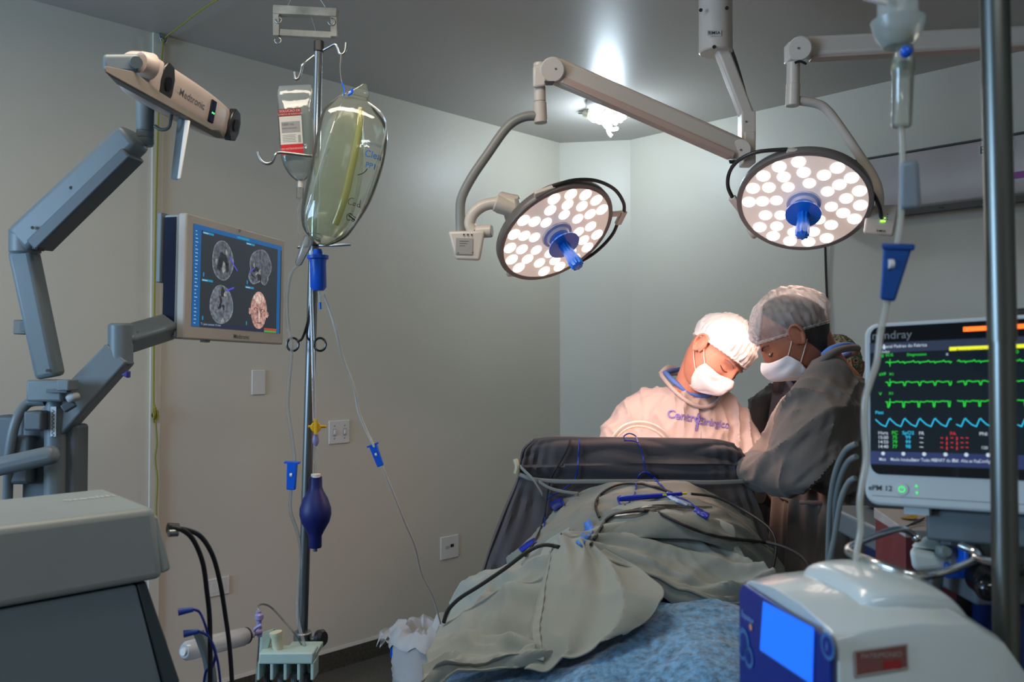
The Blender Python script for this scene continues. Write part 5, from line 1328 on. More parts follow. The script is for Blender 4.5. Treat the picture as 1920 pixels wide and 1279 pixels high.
# ---------------- surgeon 2 (right, in profile)
hp2 = P(1491, 628, 2.34)
fo2 = V((-1, .12, 0)).normalized(); sd2 = V((.12, 1, 0)).normalized()
nk2 = P(1560, 712, 2.36)
hip2 = V((P(1580, 900, 2.42).x, 2.42, .98))
ft2 = [V((hip2.x, 2.28, 0)), V((hip2.x - .02, 2.56, 0))]
s2 = dict(sh_l=P(1560, 755, 2.28), sh_r=P(1548, 755, 2.46), el_l=P(1502, 866, 2.17), el_r=P(1478, 845, 2.52), wr_l=P(1410, 876, 2.32), wr_r=P(1400, 872, 2.56))
def neck2(m, R):
    j = hp2 + R @ V((0, -.026, -.05))
    m.tube([j + (j - nk2).normalized() * .02, (j + nk2) / 2 + V((0, 0, -.004)), nk2 + V((0.02, 0, -.03))], [.047, .053, .072], 24, n=4)
p2, R2, to2 = person('surgeon in a dark grey gown and white cap seen in profile beside the monitor', hp2, math.radians(72), math.radians(42), math.radians(-4), rgb(150, 92, 68),
    dict(id='brown', neck=neck2, trunk=lambda m: trunk_common(m, nk2, hip2, ft2, s2['sh_l'], s2['sh_r'], s2['el_l'], s2['el_r'], s2['wr_l'], s2['wr_r'], fo2, sd2)), None, .99, V((hip2.x, 2.42, 0)))
hair2 = mat('black_hair', (.02, .016, .014), .6, bump=.6, bscale=250)
# short hair under the cap and down the nape
rs = []
zz = V((0, -.95, .32)).normalized()
xx = V((1, 0, 0)); yy = zz.cross(xx)
for j in range(25):
    th = (.01 + .99 * j / 24) * math.radians(89)
    rs.append([to2((lambda b: b + b.normalized() * (.0035 * min(1, (24 - j) / 4)))(base_pt((zz * math.cos(th) + (xx * math.cos(a) + yy * math.sin(a)) * math.sin(th)).normalized()))) for a in [2 * PI * k / 80 for k in range(80)]])
MB().rings(rs, cap=True).build('hair', hair2, p2)
cap2 = clearmat('sheer_cap_fabric', (.93, .93, .93), .26, .5, (.92, .91, .90), .5)
cap_shell(to2, V((0, -.36, 1)), .10, .012, 4.1, cap2, p2, back=.014, wr=.006)
cap_shell(to2, V((0, .60, .80)), .86, .0135, 2.2, clearmat('cap_fold_fabric', (.95, .95, .95), .62, .5, (.95, .94, .93), .3), p2, name='cap_fold', wr=.004)
face_mask(to2, p2, mask_m, wdt=.98)
eyes(to2, p2, hair2, hair2)
m = MB(); m.tube([to2(V((s * .020, HB * .94 - .002, .006))) for s in (0.9, 1.3)], .001, 6); 
for s in (-1, 1):
    ph_ = math.asin(.006 / HC); pe = face_pt(sdir(math.asin(s * .031 / HA), ph_)); axs = (R2 @ V((1, 0, 0)), R2 @ V((0, 1, 0)), R2 @ V((0, 0, 1)))
    eo = MB().ball(to2(pe), (.0105, .0030, .0034), axs, res=16).build('eye', mat('eye_white', rgb(190, 170, 155), .6), p2)
    MB().ball(to2(pe + V((0, .0014, 0))), (.0042, .0024, .0034), axs, res=14).build('iris', mat('iris_brown', (.02, .01, .006), .5), eo)
m = MB()
m.loft([(P(1566, 690, 2.36), V((.078, 0, -.03)), V((0, .085, 0))), (P(1580, 712, 2.37), V((.105, 0, -.02)), V((0, .14, 0))), (P(1592, 745, 2.38), V((.125, 0, 0)), V((0, .17, 0))), (P(1592, 800, 2.39), V((.142, 0, 0)), V((0, .18, 0))), (P(1588, 860, 2.40), V((.155, 0, 0)), V((0, .18, 0))), (P(1590, 925, 2.42), V((.15, 0, 0)), V((0, .17, 0)))], 40, 5)
m.tube([P(1562, 715, 2.30), P(1548, 745, 2.24), P(1526, 788, 2.19), P(1510, 832, 2.16), P(1500, 866, 2.15), P(1468, 884, 2.19), P(1434, 884, 2.26), P(1410, 878, 2.32)], [.074, .086, .092, .090, .076, .062, .056, .048], 26, n=5)
m.tube([P(1585, 740, 2.30), P(1580, 800, 2.25), P(1560, 865, 2.22), P(1520, 890, 2.2)], [.09, .10, .09, .06], 24, n=5)
m.tube([P(1545, 725, 2.46), P(1518, 760, 2.50), P(1492, 805, 2.52), P(1472, 845, 2.52), P(1440, 868, 2.54), P(1405, 872, 2.56)], [.060, .068, .070, .066, .056, .045], 22, n=5)
g2m = gown_grey
go2, gg2 = gown(p2, m, .0065, .010, 4.8, 5.0, g2m, 'gown', (1, 1, .6), lf=long_folds(.017, (.73, 0, -.69), (.69, 0, .73), 10, 2.8, 1.1), sm=22)
# skirt of the gown with deep vertical folds, open at the back
rs = []
for j in range(30):
    v = j / 29; ring = []
    zc = P(0, 905, 2.42).z + (.42 - P(0, 905, 2.42).z) * v
    for k in range(220):
        a = 2 * PI * k / 220
        fold = (1 + (.05 + .05 * v) * math.sin(a * 9 + 1.3 * math.sin(v * 2)) + .03 * math.sin(a * 23 + 2 * v) + .05 * noise.noise(V((math.cos(a) * 2, math.sin(a) * 2, v * 2))))
        ring.append(V((hip2.x - .022 + math.cos(a) * (.165 + .04 * v) * fold, 2.42 + math.sin(a) * (.17 + .05 * v) * fold, zc)))
    rs.append(ring)
MB().rings(rs, cap=True).build('gown_skirt', g2m, p2)
MB().tube([V((hip2.x - .022 + math.cos(a) * .165, 2.42 + math.sin(a) * .172, P(0, 926, 2.42).z + .006 * math.sin(3 * a))) for a in [2 * PI * k / 20 for k in range(20)]], .007, 8, closed=True, sx=.5).build('waist_tie', g2m, p2)
skb = [V((hip2.x - .022 + math.cos(a) * .178, 2.42 + math.sin(a) * .185, 0)) for a in (-1.95, -1.85)]
MB().tube([V((skb[0].x, skb[0].y - .004, 1.10)), V((skb[0].x + .01, skb[0].y - .012, .98)), V((skb[0].x - .008, skb[0].y - .02, .85)), V((skb[0].x + .01, skb[0].y - .025, .65))], .006, 8, sx=.4).build('tie_end', g2m, p2)
MB().tube([V((skb[1].x, skb[1].y - .004, 1.10)), V((skb[1].x + .02, skb[1].y - .012, .95)), V((skb[1].x + .012, skb[1].y - .02, .80)), V((skb[1].x + .03, skb[1].y - .025, .60))], .004, 8, sx=.4).build('tie_end', g2m, p2)
m = MB(); m.tube([P(1508, 712, 2.30), P(1522, 694, 2.25), P(1545, 672, 2.22), P(1575, 656, 2.24), P(1605, 652, 2.32), P(1600, 660, 2.45), P(1560, 680, 2.50), P(1525, 705, 2.42)], .010, 10, closed=True, n=6); m.build('collar', g2m, p2)
m = MB(); m.tube([P(1545, 664, 2.26), P(1560, 653, 2.25), P(1585, 647, 2.27), P(1606, 651, 2.34), P(1598, 657, 2.44), P(1560, 674, 2.46)], .008, 10, closed=True, n=6); m.build('scrub_collar', scrub_blue, p2)

# ---------------- third person behind them
hp3 = P(1570, 694, 3.13)
nk3 = P(1535, 745, 3.20); hip3 = V((P(1505, 900, 3.27).x, 3.27, .96))
s3 = dict(sh_l=P(1448, 780, 3.25), sh_r=P(1578, 780, 3.25), el_l=P(1425, 890, 3.17), el_r=P(1600, 900, 3.15), wr_l=P(1450, 920, 3.01), wr_r=P(1560, 920, 3.01))
def neck3(m, R):
    j = hp3 + R @ V((0, -.03, -.05))
    m.tube([j, (j + nk3) / 2, nk3 + V((0, .01, -.03))], [.050, .053, .066], 20, n=4)
p3, R3, to3 = person('assistant in a dark gown and patterned cap standing half hidden behind both surgeons', hp3, math.radians(165), math.radians(25), 0, rgb(150, 92, 66),
    dict(id='tan', neck=neck3, trunk=lambda m: trunk_common(m, nk3, hip3, [V((hip3.x - .1, 3.29, 0)), V((hip3.x + .1, 3.27, 0))], s3['sh_l'], s3['sh_r'], s3['el_l'], s3['el_r'], s3['wr_l'], s3['wr_r'], fo, side)), None, 1.0, V((hip3.x, 3.27, 0)))
capf = mat('patterned_cap', rgb(120, 116, 90), .8)
nt = capf.node_tree; b_ = nt.nodes['Principled BSDF']
vr = nt.nodes.new('ShaderNodeTexNoise'); vr.inputs['Scale'].default_value = 34; vr.inputs['Detail'].default_value = 3
cr = nt.nodes.new('ShaderNodeValToRGB'); cr.color_ramp.interpolation = 'CONSTANT'
cols = ((.0, (70, 96, 72)), (.42, (168, 152, 120)), (.48, (60, 110, 90)), (.53, (150, 84, 66)), (.58, (176, 166, 140)), (.64, (66, 60, 50)))
cr.color_ramp.elements[0].color = rgb(*cols[0][1]) + (1,); cr.color_ramp.elements[1].position = cols[1][0]; cr.color_ramp.elements[1].color = rgb(*cols[1][1]) + (1,)
for p_, c_ in cols[2:]:
    e_ = cr.color_ramp.elements.new(p_); e_.color = rgb(*c_) + (1,)
tc = nt.nodes.new('ShaderNodeTexCoord'); nt.links.new(tc.outputs['Object'], vr.inputs['Vector']); nt.links.new(vr.outputs[0], cr.inputs[0]); nt.links.new(cr.outputs[0], b_.inputs['Base Color'])
cap_shell(to3, V((0, -.2, 1)), .06, .012, 7.7, capf, p3, wr=.004)
face_mask(to3, p3, mask_m)
eyes(to3, p3, hair2, hair2)
m = MB()
m.loft([sec_px(1515, 715, 42, 3.25, .08), sec_px(1512, 738, 82, 3.26, .11), sec_px(1508, 770, 104, 3.27, .14), sec_px(1505, 820, 112, 3.27, .15), sec_px(1505, 920, 110, 3.28, .15), sec_px(1505, 1080, 115, 3.29, .17), sec_px(1505, 1260, 125, 3.29, .19)], 36, 5)
m.tube([P(1470, 748, 3.24), P(1438, 768, 3.24), P(1420, 820, 3.22), P(1418, 885, 3.17), P(1435, 915, 3.07), P(1455, 920, 3.01)], [.06, .070, .072, .072, .058, .042], 20, n=5)
m.tube([P(1560, 748, 3.24), P(1590, 770, 3.24), P(1604, 820, 3.22), P(1605, 890, 3.17), P(1585, 915, 3.07), P(1560, 920, 3.01)], [.06, .070, .072, .072, .058, .042], 20, n=5)
go3, gg3 = gown(p3, m, .010, .018, 7, 8.0, gown_dark)
bv3 = BVHTree.FromPolygons([tuple(p) for p in gg3.v], gg3.f)
rows = []
for py in (712, 735, 760, 790, 820, 850):
    w0 = 1462 - (py - 712) * .16; rows.append([on_surface(bv3, w0 - 10 + k * 10, py, .012) for k in range(6)])
MB().grid(rows).build('front_panel', mat('panel_mauve', rgb(176, 162, 172), .85), p3)
MB().tube([P(1480, 700, 3.19), P(1496, 716, 3.15), P(1515, 726, 3.13), P(1545, 716, 3.15), P(1556, 698, 3.21), P(1520, 694, 3.27)], .016, 10, closed=True, n=6).build('scrub_collar', mat('scrub_navy', rgb(30, 44, 84), .8), p3)
# ------------------------------------------------------------------ operating table and drapes
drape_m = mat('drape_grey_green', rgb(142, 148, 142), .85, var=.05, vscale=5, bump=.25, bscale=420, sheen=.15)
dark_m = mat('drape_charcoal', rgb(70, 67, 71), .88, var=.05, vscale=5, bump=.25, bscale=420, sheen=.1)
t = thing('operating_table', 'operating table hidden under the drapes, only its shape showing', 'operating table', V((.22, 1.95, 0)))
MB().box(V((.22, 1.95, .70)), (.50, 1.25, .05)).build('table_top', M_steel, t, bevel=.01)
MB().box(V((.22, 1.95, .75)), (.48, 1.20, .05)).build('cushion', M_black, t, bevel=.015)
MB().box(V((.22, 2.15, .43)), (.22, .30, .46)).build('column', M_steel, t, bevel=.02)
MB().box(V((.22, 2.05, .06)), (.45, .95, .11)).build('base', M_bgdark, t, bevel=.03)

def patch_grid(ctrl, nu=10, nv=10):
    """ctrl rows of (px, py, depth); smooth surface through them, rows may hold different columns count = equal"""
    rows = [[tuple(P(*c)) for c in r] for r in ctrl]
    rows = [spline(r, nu) for r in rows]
    cols = [spline([r[i] for r in rows], nv) for i in range(len(rows[0]))]
    return [[V(cols[i][j]) for i in range(len(cols))] for j in range(len(cols[0]))]
def folds(g, fn):
    """g: grid of points; move along the normal by fn(u, v, p)"""
    m, n = len(g), len(g[0]); out = []
    for j in range(m):
        row = []
        for i in range(n):
            a = g[j][min(i + 1, n - 1)] - g[j][max(i - 1, 0)]; b = g[min(j + 1, m - 1)][i] - g[max(j - 1, 0)][i]
            nn_ = a.cross(b)
            if nn_.length > 0: nn_.normalize()
            if nn_.z < 0: nn_ = -nn_
            row.append(g[j][i] + nn_ * fn(i / (n - 1), j / (m - 1), g[j][i]))
        out.append(row)
    return out
def ridge(q, seed):     # soft sharp-crested folds
    a = noise.noise(q + V((seed, 0, 0)) + V((noise.noise(q * .6 + V((0, seed, 0))), noise.noise(q * .6 + V((3, seed, 1))), 0)) * .9)
    return 1 - abs(a) * 2.6

# screen drape: cloth hung over the anaesthesia screen, tied round with a tape
scd = 2.30
t = thing('screen_drape', 'charcoal drape hung over the screen frame at the head of the table', 'surgical drape', P(1190, 1000, scd))
top = [(978, 858), (976, 842), (984, 829), (1000, 823), (1040, 822), (1110, 823), (1190, 824), (1270, 825), (1340, 827), (1375, 833), (1392, 845), (1400, 866)]
MB().tube([P(990, 1150, scd + .012), P(990, 900, scd + .012), P(992, 850, scd + .012), P(1012, 838, scd + .012), P(1190, 836, scd + .012), P(1366, 840, scd + .012), P(1388, 856, scd + .012), P(1392, 900, scd + .012), P(1392, 1150, scd + .012)], .006, 10).build('screen_frame', M_steel, t)
def scr_ctrl(dd):
    return [
        [(px, py, scd + dd) for px, py in [(1000, 825), (1040, 821), (1110, 822), (1190, 823), (1270, 824), (1340, 826), (1378, 834)]],
        [(982, 842, scd - .012), (1030, 838, scd - .016), (1110, 838, scd - .018), (1190, 838, scd - .018), (1270, 840, scd - .018), (1345, 841, scd - .016), (1396, 850, scd - .012)],
        [(974, 872, scd - .018), (1025, 872, scd - .024), (1110, 872, scd - .028), (1190, 872, scd - .028), (1270, 873, scd - .028), (1350, 873, scd - .022), (1404, 876, scd - .012)],
        [(970, 902, scd - .014), (1025, 904, scd - .020), (1110, 905, scd - .020), (1190, 906, scd - .020), (1270, 907, scd - .020), (1352, 908, scd - .018), (1408, 908, scd - .012)],
        [(945, 962, scd - .035), (1020, 962, scd - .04), (1110, 962, scd - .04), (1190, 962, scd - .04), (1270, 962, scd - .04), (1365, 962, scd - .04), (1428, 962, scd - .03)],
        [(912, 1050, scd - .07), (1000, 1050, scd - .07), (1100, 1050, scd - .06), (1190, 1050, scd - .06), (1280, 1050, scd - .06), (1385, 1050, scd - .07), (1452, 1040, scd - .05)],
        [(893, 1130, scd - .10), (990, 1130, scd - .09), (1100, 1130, scd - .07), (1190, 1130, scd - .07), (1290, 1130, scd - .07), (1400, 1130, scd - .09), (1478, 1130, scd - .08)],
        [(880, 1230, scd - .12), (985, 1230, scd - .10), (1100, 1230, scd - .08), (1190, 1230, scd - .08), (1290, 1230, scd - .08), (1410, 1230, scd - .10), (1495, 1230, scd - .10)]]
def scr_f(u, v, p):
    low = max(0, (v - .42) / .58); up_ = max(0, 1 - abs(v - .25) / .25)
    edge = max(0, abs(u - .5) * 2 - .45) / .55
    pinch = 1 - math.exp(-((v - .42) / .07) ** 2) * .85
    a = u * 46 + 3 * math.sin(v * 4)
    return -(low * .010 * math.sin(a) + low * .006 * math.sin(a * 2.3 + 1) + edge * .006 * math.sin(u * 120) * min(1, v * 4) * (1 - low * .3) + .013 * ridge(V((u * 3.2 + v * 2.0, v * 4 - u, 0)), 3) * up_) * pinch
g = folds(patch_grid(scr_ctrl(.0), 14, 10), scr_f)
MB().grid(g).build('front_sheet', dark_m, t, solid=.002)
gb = [[p + V((0, .018 + .05 * min(1, j / 30), -.0005)) for p in r] for j, r in enumerate(g)]
MB().grid(gb).build('rear_sheet', dark_m, t, solid=.002)
side = MB()
for idx in (0, -1):
    side.grid([[r[idx] * (1 - k / 4) + rb[idx] * (k / 4) for k in range(5)] for r, rb in zip(g, gb)])
side.grid([[a * (1 - k / 4) + b * (k / 4) + V((0, 0, .004 * math.sin(PI * k / 4))) for a, b in zip(g[0], gb[0])] for k in range(5)])
side.build('edge_fold', dark_m, t, solid=.002)
t = thing('tie_tape', 'pale grey tape tied round the charcoal screen drape', 'tape', P(1190, 906, scd))
tape = mat('tape_grey', rgb(128, 130, 126), .8)
def band(pts, w_, name='band'):
    rows = [[P(px, py - w_ / 2 + w_ * k / 3, dd) for px, py, dd in spline(pts, 6)] for k in range(4)]
    return MB().grid(rows).build(name, tape, t, solid=.0015)
band([(970, 888, 2.262), (1000, 899, 2.252), (1050, 903, 2.246), (1110, 903, 2.244), (1190, 903, 2.244), (1270, 904, 2.244), (1340, 905, 2.247), (1408, 902, 2.262)], 8)
band([(972, 872, 2.262), (984, 884, 2.25), (1000, 900, 2.24), (1014, 922, 2.238), (1017, 928, 2.238)], 7, 'tape_end')
band([(1010, 903, 2.24), (1030, 915, 2.236), (1055, 922, 2.232), (1085, 926, 2.228)], 6, 'tape_end')
MB().tube([P(966, 862, 2.27), P(970, 874, 2.262), P(968, 888, 2.262)], .007, 8).build('knot', mat('tape_cream', rgb(170, 165, 140), .7), t)

# torso drape (far): under layer
t_ = None
under = [
    [(986, 1010, 2.28), (1030, 958, 2.27), (1085, 922, 2.25), (1150, 905, 2.24), (1230, 900, 2.24), (1300, 908, 2.24), (1360, 935, 2.25), (1420, 985, 2.27)],
    [(965, 1035, 2.22), (1020, 985, 2.20), (1080, 948, 2.17), (1150, 928, 2.15), (1230, 922, 2.14), (1310, 930, 2.15), (1375, 960, 2.18), (1445, 1025, 2.22)],
    [(945, 1055, 2.14), (1005, 1010, 2.11), (1070, 972, 2.08), (1145, 950, 2.06), (1230, 944, 2.05), (1315, 950, 2.06), (1395, 985, 2.10), (1465, 1060, 2.15)],
    [(930, 1085, 2.08), (990, 1040, 2.04), (1060, 1002, 2.0), (1140, 978, 1.98), (1230, 970, 1.97), (1320, 975, 1.98), (1405, 1010, 2.02), (1478, 1090, 2.08)],
    [(930, 1110, 2.0), (990, 1075, 1.97), (1060, 1030, 1.95), (1140, 1010, 1.94), (1230, 1005, 1.94), (1320, 1010, 1.94), (1400, 1045, 1.97), (1470, 1120, 2.02)]]
def uf(u, v, p): return .013 * ridge(V((u * 4.5, v * 3.0, 0)), 11) + .004 * ridge(V((u * 9 + v * 2, v * 4, 0)), 2) - .004
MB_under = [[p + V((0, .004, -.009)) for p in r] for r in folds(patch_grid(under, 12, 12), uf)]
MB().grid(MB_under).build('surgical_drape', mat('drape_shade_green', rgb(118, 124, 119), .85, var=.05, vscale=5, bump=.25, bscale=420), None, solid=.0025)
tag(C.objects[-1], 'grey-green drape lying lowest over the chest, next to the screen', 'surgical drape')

# light drape folded over the torso (upper right sheet)
main = [
    [(1060, 1012, 2.03), (1100, 990, 2.05), (1135, 966, 2.07), (1180, 948, 2.08), (1225, 941, 2.08), (1275, 946, 2.08), (1315, 956, 2.07), (1340, 972, 2.06)],
    [(1052, 1020, 1.97), (1098, 1006, 2.0), (1140, 988, 2.02), (1185, 974, 2.03), (1235, 968, 2.03), (1290, 974, 2.03), (1335, 990, 2.02), (1372, 1012, 2.0)],
    [(1052, 1026, 1.93), (1100, 1019, 1.95), (1150, 1008, 1.97), (1200, 1000, 1.98), (1250, 1002, 1.98), (1305, 1014, 1.98), (1355, 1034, 1.97), (1400, 1052, 1.95)],
    [(1058, 1030, 1.90), (1110, 1032, 1.91), (1165, 1030, 1.92), (1215, 1034, 1.92), (1265, 1042, 1.92), (1320, 1058, 1.92), (1375, 1074, 1.91), (1432, 1070, 1.90)],
    [(1064, 1032, 1.885), (1125, 1048, 1.87), (1180, 1064, 1.86), (1235, 1078, 1.86), (1285, 1095, 1.85), (1338, 1108, 1.85), (1392, 1108, 1.85), (1455, 1082, 1.87)],
    [(1066, 1035, 1.88), (1130, 1056, 1.85), (1186, 1076, 1.83), (1240, 1094, 1.82), (1292, 1115, 1.81), (1345, 1130, 1.80), (1396, 1124, 1.82), (1462, 1092, 1.86)]]
def mf(u, v, p):
    s = 0
    for (c0, k0, amp, wd) in ((.55, .15, .012, .05), (.30, -.25, .012, .06), (.78, .30, .010, .04), (.95, -.35, .008, .04)):
        dd = v - (c0 + k0 * (u - .5)); s += amp * math.exp(-(dd / wd) ** 2)
    return 1.5 * s + .011 * ridge(V((u * 2.2 + v * 2.8, v * 3.2 - u * 1.2, 0)), 21) + .003 * ridge(V((u * 7, v * 7, 0)), 5) - .002
gm_ = folds(patch_grid(main, 14, 14), mf)
t = thing('surgical_drape', 'light grey-green drape folded over the patient\'s torso under the black cables', 'surgical drape', P(1250, 1080, 1.9))
MB().grid(gm_).build('sheet', drape_m, t, solid=.003)
m = MB(); hem = [p + V((0, -.002, .001)) for p in gm_[-1]]
m.tube(hem[::5] + [hem[-1]], .0035, 8, n=3); m.build('hem', drape_m, t)
rows = [[p + V((0, -.004 * k, -.018 * k)) for p in gm_[-1]] for k in range(3)]
MB().grid(rows).build('hem_turn', drape_m, t, solid=.0015)

# lower left sheet hanging over the table side
low = [
    [(1072, 1002, 2.02), (1030, 1012, 2.03), (990, 1035, 2.04), (948, 1058, 2.05), (906, 1082, 2.06), (870, 1103, 2.06), (840, 1128, 2.05)],
    [(1070, 1030, 1.95), (1028, 1050, 1.96), (985, 1075, 1.97), (942, 1098, 1.98), (902, 1118, 1.98), (868, 1140, 1.98), (836, 1165, 1.97)],
    [(1066, 1065, 1.88), (1022, 1085, 1.89), (978, 1108, 1.89), (936, 1130, 1.89), (896, 1148, 1.89), (860, 1168, 1.88), (828, 1192, 1.88)],
    [(1060, 1110, 1.80), (1016, 1128, 1.80), (972, 1146, 1.80), (930, 1160, 1.80), (890, 1174, 1.80), (852, 1192, 1.79), (816, 1215, 1.79)],
    [(1050, 1155, 1.72), (1008, 1172, 1.72), (964, 1186, 1.72), (920, 1196, 1.72), (880, 1206, 1.71), (842, 1220, 1.71), (806, 1240, 1.70)],
    [(1042, 1200, 1.65), (1000, 1214, 1.64), (955, 1224, 1.64), (912, 1230, 1.64), (872, 1236, 1.64), (834, 1244, 1.63), (800, 1256, 1.63)],
    [(1040, 1238, 1.60), (998, 1250, 1.59), (950, 1256, 1.59), (905, 1258, 1.59), (864, 1258, 1.59), (828, 1262, 1.58), (794, 1290, 1.57)],
    [(1036, 1250, 1.585), (994, 1262, 1.575), (946, 1266, 1.575), (900, 1268, 1.575), (858, 1268, 1.575), (822, 1290, 1.57), (786, 1340, 1.56)]]
def lf(u, v, p):
    s = 0
    for (c0, k0, amp, wd) in ((.30, .35, .014, .05), (.52, .30, -.012, .05), (.62, .45, .012, .04), (.80, .25, .012, .05), (.12, .2, .008, .04)):
        dd = v - (c0 + k0 * (.5 - u)); s += amp * math.exp(-(dd / wd) ** 2) * (.5 + .5 * math.sin(u * 3 + 1))
    return 2.0 * s + .018 * ridge(V((u * 1.8 - v * 1.6, v * 3.4 + u * 1.5, 0)), 31) + .004 * ridge(V((u * 5, v * 6, 0)), 8) - .004
gl_ = folds(patch_grid(low, 12, 12), lf)
t = thing('surgical_drape', 'grey-green drape hanging off the near left side of the table, with the folded-back flap', 'surgical drape', P(930, 1250, 1.6))
MB().grid(gl_).build('sheet', drape_m, t, solid=.003)
flap = [
    [(1048, 1036, 1.90), (1054, 1022, 1.90), (1066, 1016, 1.895), (1082, 1024, 1.89), (1100, 1034, 1.885), (1128, 1046, 1.88)],
    [(1036, 1068, 1.86), (1050, 1055, 1.855), (1074, 1050, 1.85), (1104, 1056, 1.845), (1140, 1066, 1.84), (1180, 1076, 1.84)],
    [(1022, 1108, 1.80), (1044, 1098, 1.79), (1080, 1092, 1.78), (1124, 1090, 1.775), (1170, 1094, 1.77), (1216, 1102, 1.77)],
    [(1010, 1150, 1.735), (1040, 1144, 1.72), (1084, 1134, 1.71), (1134, 1124, 1.70), (1188, 1118, 1.70), (1243, 1122, 1.70)],
    [(1001, 1190, 1.67), (1034, 1184, 1.655), (1082, 1174, 1.645), (1134, 1160, 1.64), (1186, 1150, 1.64), (1232, 1148, 1.65)],
    [(1005, 1222, 1.62), (1036, 1218, 1.605), (1080, 1208, 1.60), (1126, 1194, 1.60), (1168, 1182, 1.605), (1200, 1180, 1.61)],
    [(1008, 1246, 1.585), (1036, 1246, 1.575), (1074, 1240, 1.57), (1110, 1228, 1.57), (1142, 1214, 1.575), (1168, 1204, 1.58)],
    [(985, 1266, 1.56), (1020, 1266, 1.555), (1060, 1256, 1.55), (1095, 1244, 1.55), (1124, 1232, 1.555), (1148, 1220, 1.56)]]
def ff(u, v, p): return .012 + .012 * ridge(V((u * 2.0 + v * 1.0, v * 1.6 - u, 0)), 41) * math.sin(PI * min(1, u * 3) / 2) + .012 * math.exp(-((u - .33 - .1 * v) / .06) ** 2) * max(0, 1 - v * 1.8) + .010 * math.exp(-((v - .42 - .28 * (u - .5)) / .05) ** 2) * u
gf_ = folds(patch_grid(flap, 12, 12), ff)
MB().grid(gf_).build('folded_flap', drape_m, t, solid=.003)
# puckered hem along the flap's left edge, plain hem along the bottom of the sheet
rows = [[gf_[j][i] + V((0, -.009, .006)) * min(1, i + .1, 8 - i + .3) + V((0, -.0012, .0018)) * math.sin(j * 1.15 + i * .12) * (i / 8) for j in range(len(gf_) - 10)] for i in range(0, 9)]
MB().grid(rows).build('hem', mat('hem_grey_green', rgb(152, 157, 150), .85, bump=.3, bscale=300), t, solid=.0012)
rows = [[p + V((0, -.009, .006)) * min(1, i + .1, 6 - i + .3) for p in gl_[-19 + i][10:]] for i in range(0, 7)]
MB().grid(rows).build('hem', mat('hem_grey_green', rgb(152, 157, 150), .85, bump=.3, bscale=300), t, solid=.0012)

# blue fleece blanket over the legs
fleece = mat('blue_fleece', rgb(92, 146, 190), .95, var=.55, vscale=75, bump=1.0, bscale=180, sheen=.6)
nt = fleece.node_tree
blk = [
    [(820, 1235, 1.76), (900, 1200, 1.78), (1000, 1165, 1.80), (1100, 1138, 1.80), (1200, 1118, 1.80), (1290, 1108, 1.80), (1370, 1112, 1.80), (1460, 1140, 1.82), (1540, 1200, 1.85)],
    [(800, 1270, 1.66), (880, 1250, 1.66), (990, 1210, 1.66), (1100, 1172, 1.66), (1200, 1140, 1.66), (1290, 1124, 1.66), (1380, 1130, 1.66), (1480, 1170, 1.69), (1570, 1250, 1.73)],
    [(780, 1310, 1.56), (870, 1285, 1.54), (990, 1240, 1.53), (1100, 1208, 1.52), (1200, 1172, 1.52), (1295, 1152, 1.52), (1395, 1160, 1.52), (1500, 1220, 1.56), (1600, 1310, 1.60)],
    [(760, 1350, 1.46), (860, 1310, 1.42), (990, 1272, 1.40), (1110, 1248, 1.38), (1210, 1222, 1.38), (1310, 1205, 1.38), (1410, 1220, 1.39), (1520, 1290, 1.43), (1630, 1390, 1.48)],
    [(740, 1440, 1.36), (850, 1390, 1.30), (990, 1350, 1.27), (1120, 1325, 1.25), (1220, 1310, 1.25), (1330, 1300, 1.25), (1440, 1320, 1.27), (1550, 1390, 1.32), (1670, 1500, 1.38)],
    [(720, 1560, 1.28), (840, 1520, 1.20), (990, 1490, 1.16), (1120, 1470, 1.14), (1230, 1460, 1.14), (1350, 1455, 1.14), (1460, 1480, 1.16), (1580, 1540, 1.22), (1700, 1640, 1.30)]]
def bf(u, v, p): return .012 * ridge(V((u * 3.5, v * 2.4, 0)), 51) + .006 * ridge(V((u * 8, v * 6, 0)), 15) + .0022 * noise.noise(p * 60) + .0015 * noise.noise(p * 140) - .008
blk = [[(a_, b_, c_ + .18) for a_, b_, c_ in r] for r in blk]
gb_ = folds(patch_grid(blk, 26, 26), bf)
t = thing('fleece_blanket', 'mottled blue fleece blanket covering the legs at the bottom of the picture', 'blanket', P(1230, 1279, 1.4))
MB().grid(gb_).build('blanket', fleece, t, solid=.006)
sk = MB()
sk.grid([[p * (1 - k / 5) + V((p.x - .02 - .02 * k / 5, p.y, .50)) * (k / 5) for k in range(6)] for p in [r[0] for r in gb_][::6]])
sk.grid([[p * (1 - k / 5) + V((p.x + .02 + .02 * k / 5, p.y, .50)) * (k / 5) for k in range(6)] for p in [r[-1] for r in gb_][::6]])
sk.build('hanging_side', fleece, t, solid=.006)

# ------------------------------------------------------------------ instruments and cables on the drapes
surf = MB()
for g_ in (MB_under, gm_, gl_, gf_, gb_, g): surf.grid(g_)
bvs = BVHTree.FromPolygons([tuple(p) for p in surf.v], surf.f)
def OS(px, py, off=.004): return on_surface(bvs, px, py, off)
cable_m = mat('cable_black', (.012, .012, .013), .5)
def lay(name, label, pts, r, m_, cat, off=None, n=5):
    o = (off if off is not None else r) + .0045
    ps = []; last = None
    for px, py in spline(pts, 3):
        q = OS(px, py, o); dq = (q - EYE).dot(FWD)
        if last is not None and abs(dq - last) > .10: dq = last; q = P(px, py, dq)
        last = dq; ps.append(q)
    ob = MB().tube(ps, r, 8, n=3).build(name, m_, None); tag(ob, label, cat); return ob
lay('black_cable', 'thick black cable crossing the drape from the far left down to the right', [(1035, 1022), (1060, 1024), (1090, 1000)], .0035, cable_m, 'cable') if False else None
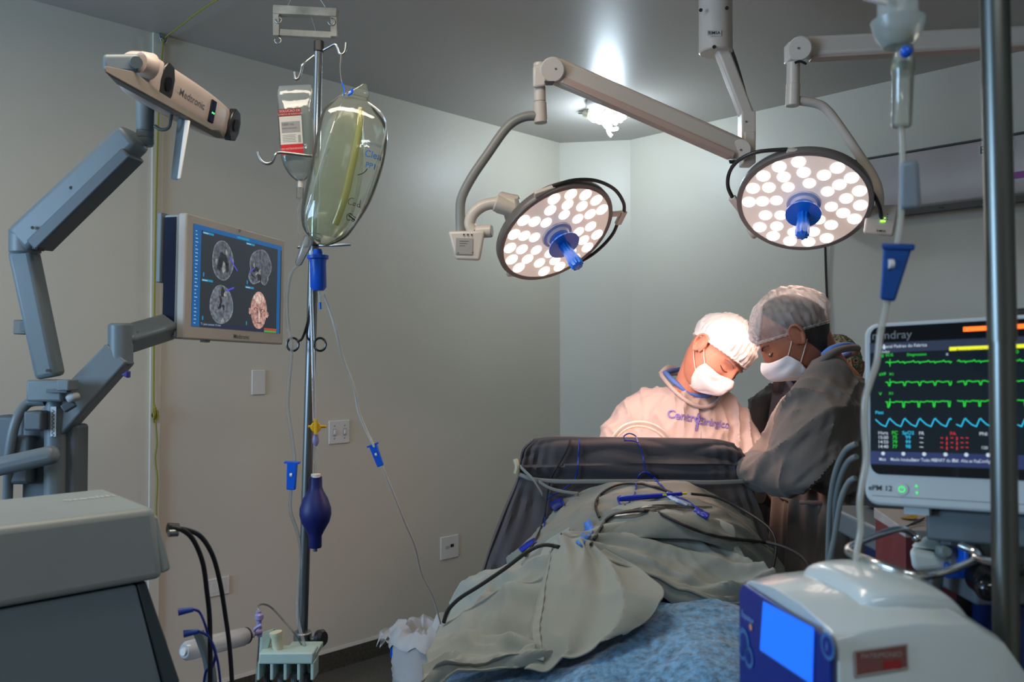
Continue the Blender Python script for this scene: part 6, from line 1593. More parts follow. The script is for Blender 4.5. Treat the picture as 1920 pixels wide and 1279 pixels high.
lay('black_cable', 'black cable running down the left drape edge to behind the table', [(1048, 1026), (1020, 1022), (990, 1034), (950, 1064), (900, 1098), (862, 1122), (840, 1145), (832, 1168)], .0046, cable_m, 'cable')
lay('black_cable', 'black cable looping from the drape fold over the forceps and right past the table', [(1108, 1021), (1122, 998), (1140, 972), (1165, 962), (1200, 958), (1232, 961), (1262, 975), (1300, 992), (1345, 1006), (1400, 1013), (1440, 1018)], .0040, cable_m, 'cable')
lay('black_cable', 'black cable arching round the blue cautery pen', [(1124, 970), (1117, 950), (1124, 930), (1150, 912), (1185, 906), (1225, 912), (1260, 924)], .0036, cable_m, 'cable')
o = MB().tube([P(1296, 926, 2.12), P(1340, 932, 2.12), P(1385, 952, 2.10), P(1430, 980, 2.05), P(1450, 1002, 2.02), P(1455, 1030, 2.0), P(1448, 1070, 1.98)], .0036, 8).build('black_cable', cable_m); tag(o, 'black cable from the cautery pen tail drooping off the right side', 'cable')
o = MB().tube([P(1438, 1017, 1.93), P(1470, 1026, 1.90), P(1500, 1042, 1.86), P(1518, 1065, 1.82), P(1528, 1100, 1.8), P(1530, 1180, 1.8)], .0036, 8).build('black_cable', cable_m); tag(o, 'black cable hanging in the air between the table and the monitor cables', 'cable')
lay('black_cable', 'thin black cable hanging over the left part of the charcoal screen drape', [(1070, 824), (1062, 845), (1048, 870), (1032, 900), (1024, 940), (1018, 980), (1004, 1012), (984, 1044)], .0028, cable_m, 'cable', .006)
bw = mat('wire_blue', rgb(16, 50, 150), .4)
lay('blue_wire', 'thin blue wire hanging down the left part of the screen drape', [(1086, 824), (1084, 860), (1078, 898), (1050, 922), (1026, 936), (1022, 970), (1018, 1018)], .0020, bw, 'wire', .005)
lay('blue_wire', 'thin blue wire looping over the screen edge to the cautery pen', [(1170, 818 + 8), (1195, 830), (1205, 856), (1212, 885), (1235, 905), (1258, 926), (1290, 940), (1320, 965)], .0020, bw, 'wire', .005)
lay('blue_wire', 'thin blue wire looping around the left end of the cautery pen', [(1240, 912), (1222, 890), (1205, 886), (1194, 900), (1190, 925), (1176, 945), (1164, 946), (1158, 934), (1164, 930)], .0020, bw, 'wire', .005)
o = MB().tube([P(1172, 826, 2.262), P(1170, 818, 2.27), P(1180, 813, 2.28), P(1192, 818, 2.29), P(1196, 830, 2.262)], .0018, 8).build('blue_wire', bw); tag(o, 'small blue wire loop standing on the top edge of the screen', 'wire')
# cautery pen
t = thing('cautery_pen', 'bright blue cautery pen with yellow tip lying on the drape below the screen', 'cautery pen', OS(1220, 935, .008))
pb = mat('pen_blue', rgb(10, 44, 170), .35)
a, b = OS(1160, 936, .012), OS(1278, 926, .012)
lift = max(0.0, max(((a + (b - a) * q - EYE).length - (OS(1160 + 118 * q, 936 - 10 * q, .012) - EYE).length) for q in (.2, .4, .6, .8)))
a, b = a + (EYE - a).normalized() * lift, b + (EYE - b).normalized() * lift
MB().tube([a, a + (b - a) * .15, a + (b - a) * .5, b], [.006, .0072, .0066, .005], 12, smooth=False).build('handle', pb, t)
MB().tube([b, b + (b - a) * .08], .003, 8, smooth=False).build('tip', mat('tip_yellow', rgb(190, 190, 20), .4), t)
MB().box(a + (b - a) * .72 + V((0, -.007, .002)), (.010, .003, .005)).build('button', mat('tip_yellow', rgb(190, 190, 20), .4), t, bevel=.001)
# blue sticker strips
def strip_flat(name, label, pts, w_, m_, cat):
    m = MB(); rows = []
    pp = spline(pts, 4); L, R_ = [], []
    for i, (x, y) in enumerate(pp):
        x0, y0 = pp[max(0, i - 1)]; x1, y1 = pp[min(len(pp) - 1, i + 1)]
        dx, dy = x1 - x0, y1 - y0; l = math.hypot(dx, dy); ww = w_[min(len(w_) - 1, int(i / len(pp) * len(w_)))] if isinstance(w_, list) else w_
        L.append(OS(x - dy / l * ww / 2, y + dx / l * ww / 2, .010)); R_.append(OS(x + dy / l * ww / 2, y - dx / l * ww / 2, .010))
    o = MB().grid([L, R_]).build(name, m_, None, solid=.0015); tag(o, label, cat); return o
lb = mat('tape_light_blue', rgb(60, 120, 215), .5)
strip_flat('blue_tape', 'light blue tape strip standing on the drape crest left of centre', [(1085, 1021), (1098, 1004), (1106, 990), (1100, 978)], 15, lb, 'tape')
strip_flat('blue_tape', 'pale blue tape strip under the cautery pen', [(1249, 924), (1260, 934), (1278, 941), (1290, 946)], 6, mat('tape_pale_blue', rgb(150, 180, 225), .5), 'tape')
strip_flat('blue_tape', 'small blue tape piece right of the forceps', [(1303, 955), (1316, 962), (1328, 969)], 10, pb, 'tape')
strip_flat('blue_tape', 'dark blue clip lying low on the left of the screen drape', [(975, 1032), (990, 1020), (1004, 1012)], 9, pb, 'tape')
strip_flat('blue_tape', 'dark blue tape patch behind the blue wire on the screen drape', [(1034, 952), (1044, 944), (1056, 938)], 18, mat('patch_navy', rgb(20, 34, 110), .6), 'tape')
# forceps
t = thing('bipolar_forceps', 'long steel forceps lying on the drape under the cautery pen', 'forceps', OS(1230, 955, .01))
fst = mat('forceps_steel', (.55, .50, .44), .25, 1.0)
pts1 = [OS(1335, 950, .012), OS(1290, 950, .014), OS(1266, 949, .014), OS(1226, 949, .014), OS(1195, 955, .012), OS(1170, 959, .010)]
pts2 = [OS(1335, 951, .009), OS(1290, 953, .009), OS(1264, 953, .010), OS(1230, 957, .010), OS(1200, 963, .008), OS(1150, 968, .007)]
MB().tube(pts1, [.0012, .0024, .0042, .0040, .0035, .0025], 10, sx=.7).build('blade', fst, t)
MB().tube(pts2, [.0012, .0024, .0040, .0042, .0035, .0025], 10, sx=.7).build('blade', fst, t)
# glowing arch (clear retractor tube) behind the screen, and thin rod
ar = clearmat('arch_tube', (.98, .9, .85), .85, .1, (.98, .88, .82), .6)
o = MB().tube([P(1148, 830, 2.42), P(1152, 818, 2.42), P(1170, 800, 2.42), P(1195, 793, 2.42), P(1222, 797, 2.42), P(1246, 812, 2.42), P(1262, 832, 2.42)], .0062, 12, n=8).build('arched_tube', ar); tag(o, 'pale arched tube rising behind the top edge of the screen drape', 'tube')
o = MB().tube([P(1153, 834, 2.44), P(1160, 818, 2.44), P(1176, 805, 2.44), P(1195, 800, 2.44), P(1218, 804, 2.44), P(1238, 816, 2.44), P(1250, 834, 2.44)], .0036, 10, n=8).build('arched_tube', ar); tag(o, 'thinner inner arched tube under the first arch behind the screen', 'tube')
o = MB().tube([V((P(1313, 840, 2.42).x, 2.42, 1.11)), P(1314, 808, 2.42)], .0022, 8, smooth=False).build('thin_rod', ar); tag(o, 'thin upright rod behind the screen in front of the left surgeon', 'rod')
# the patient's covered head behind the screen
MB().loft([(P(1190, 860, 2.58) + V((0, 0, -.02)), V((.12, 0, 0)), V((0, .10, 0))), (P(1190, 850, 2.58), V((.10, 0, 0)), V((0, .09, 0))), (P(1190, 838, 2.58), V((.05, 0, 0)), V((0, .05, 0)))], 24, 4)
sh = []
for j in range(14):
    v = j / 13
    sh.append([V((P(985 + 415 * u, 0, scd).x, 2.34 + .50 * v, 1.12 + .02 * ridge(V((u * 4, v * 4, 0)), 61) - .55 * max(0, v - .85) * 4)) for u in [k / 24 for k in range(25)]])
MB().grid(sh).build('surgical_drape', drape_m, None, solid=.003); tag(C.objects[-1], 'grey-green drape around the surgical field behind the screen', 'surgical drape')
hd = MB().ball(V((.36, 2.58, 1.13)), (.085, .11, .075)); hd.build('head_cover', mat('towel_pale', rgb(200, 190, 180), .8), None); tag(C.objects[-1], 'pale towel wrapped over the patient\'s head behind the screen', 'towel')
# ------------------------------------------------------------------ air conditioner on the right wall
def RW(s, z, off): return V((CR.x, CR.y, 0)) + W * s + nR * off + V((0, 0, z))
t = thing('air_conditioner', 'long white split air conditioner mounted on the right wall', 'air conditioner', RW(1.75, 2.12, 0))
s0, s1 = 1.22, 2.26
ac = mat('ac_white', rgb(200, 192, 190), .4)
prof = [(0.004, 2.145), (.14, 2.135), (.185, 2.155), (.205, 2.20), (.205, 2.36), (.19, 2.395), (0.004, 2.40)]
MB().prism([RW(s0, z, o_) for o_, z in prof], W * (s1 - s0)).build('housing', ac, t, bevel=.006)
MB().prism([RW(s0 + .03, z, o_) for o_, z in [(.135, 2.132), (.183, 2.152), (.186, 2.146), (.137, 2.126)]], W * (s1 - s0 - .06)).build('louver', mat('louver_grey', rgb(120, 118, 116), .5), t)
for k in range(6): MB().cyl(RW(s0 + .08 + k * .17, 2.14, .16), RW(s0 + .10 + k * .17, 2.14, .16), .008).build('louver_pivot', M_bgdark, t)
MB().prism([RW(s0 + .03, z, o_) for o_, z in [(.09, 2.134), (.13, 2.130), (.13, 2.122), (.09, 2.126)]], W * (s1 - s0 - .06)).build('air_slot', M_black, t)
MB().prism([RW(s0, z, o_) for o_, z in [(.02, 2.403), (.185, 2.398), (.17, 2.41), (.02, 2.413)]], W * (s1 - s0)).build('top_shade_strip', M_bgdark, t)  # dark strip in place of the shaded gap along the top
f = Fr(RW(2.02, 2.35, .2062), W, V((0, 0, 1)), nR)
m = MB(); f.rect(m, -.035, -.022, .10, .022, .0004); m.build('energy_sticker', mat('label_white', rgb(205, 208, 206), .5), t, flat=True)
m = MB(); f.text(m, 'B', -.018, 0, .045, .001, .03); 
for k in range(4): f.line(m, [(.01, .014 - k * .009), (.085, .014 - k * .009)], .002, .001)
m.build('sticker_print', ink, t, flat=True)
f = Fr(RW(2.12, 2.225, .2062), W, V((0, 0, 1)), nR)
m = MB(); f.rect(m, -.08, -.014, .06, .014, .0004); m.build('coloured_sticker', mat('sticker_violet', rgb(150, 70, 150), .5), t, flat=True)

o = MB().tube([RWP(1547, 452, .02), RWP(1549, 520, .012), RWP(1552, 590, .012), RWP(1556, 660, .012), RWP(1560, 760, .012)], .006, 8).build('wall_cable', M_black); tag(o, 'black cable running down the right wall behind the surgeon in profile', 'cable')

# ------------------------------------------------------------------ patient monitor
t0, t1 = P(1620, 607, 1.16), P(2050, 581, 1.00)
b0_ = P(1597, 944, 1.13)
X_ = (t1 - t0).normalized(); Yd = (t0 - b0_); Yd = (Yd - X_ * Yd.dot(X_)); mh = Yd.length; Yd.normalize(); mw = .335
N_ = X_.cross(Yd).normalized()
if N_.y > 0: N_ = -N_
# bottom-left origin
org = t0 - Yd * mh
f = Fr(org, X_, Yd, N_)
t = thing('patient_monitor', 'patient monitor showing green and blue vital sign curves', 'patient monitor', f.p(mw / 2, 0, -.05))
mg = mat('monitor_grey', rgb(176, 184, 186), .4)
def rrect(x0, y0, x1, y1, r, n=6, c=0.0):
    pts = []
    for cx, cy, a0 in ((x1 - r, y1 - r, 0), (x0 + r, y1 - r, 90), (x0 + r, y0 + r, 180), (x1 - r, y0 + r, 270)):
        for k in range(n + 1):
            a = math.radians(a0 + 90 * k / n); pts.append(f.p(cx + r * math.cos(a), cy + r * math.sin(a), c))
    return pts
MB().prism(rrect(0, 0, mw, mh, .018, c=-.055), f.n * .055).build('housing', mg, t, bevel=.004)
MB().prism(rrect(.03, .02, mw - .03, mh - .03, .02, c=-.11), f.n * .06).build('rear_housing', mg, t, bevel=.008)
scrH0 = mh * .165
MB().prism(rrect(.0085, scrH0, mw - .0085, mh - .006, .012, c=.0), f.n * .0012).build('glass_front', mat('monitor_glass', (.006, .007, .010), .10), t)
# content mapped from photo pixels onto the screen plane
def mp(px, py):
    q = PLN(px, py, f.p(0, 0, .0016), f.n) - f.o
    return q.dot(f.x), q.dot(f.y)
sg = t
def mpart(name, pts_fn, c, s=1.0, parent=None):
    m = MB(); pts_fn(m); return m.build(name, em(*c, s) if False else glow('mon_' + c[0], rgb(*c[1]), s), parent or disp, flat=True)
a0, b0 = mp(1640, 642); a1, b1 = mp(1632, 872)
m = MB(); f.rect(m, b := min(a0, a1), b1, mw - .022, b0, .0014); disp = m.build('display', mat('display_dark', (.004, .006, .010), .12, emit=rgb(16, 26, 34), estr=.7), t, flat=True)
def ml(m, pts, w_, c=.0022): f.line(m, [mp(*p) for p in pts], w_, c)
def mtext(m, s_, px, py, size, sx=1.0, w_=.004): x, y = mp(px, py); f.text(m, s_, x, y, size, .0023, w_, sx)
gr = ('green', (20, 200, 40)); cy_ = ('cyan', (30, 180, 220)); wh = ('white', (190, 205, 220)); rd = ('red', (200, 30, 30)); ye = ('yellow', (220, 225, 10))
def band_(m, y0, y1, c=.0018):
    q = [mp(1640, y0), mp(1640, y1)]
    f.rect(m, min(a0, a1), q[1][1], mw - .022, q[0][1], c)
mpart('title_bar', lambda m: band_(m, 644, 662), ('navy_bar', (24, 32, 60)), .8)
mpart('button_bar', lambda m: band_(m, 846, 870), ('button_navy', (22, 34, 86)), .9)
def wave(m, y, kind):
    pts = []
    # three ecg rows, beats every ~29 px, drawn across the whole width
    for k in range(-1, 15):
        x = 1661 + k * 28.5
        if x < 1650: 
            continue
        yy_ = y - (x - 1650) * .012
        if kind == 0: seg = [(0, 0), (5, -1), (7, 2), (9, 0), (20, -1), (23, -3), (26, 0)]
        elif kind == 1: seg = [(0, 0), (4, 0), (6, 7), (8, 6), (9, 0), (14, -1), (20, 1), (26, 0)]
        else: seg = [(0, 0), (3, 0), (4, 10), (6, 10), (7, 0), (15, 1), (20, -1), (26, 0)]
        sc = 1 + (k * .004)
        pts += [(x + a * sc, yy_ + b) for a, b in seg]
    cut = [i for i, p in enumerate(pts) if 1786 < p[0] < 1792]
    a_ = [p for p in pts if p[0] < 1787]; b_ = [p for p in pts if p[0] > 1791]
    ml(m, a_, .0012); ml(m, b_, .0012)
    ml(m, [(1669, y - 6), (1669, y + 7)], .0009)
mpart('curve_one', lambda m: wave(m, 680, 0), gr, 1.1)
mpart('curve_two', lambda m: wave(m, 717, 1), gr, 1.1)
mpart('curve_three', lambda m: wave(m, 754, 2), gr, 1.1)
def art(m):
    pts = []
    for k in range(16):
        x = 1642 + k * 28.3
        pts += [(x, 787 + 3 * (k > 0) * 0 + (0 if k else 0)), (x + 10, 796), (x + 19, 800), (x + 22, 793), (x + 25, 786), (x + 27.5, 785)]
    ml(m, [p for p in pts if p[0] < 1785], .0013); ml(m, [p for p in pts if p[0] > 1788], .0013)
mpart('pressure_curve', art, cy_, 1.1)
mpart('message_bar', lambda m: (lambda p, q: f.rect(m, p[0], q[1], mw - .035, p[1], .0020))(mp(1780, 651), mp(1780, 658)), ye, 1.1)
m = MB(); mtext(m, 'Pressao arterial limite alto', 1832, 656, .0055, .8); m.build('message_text', ink, disp, flat=True)
def sm(m):
    mtext(m, 'ECG', 1668, 666, .005); mtext(m, 'Diagnostico', 1719, 665, .005); mtext(m, 'II', 1655, 668, .006); mtext(m, 'aVF', 1655, 702, .006); mtext(m, 'X1', 1672, 702, .005); mtext(m, 'V', 1651, 739, .006); mtext(m, 'X1', 1671, 738, .005)
    for k, s_ in enumerate(('FC', '75', '79', '77')): mtext(m, s_, 1678, 812 + k * 8.6, .0064, 1, .004)
mpart('green_text', sm, gr, 1.0)
def ct(m):
    mtext(m, 'Pleti', 1649, 774, .006)
    for k, s_ in enumerate(('SpO2', '99', '99', '98')): mtext(m, s_, 1703, 812 + k * 8.6, .0064, 1, .004)
mpart('cyan_text', ct, cy_, 1.0)
def wt(m):
    mtext(m, 'General Padrao do Fabrica', 1692, 649, .0062, .9); mtext(m, 'Adulto', 1658, 660, .005)
    x, y = mp(1658, 652); f.disc(m, x, y, .0016, .0026, .0023); f.disc(m, x, y + .003, .0012, c=.0023)
    for k, s_ in enumerate(('Hora', '15:00', '14:50', '14:40')): mtext(m, s_, 1656, 812 + k * 8.6, .0060)
    mtext(m, 'FR', 1728, 813, .006)
    for k in range(3): ml(m, [(1725, 821 + 8.6 * k), (1731, 821.6 + 8.6 * k)], .0009)
    mtext(m, 'PNI', 1844, 814, .006); mtext(m, '120', 1846, 840, .005)
    for k, s_ in enumerate(('Mais', 'Modo Intubacao', 'Parar Todo PNI', 'START do PNI', 'Zer. Alta as Pas.', 'Config. de')): mtext(m, s_, (1655, 1694, 1733, 1773, 1812, 1852)[k], 861.5 + k * .8, .0056, .85)
    for k in range(6):
        x, y = mp((1656, 1694, 1733, 1773, 1812, 1853)[k], 850.5 + k * .6); f.disc(m, x, y, .0024, c=.0021)
    mtext(m, 'x', 1776, 664, .006)
mpart('white_text', wt, wh, .9)
def rt(m):
    mtext(m, 'PA', 1787, 813.5, .006)
    for r_ in range(3):
        for c_ in range(6):
            if c_ in (1, 3): ml(m, [(1766 + c_ * 9.5, 820 + r_ * 9), (1766 + c_ * 9.5, 825 + r_ * 9)], .0013)
            else: ml(m, [(1764 + c_ * 9.5, 821 + r_ * 9), (1768 + c_ * 9.5, 821.4 + r_ * 9)], .0010)
mpart('red_text', rt, rd, 1.0)
mpart('alarm_light', lambda m: (lambda p, q: f.rect(m, p[0], q[1], mw - .05, p[1], .0020))(mp(1806, 613.5), mp(1806, 622)), ('alarm_orange', (255, 110, 20)), 1.6, t)
# right hand column with the numbers, partly behind the pole
def nr(m): mtext(m, '75', 1950, 690, .030, 1, .01); mtext(m, '60', 1905, 660, .006)
mpart('rate_number', nr, gr, 1.0)
def nr2(m): mtext(m, '99', 1955, 790, .028, 1, .01)
mpart('saturation_number', nr2, cy_, 1.0)
mlet = mat('monitor_lettering', rgb(100, 104, 106), .5)
m = MB(); x, y = mp(1672, 629); f.text(m, 'mindray', x, y, .0155, .0022, .01); m.build('maker_name', mat('monitor_lettering_dim', rgb(110, 112, 114), .5), t, flat=True)
m = MB(); x, y = mp(1650, 915.5); f.text(m, 'ePM 12', x, y, .0098, .0012, .008); m.build('model_name', ink, t, flat=True)
x, y = mp(1691, 917.5)
m = MB(); m.cyl(f.p(x, y, 0), f.p(x, y, .0015), .0080, res=32); m.build('power_button', mg, t, bevel=.0005)
m = MB(); pts = [(x + .0036 * math.cos(a), y + .0036 * math.sin(a)) for a in [math.radians(115 + 310 * k / 14) for k in range(15)]]
f.line(m, pts, .0012, .0020); f.line(m, [(x, y + .001), (x, y + .0045)], .0011, .0020); m.build('power_light', glow('mon_button_green', rgb(40, 230, 90), 1.3), t, flat=True)
m = MB(); x, y = mp(1718, 911); f.poly(m, [(x - .002, y - .0015), (x + .002, y - .0015), (x, y + .002)], .001); x, y = mp(1719, 924.5); f.poly(m, [(x - .002, y + .0015), (x + .002, y + .0015), (x, y - .002)], .001); m.build('status_light', glow('mon_button_green', rgb(40, 230, 90), 1.3), t, flat=True)
m = MB(); f.line(m, [(.01, .012), (mw - .01, .012)], .0008, .0003); m.build('seam', mlet, t, flat=True)
MB().tube([f.p(.16, mh - .002, -.03), f.p(.17, mh + .007, -.03), f.p(.21, mh + .007, -.03), f.p(.22, mh - .002, -.03)], .006, 10).build('top_latch', M_black, t)
MB().box(f.p(mw / 2, -.02, -.06), (.20, .04, .06), f.ax()).build('mount_foot', M_bgdark, t, bevel=.004)
MB().box(f.p(.06, -.004, -.03), (.03, .01, .03), f.ax()).build('bottom_tab', mg, t)

# cables from the left side of the monitor
gc = mat('monitor_cable_grey', rgb(112, 120, 122), .45)
for k, (lb, pts) in enumerate((('grey monitor cable, outermost of the three arcs left of the monitor', [(1606, 832, 1.2), (1585, 845, 1.22), (1568, 880, 1.24), (1558, 930, 1.26), (1554, 1000, 1.28), (1552, 1100, 1.3), (1552, 1200, 1.3)]),
        ('grey monitor cable, middle one of the three arcs left of the monitor', [(1606, 856, 1.2), (1590, 866, 1.22), (1576, 895, 1.24), (1566, 940, 1.26), (1562, 1000, 1.28), (1560, 1100, 1.3), (1560, 1200, 1.3)]),
        ('grey monitor cable, lowest of the three arcs left of the monitor', [(1604, 896, 1.2), (1590, 906, 1.21), (1576, 940, 1.22), (1566, 1000, 1.23), (1556, 1050, 1.24), (1548, 1100, 1.25), (1545, 1200, 1.25)]))):
    o = MB().tube([P(*p) for p in pts], .0040, 10).build('monitor_cable', gc); tag(o, lb, 'cable')

# ------------------------------------------------------------------ anaesthesia machine under the monitor
t = thing('anaesthesia_machine', 'dark grey and navy anaesthesia machine standing under the patient monitor', 'anaesthesia machine', V((.80, 1.45, 0)))
dg = mat('machine_grey', rgb(92, 100, 106), .45); dk2 = mat('machine_dark', rgb(26, 34, 38), .5)
zA = P(0, 975, 1.2).z
def bxx(x0, x1, y0, y1, z0, z1, m_, name, bev=.006): return MB().box(V(((x0 + x1) / 2, (y0 + y1) / 2, (z0 + z1) / 2)), (x1 - x0, y1 - y0, z1 - z0)).build(name, m_, t, bevel=bev)
zt_ = P(0, 1008, 1.3).z
bxx(.60, 1.15, 1.10, 1.62, zt_ - .045, zt_ - .004, dg, 'top_shelf')
bxx(.66, 1.12, 1.26, 1.60, zt_, zt_ + .16, dk2, 'rear_panel')
bxx(.66, 1.12, 1.13, 1.60, .18, zt_ - .045, mat('machine_navy', rgb(12, 34, 82), .4), 'cabinet', .015)
MB().box(V((.76, 1.28, zt_ + .015)), (.10, .10, .10)).build('monitor_post', M_bgdark, t, bevel=.006)
bxx(.58, 1.16, 1.09, 1.64, .06, .18, dk2, 'base', .02)
for i in (.62, 1.1):
    for j in (1.13, 1.6): MB().cyl(V((i - .015, j, .04)), V((i + .015, j, .04)), .04, res=20).build('castor', M_black, t)
f2 = Fr(V((.70, 1.0995, zt_ - .025)), (1, 0, 0), (0, 0, 1), (0, -1, 0))
c0 = PLN(1833, 1032, V((0, 1.0985, 0)), V((0, -1, 0)))
f2 = Fr(c0, (1, 0, 0), (0, 0, 1), (0, -1, 0))
bxx(c0.x - .035, c0.x + .12, 1.100, 1.125, c0.z - .022, c0.z + .024, mat('machine_plate', rgb(96, 106, 108), .5), 'warning_plate', .002)
m = MB(); f2.line(m, [(-.007, -.009), (0, .010), (.009, -.009), (-.003, -.009)], .0018, .0005); f2.line(m, [(0, .004), (0, -.004)], .0016, .0005); m.build('warning_triangle', ink, t, flat=True)
kc = P(1850, 1085, 1.08)
MB().lathe([(0, .010), (.03, .010), (.032, .022), (.055, .024), (.062, .016)], V((kc.x, 1.13, kc.z)), V((0, -1, 0)), 24).build('black_knob', mat('gloss_black', (.008, .008, .009), .12), t)
MB().ball(V((kc.x - .012, 1.062, kc.z - .006)), .016).build('knob_ball', mat('gloss_black', (.008, .008, .009), .12), t)
MB().box(V((c0.x - .01, 1.115, kc.z + .006)), (.06, .03, .02)).build('blue_switch_panel', mat('panel_mid_blue', rgb(10, 66, 150), .4), t, bevel=.002)
bxx(.40, .66, 1.14, 1.42, zt_ - .17, zt_ - .15, dg, 'side_tray', .004)
tray_z = zt_ - .15

# medicine carton and small white box on the tray
cx_ = P(1735, 1010, 1.25)
t = thing('supply_carton', 'open carton with white top and dark red sides below the monitor', 'carton', V((cx_.x, 1.25, tray_z)))
red = mat('carton_red', rgb(112, 46, 46), .6); cw = mat('carton_white', rgb(168, 160, 158), .6)
ztop = P(0, 985, 1.25).z
w0_, w1_ = P(1688, 1000, 1.22).x, P(1783, 1000, 1.22).x
MB().box(V(((w0_ + w1_) / 2, 1.26, (tray_z + ztop) / 2)), (w1_ - w0_, .10, ztop - tray_z)).build('side_walls', red, t, bevel=.001)
MB().hexa([V((w0_ - .001, 1.208, ztop - .008)), V((w1_ + .001, 1.208, ztop - .012)), V((w1_ + .001, 1.312, ztop)), V((w0_ - .001, 1.312, ztop))], [V((w0_ - .001, 1.207, ztop + .003)), V((w1_ + .001, 1.207, ztop)), V((w1_ + .001, 1.312, ztop + .012)), V((w0_ - .001, 1.312, ztop + .016))]).build('top_flap', cw, t, bevel=.001)
MB().box(V((w1_ - .014, 1.2065, ztop - .025)), (.030, .003, .036)).build('white_label', cw, t)
m = MB()
for k in range(5): m.tube([V((w0_ + .003 + .012 * k, 1.215 + .014 * (k % 3), ztop + .006)), V((w0_ + .035 + .009 * k, 1.235 + .013 * (k % 3), ztop + .010))], .0012, 6, smooth=False)
m.build('dark_print', ink, t)
MB().loft([(V((w0_ + .028, 1.26, ztop + .010)), V((.012, 0, 0)), V((0, .008, 0))), (V((w0_ + .040, 1.262, ztop + .013)), V((.004, 0, .002)), V((0, .004, .002)))], 10, 2).build('yellow_print', mat('mustard_print', rgb(150, 120, 20), .5), t)
o = None
t = thing('valve_box', 'rounded white box with grey knob and blue cap inside the wire ring', 'small box', P(1750, 1070, 1.12))
vw = mat('pale_green_white', rgb(196, 208, 204), .4)
MB().hexa([P(1712, 1072, 1.10), P(1792, 1068, 1.10), P(1796, 1066, 1.17), P(1716, 1070, 1.17)], [P(1703, 1028, 1.10), P(1775, 1042, 1.10), P(1790, 1030, 1.17), P(1715, 1014, 1.17)]).build('box_body', vw, t, bevel=.008)
MB().hexa([P(1703, 1026, 1.11), P(1780, 1036, 1.11), P(1784, 1030, 1.16), P(1712, 1018, 1.16)], [P(1738, 1006, 1.13), P(1764, 1008, 1.13), P(1766, 1006, 1.15), P(1740, 1004, 1.15)]).build('box_top', vw, t, bevel=.006)
MB().lathe([(0, .009), (.010, .009), (.013, .006)], P(1766, 1034, 1.10), V((0, -1, .2)), 20).build('grey_knob', mat('knob_grey', rgb(110, 122, 118), .5), t)
MB().box(P(1794, 1040, 1.10), (.006, .05, .024)).build('blue_cap', M_blue, t, bevel=.002)
MB().cyl(P(1752, 1068, 1.13), V((P(1752, 1068, 1.13).x, 1.17, tray_z)), .012, res=16).build('stem', M_steel, t)

# ------------------------------------------------------------------ near pole with ring, warming unit
dP = .86
pa, pb_ = P(1856, -420, dP), P(1892, 1320, dP)
t = thing('iv_stand', 'blurred thick steel pole close to the camera on the right', 'IV stand', V((pb_.x, pb_.y, 0)))
MB().cyl(pa, P(1879, 640, dP), S(26.5, dP) * .96, res=32).build('upper_pole', mat('pole_steel', (.17, .18, .17), .32, 1.0), t)
MB().cyl(P(1879, 640, dP), V((pb_.x, pb_.y, .10)), S(24, dP) * .96, res=32).build('lower_pole', mat('pole_steel', (.17, .18, .17), .32, 1.0), t)
for sx in (-1, 1):
    MB().tube([pa + V((0, 0, -.03)), pa + V((sx * .05, 0, -.01)), pa + V((sx * .088, 0, -.012)), pa + V((sx * .10, 0, -.03)), pa + V((sx * .112, 0, -.012)), pa + V((sx * .114, 0, .01))], .004, 10).build('hook', M_steel, t)
for k in range(5):
    a_ = 2 * PI * k / 5 + .6; dr = V((math.cos(a_), math.sin(a_), 0)); bb = V((pb_.x, pb_.y, 0))
    MB().tube([bb + V((0, 0, .12)), bb + dr * .12 + V((0, 0, .10)), bb + dr * .26 + V((0, 0, .075))], .013, 10).build('foot', M_steel, t)
    MB().cyl(bb + dr * .26 + V((-dr.y, dr.x, 0)) * .01 + V((0, 0, .033)), bb + dr * .26 - V((-dr.y, dr.x, 0)) * .01 + V((0, 0, .033)), .033, res=20).build('castor', M_black, t)
MB().tube([P(1800, 1023, .98), P(1832, 1038, .96), P(1828, 1050, .94), P(1790, 1066, .90), P(1750, 1078, .87), P(1712, 1078, .86), P(1655, 1060, .88), P(1600, 1040, .92), P(1590, 1030, .94), P(1605, 1020, .96), P(1650, 1002, 1.0), P(1690, 992, 1.02), P(1712, 1003, 1.03), P(1720, 1010, 1.03)], .0042, 12, n=6).build('wire_ring', M_chrome, t)
MB().ball(P(1719, 1008, 1.03), .006).build('ring_end', M_chrome, t)
MB().tube([P(1828, 1046, .945), P(1850, 1052, .90), P(1880, 1056, .862)], .0042, 10).build('ring_bracket', M_chrome, t)

A_ = P(1572, 1192, .75); wv = V((-.028, .20, 0)); ww = wv.length; wv.normalize(); lv = V((.99, .139, 0)).normalized()
zT = A_.z
t = thing('warming_unit', 'white rounded medical unit with blue front panel and glowing blue screen, bottom right', 'medical unit', V((A_.x + .1, A_.y + .1, zT - .22)))
A0 = V((A_.x, A_.y, 0))
uw = mat('unit_white', rgb(190, 202, 204), .22, spec=.5, coat=.3)
def Q(l, w_, z): return A0 + lv * l + wv * w_ + V((0, 0, z))
profs = [(0, .0, -.0), (.03, .006, 0), (.08, .010, 0), (.13, .006, 0), (.165, -.012, 0), (.190, -.045, 0), (.200, -.10, 0), (.202, -.22, 0)]
secs = []
for l, dz, _ in profs:
    ring = []
    h = zT + dz
    zb_ = zT - .23
    for (w_, z) in ((0, zb_), (0, h - .012), (.004, h - .004), (.014, h), (ww * .35, h + .008), (ww * .65, h + .008), (ww - .014, h), (ww - .004, h - .004), (ww, h - .012), (ww, zb_)):
        ring.append(Q(l, w_, max(z, zb_)))
    secs.append(ring)
MB().rings(secs).build('housing', uw, t, bevel=.004)
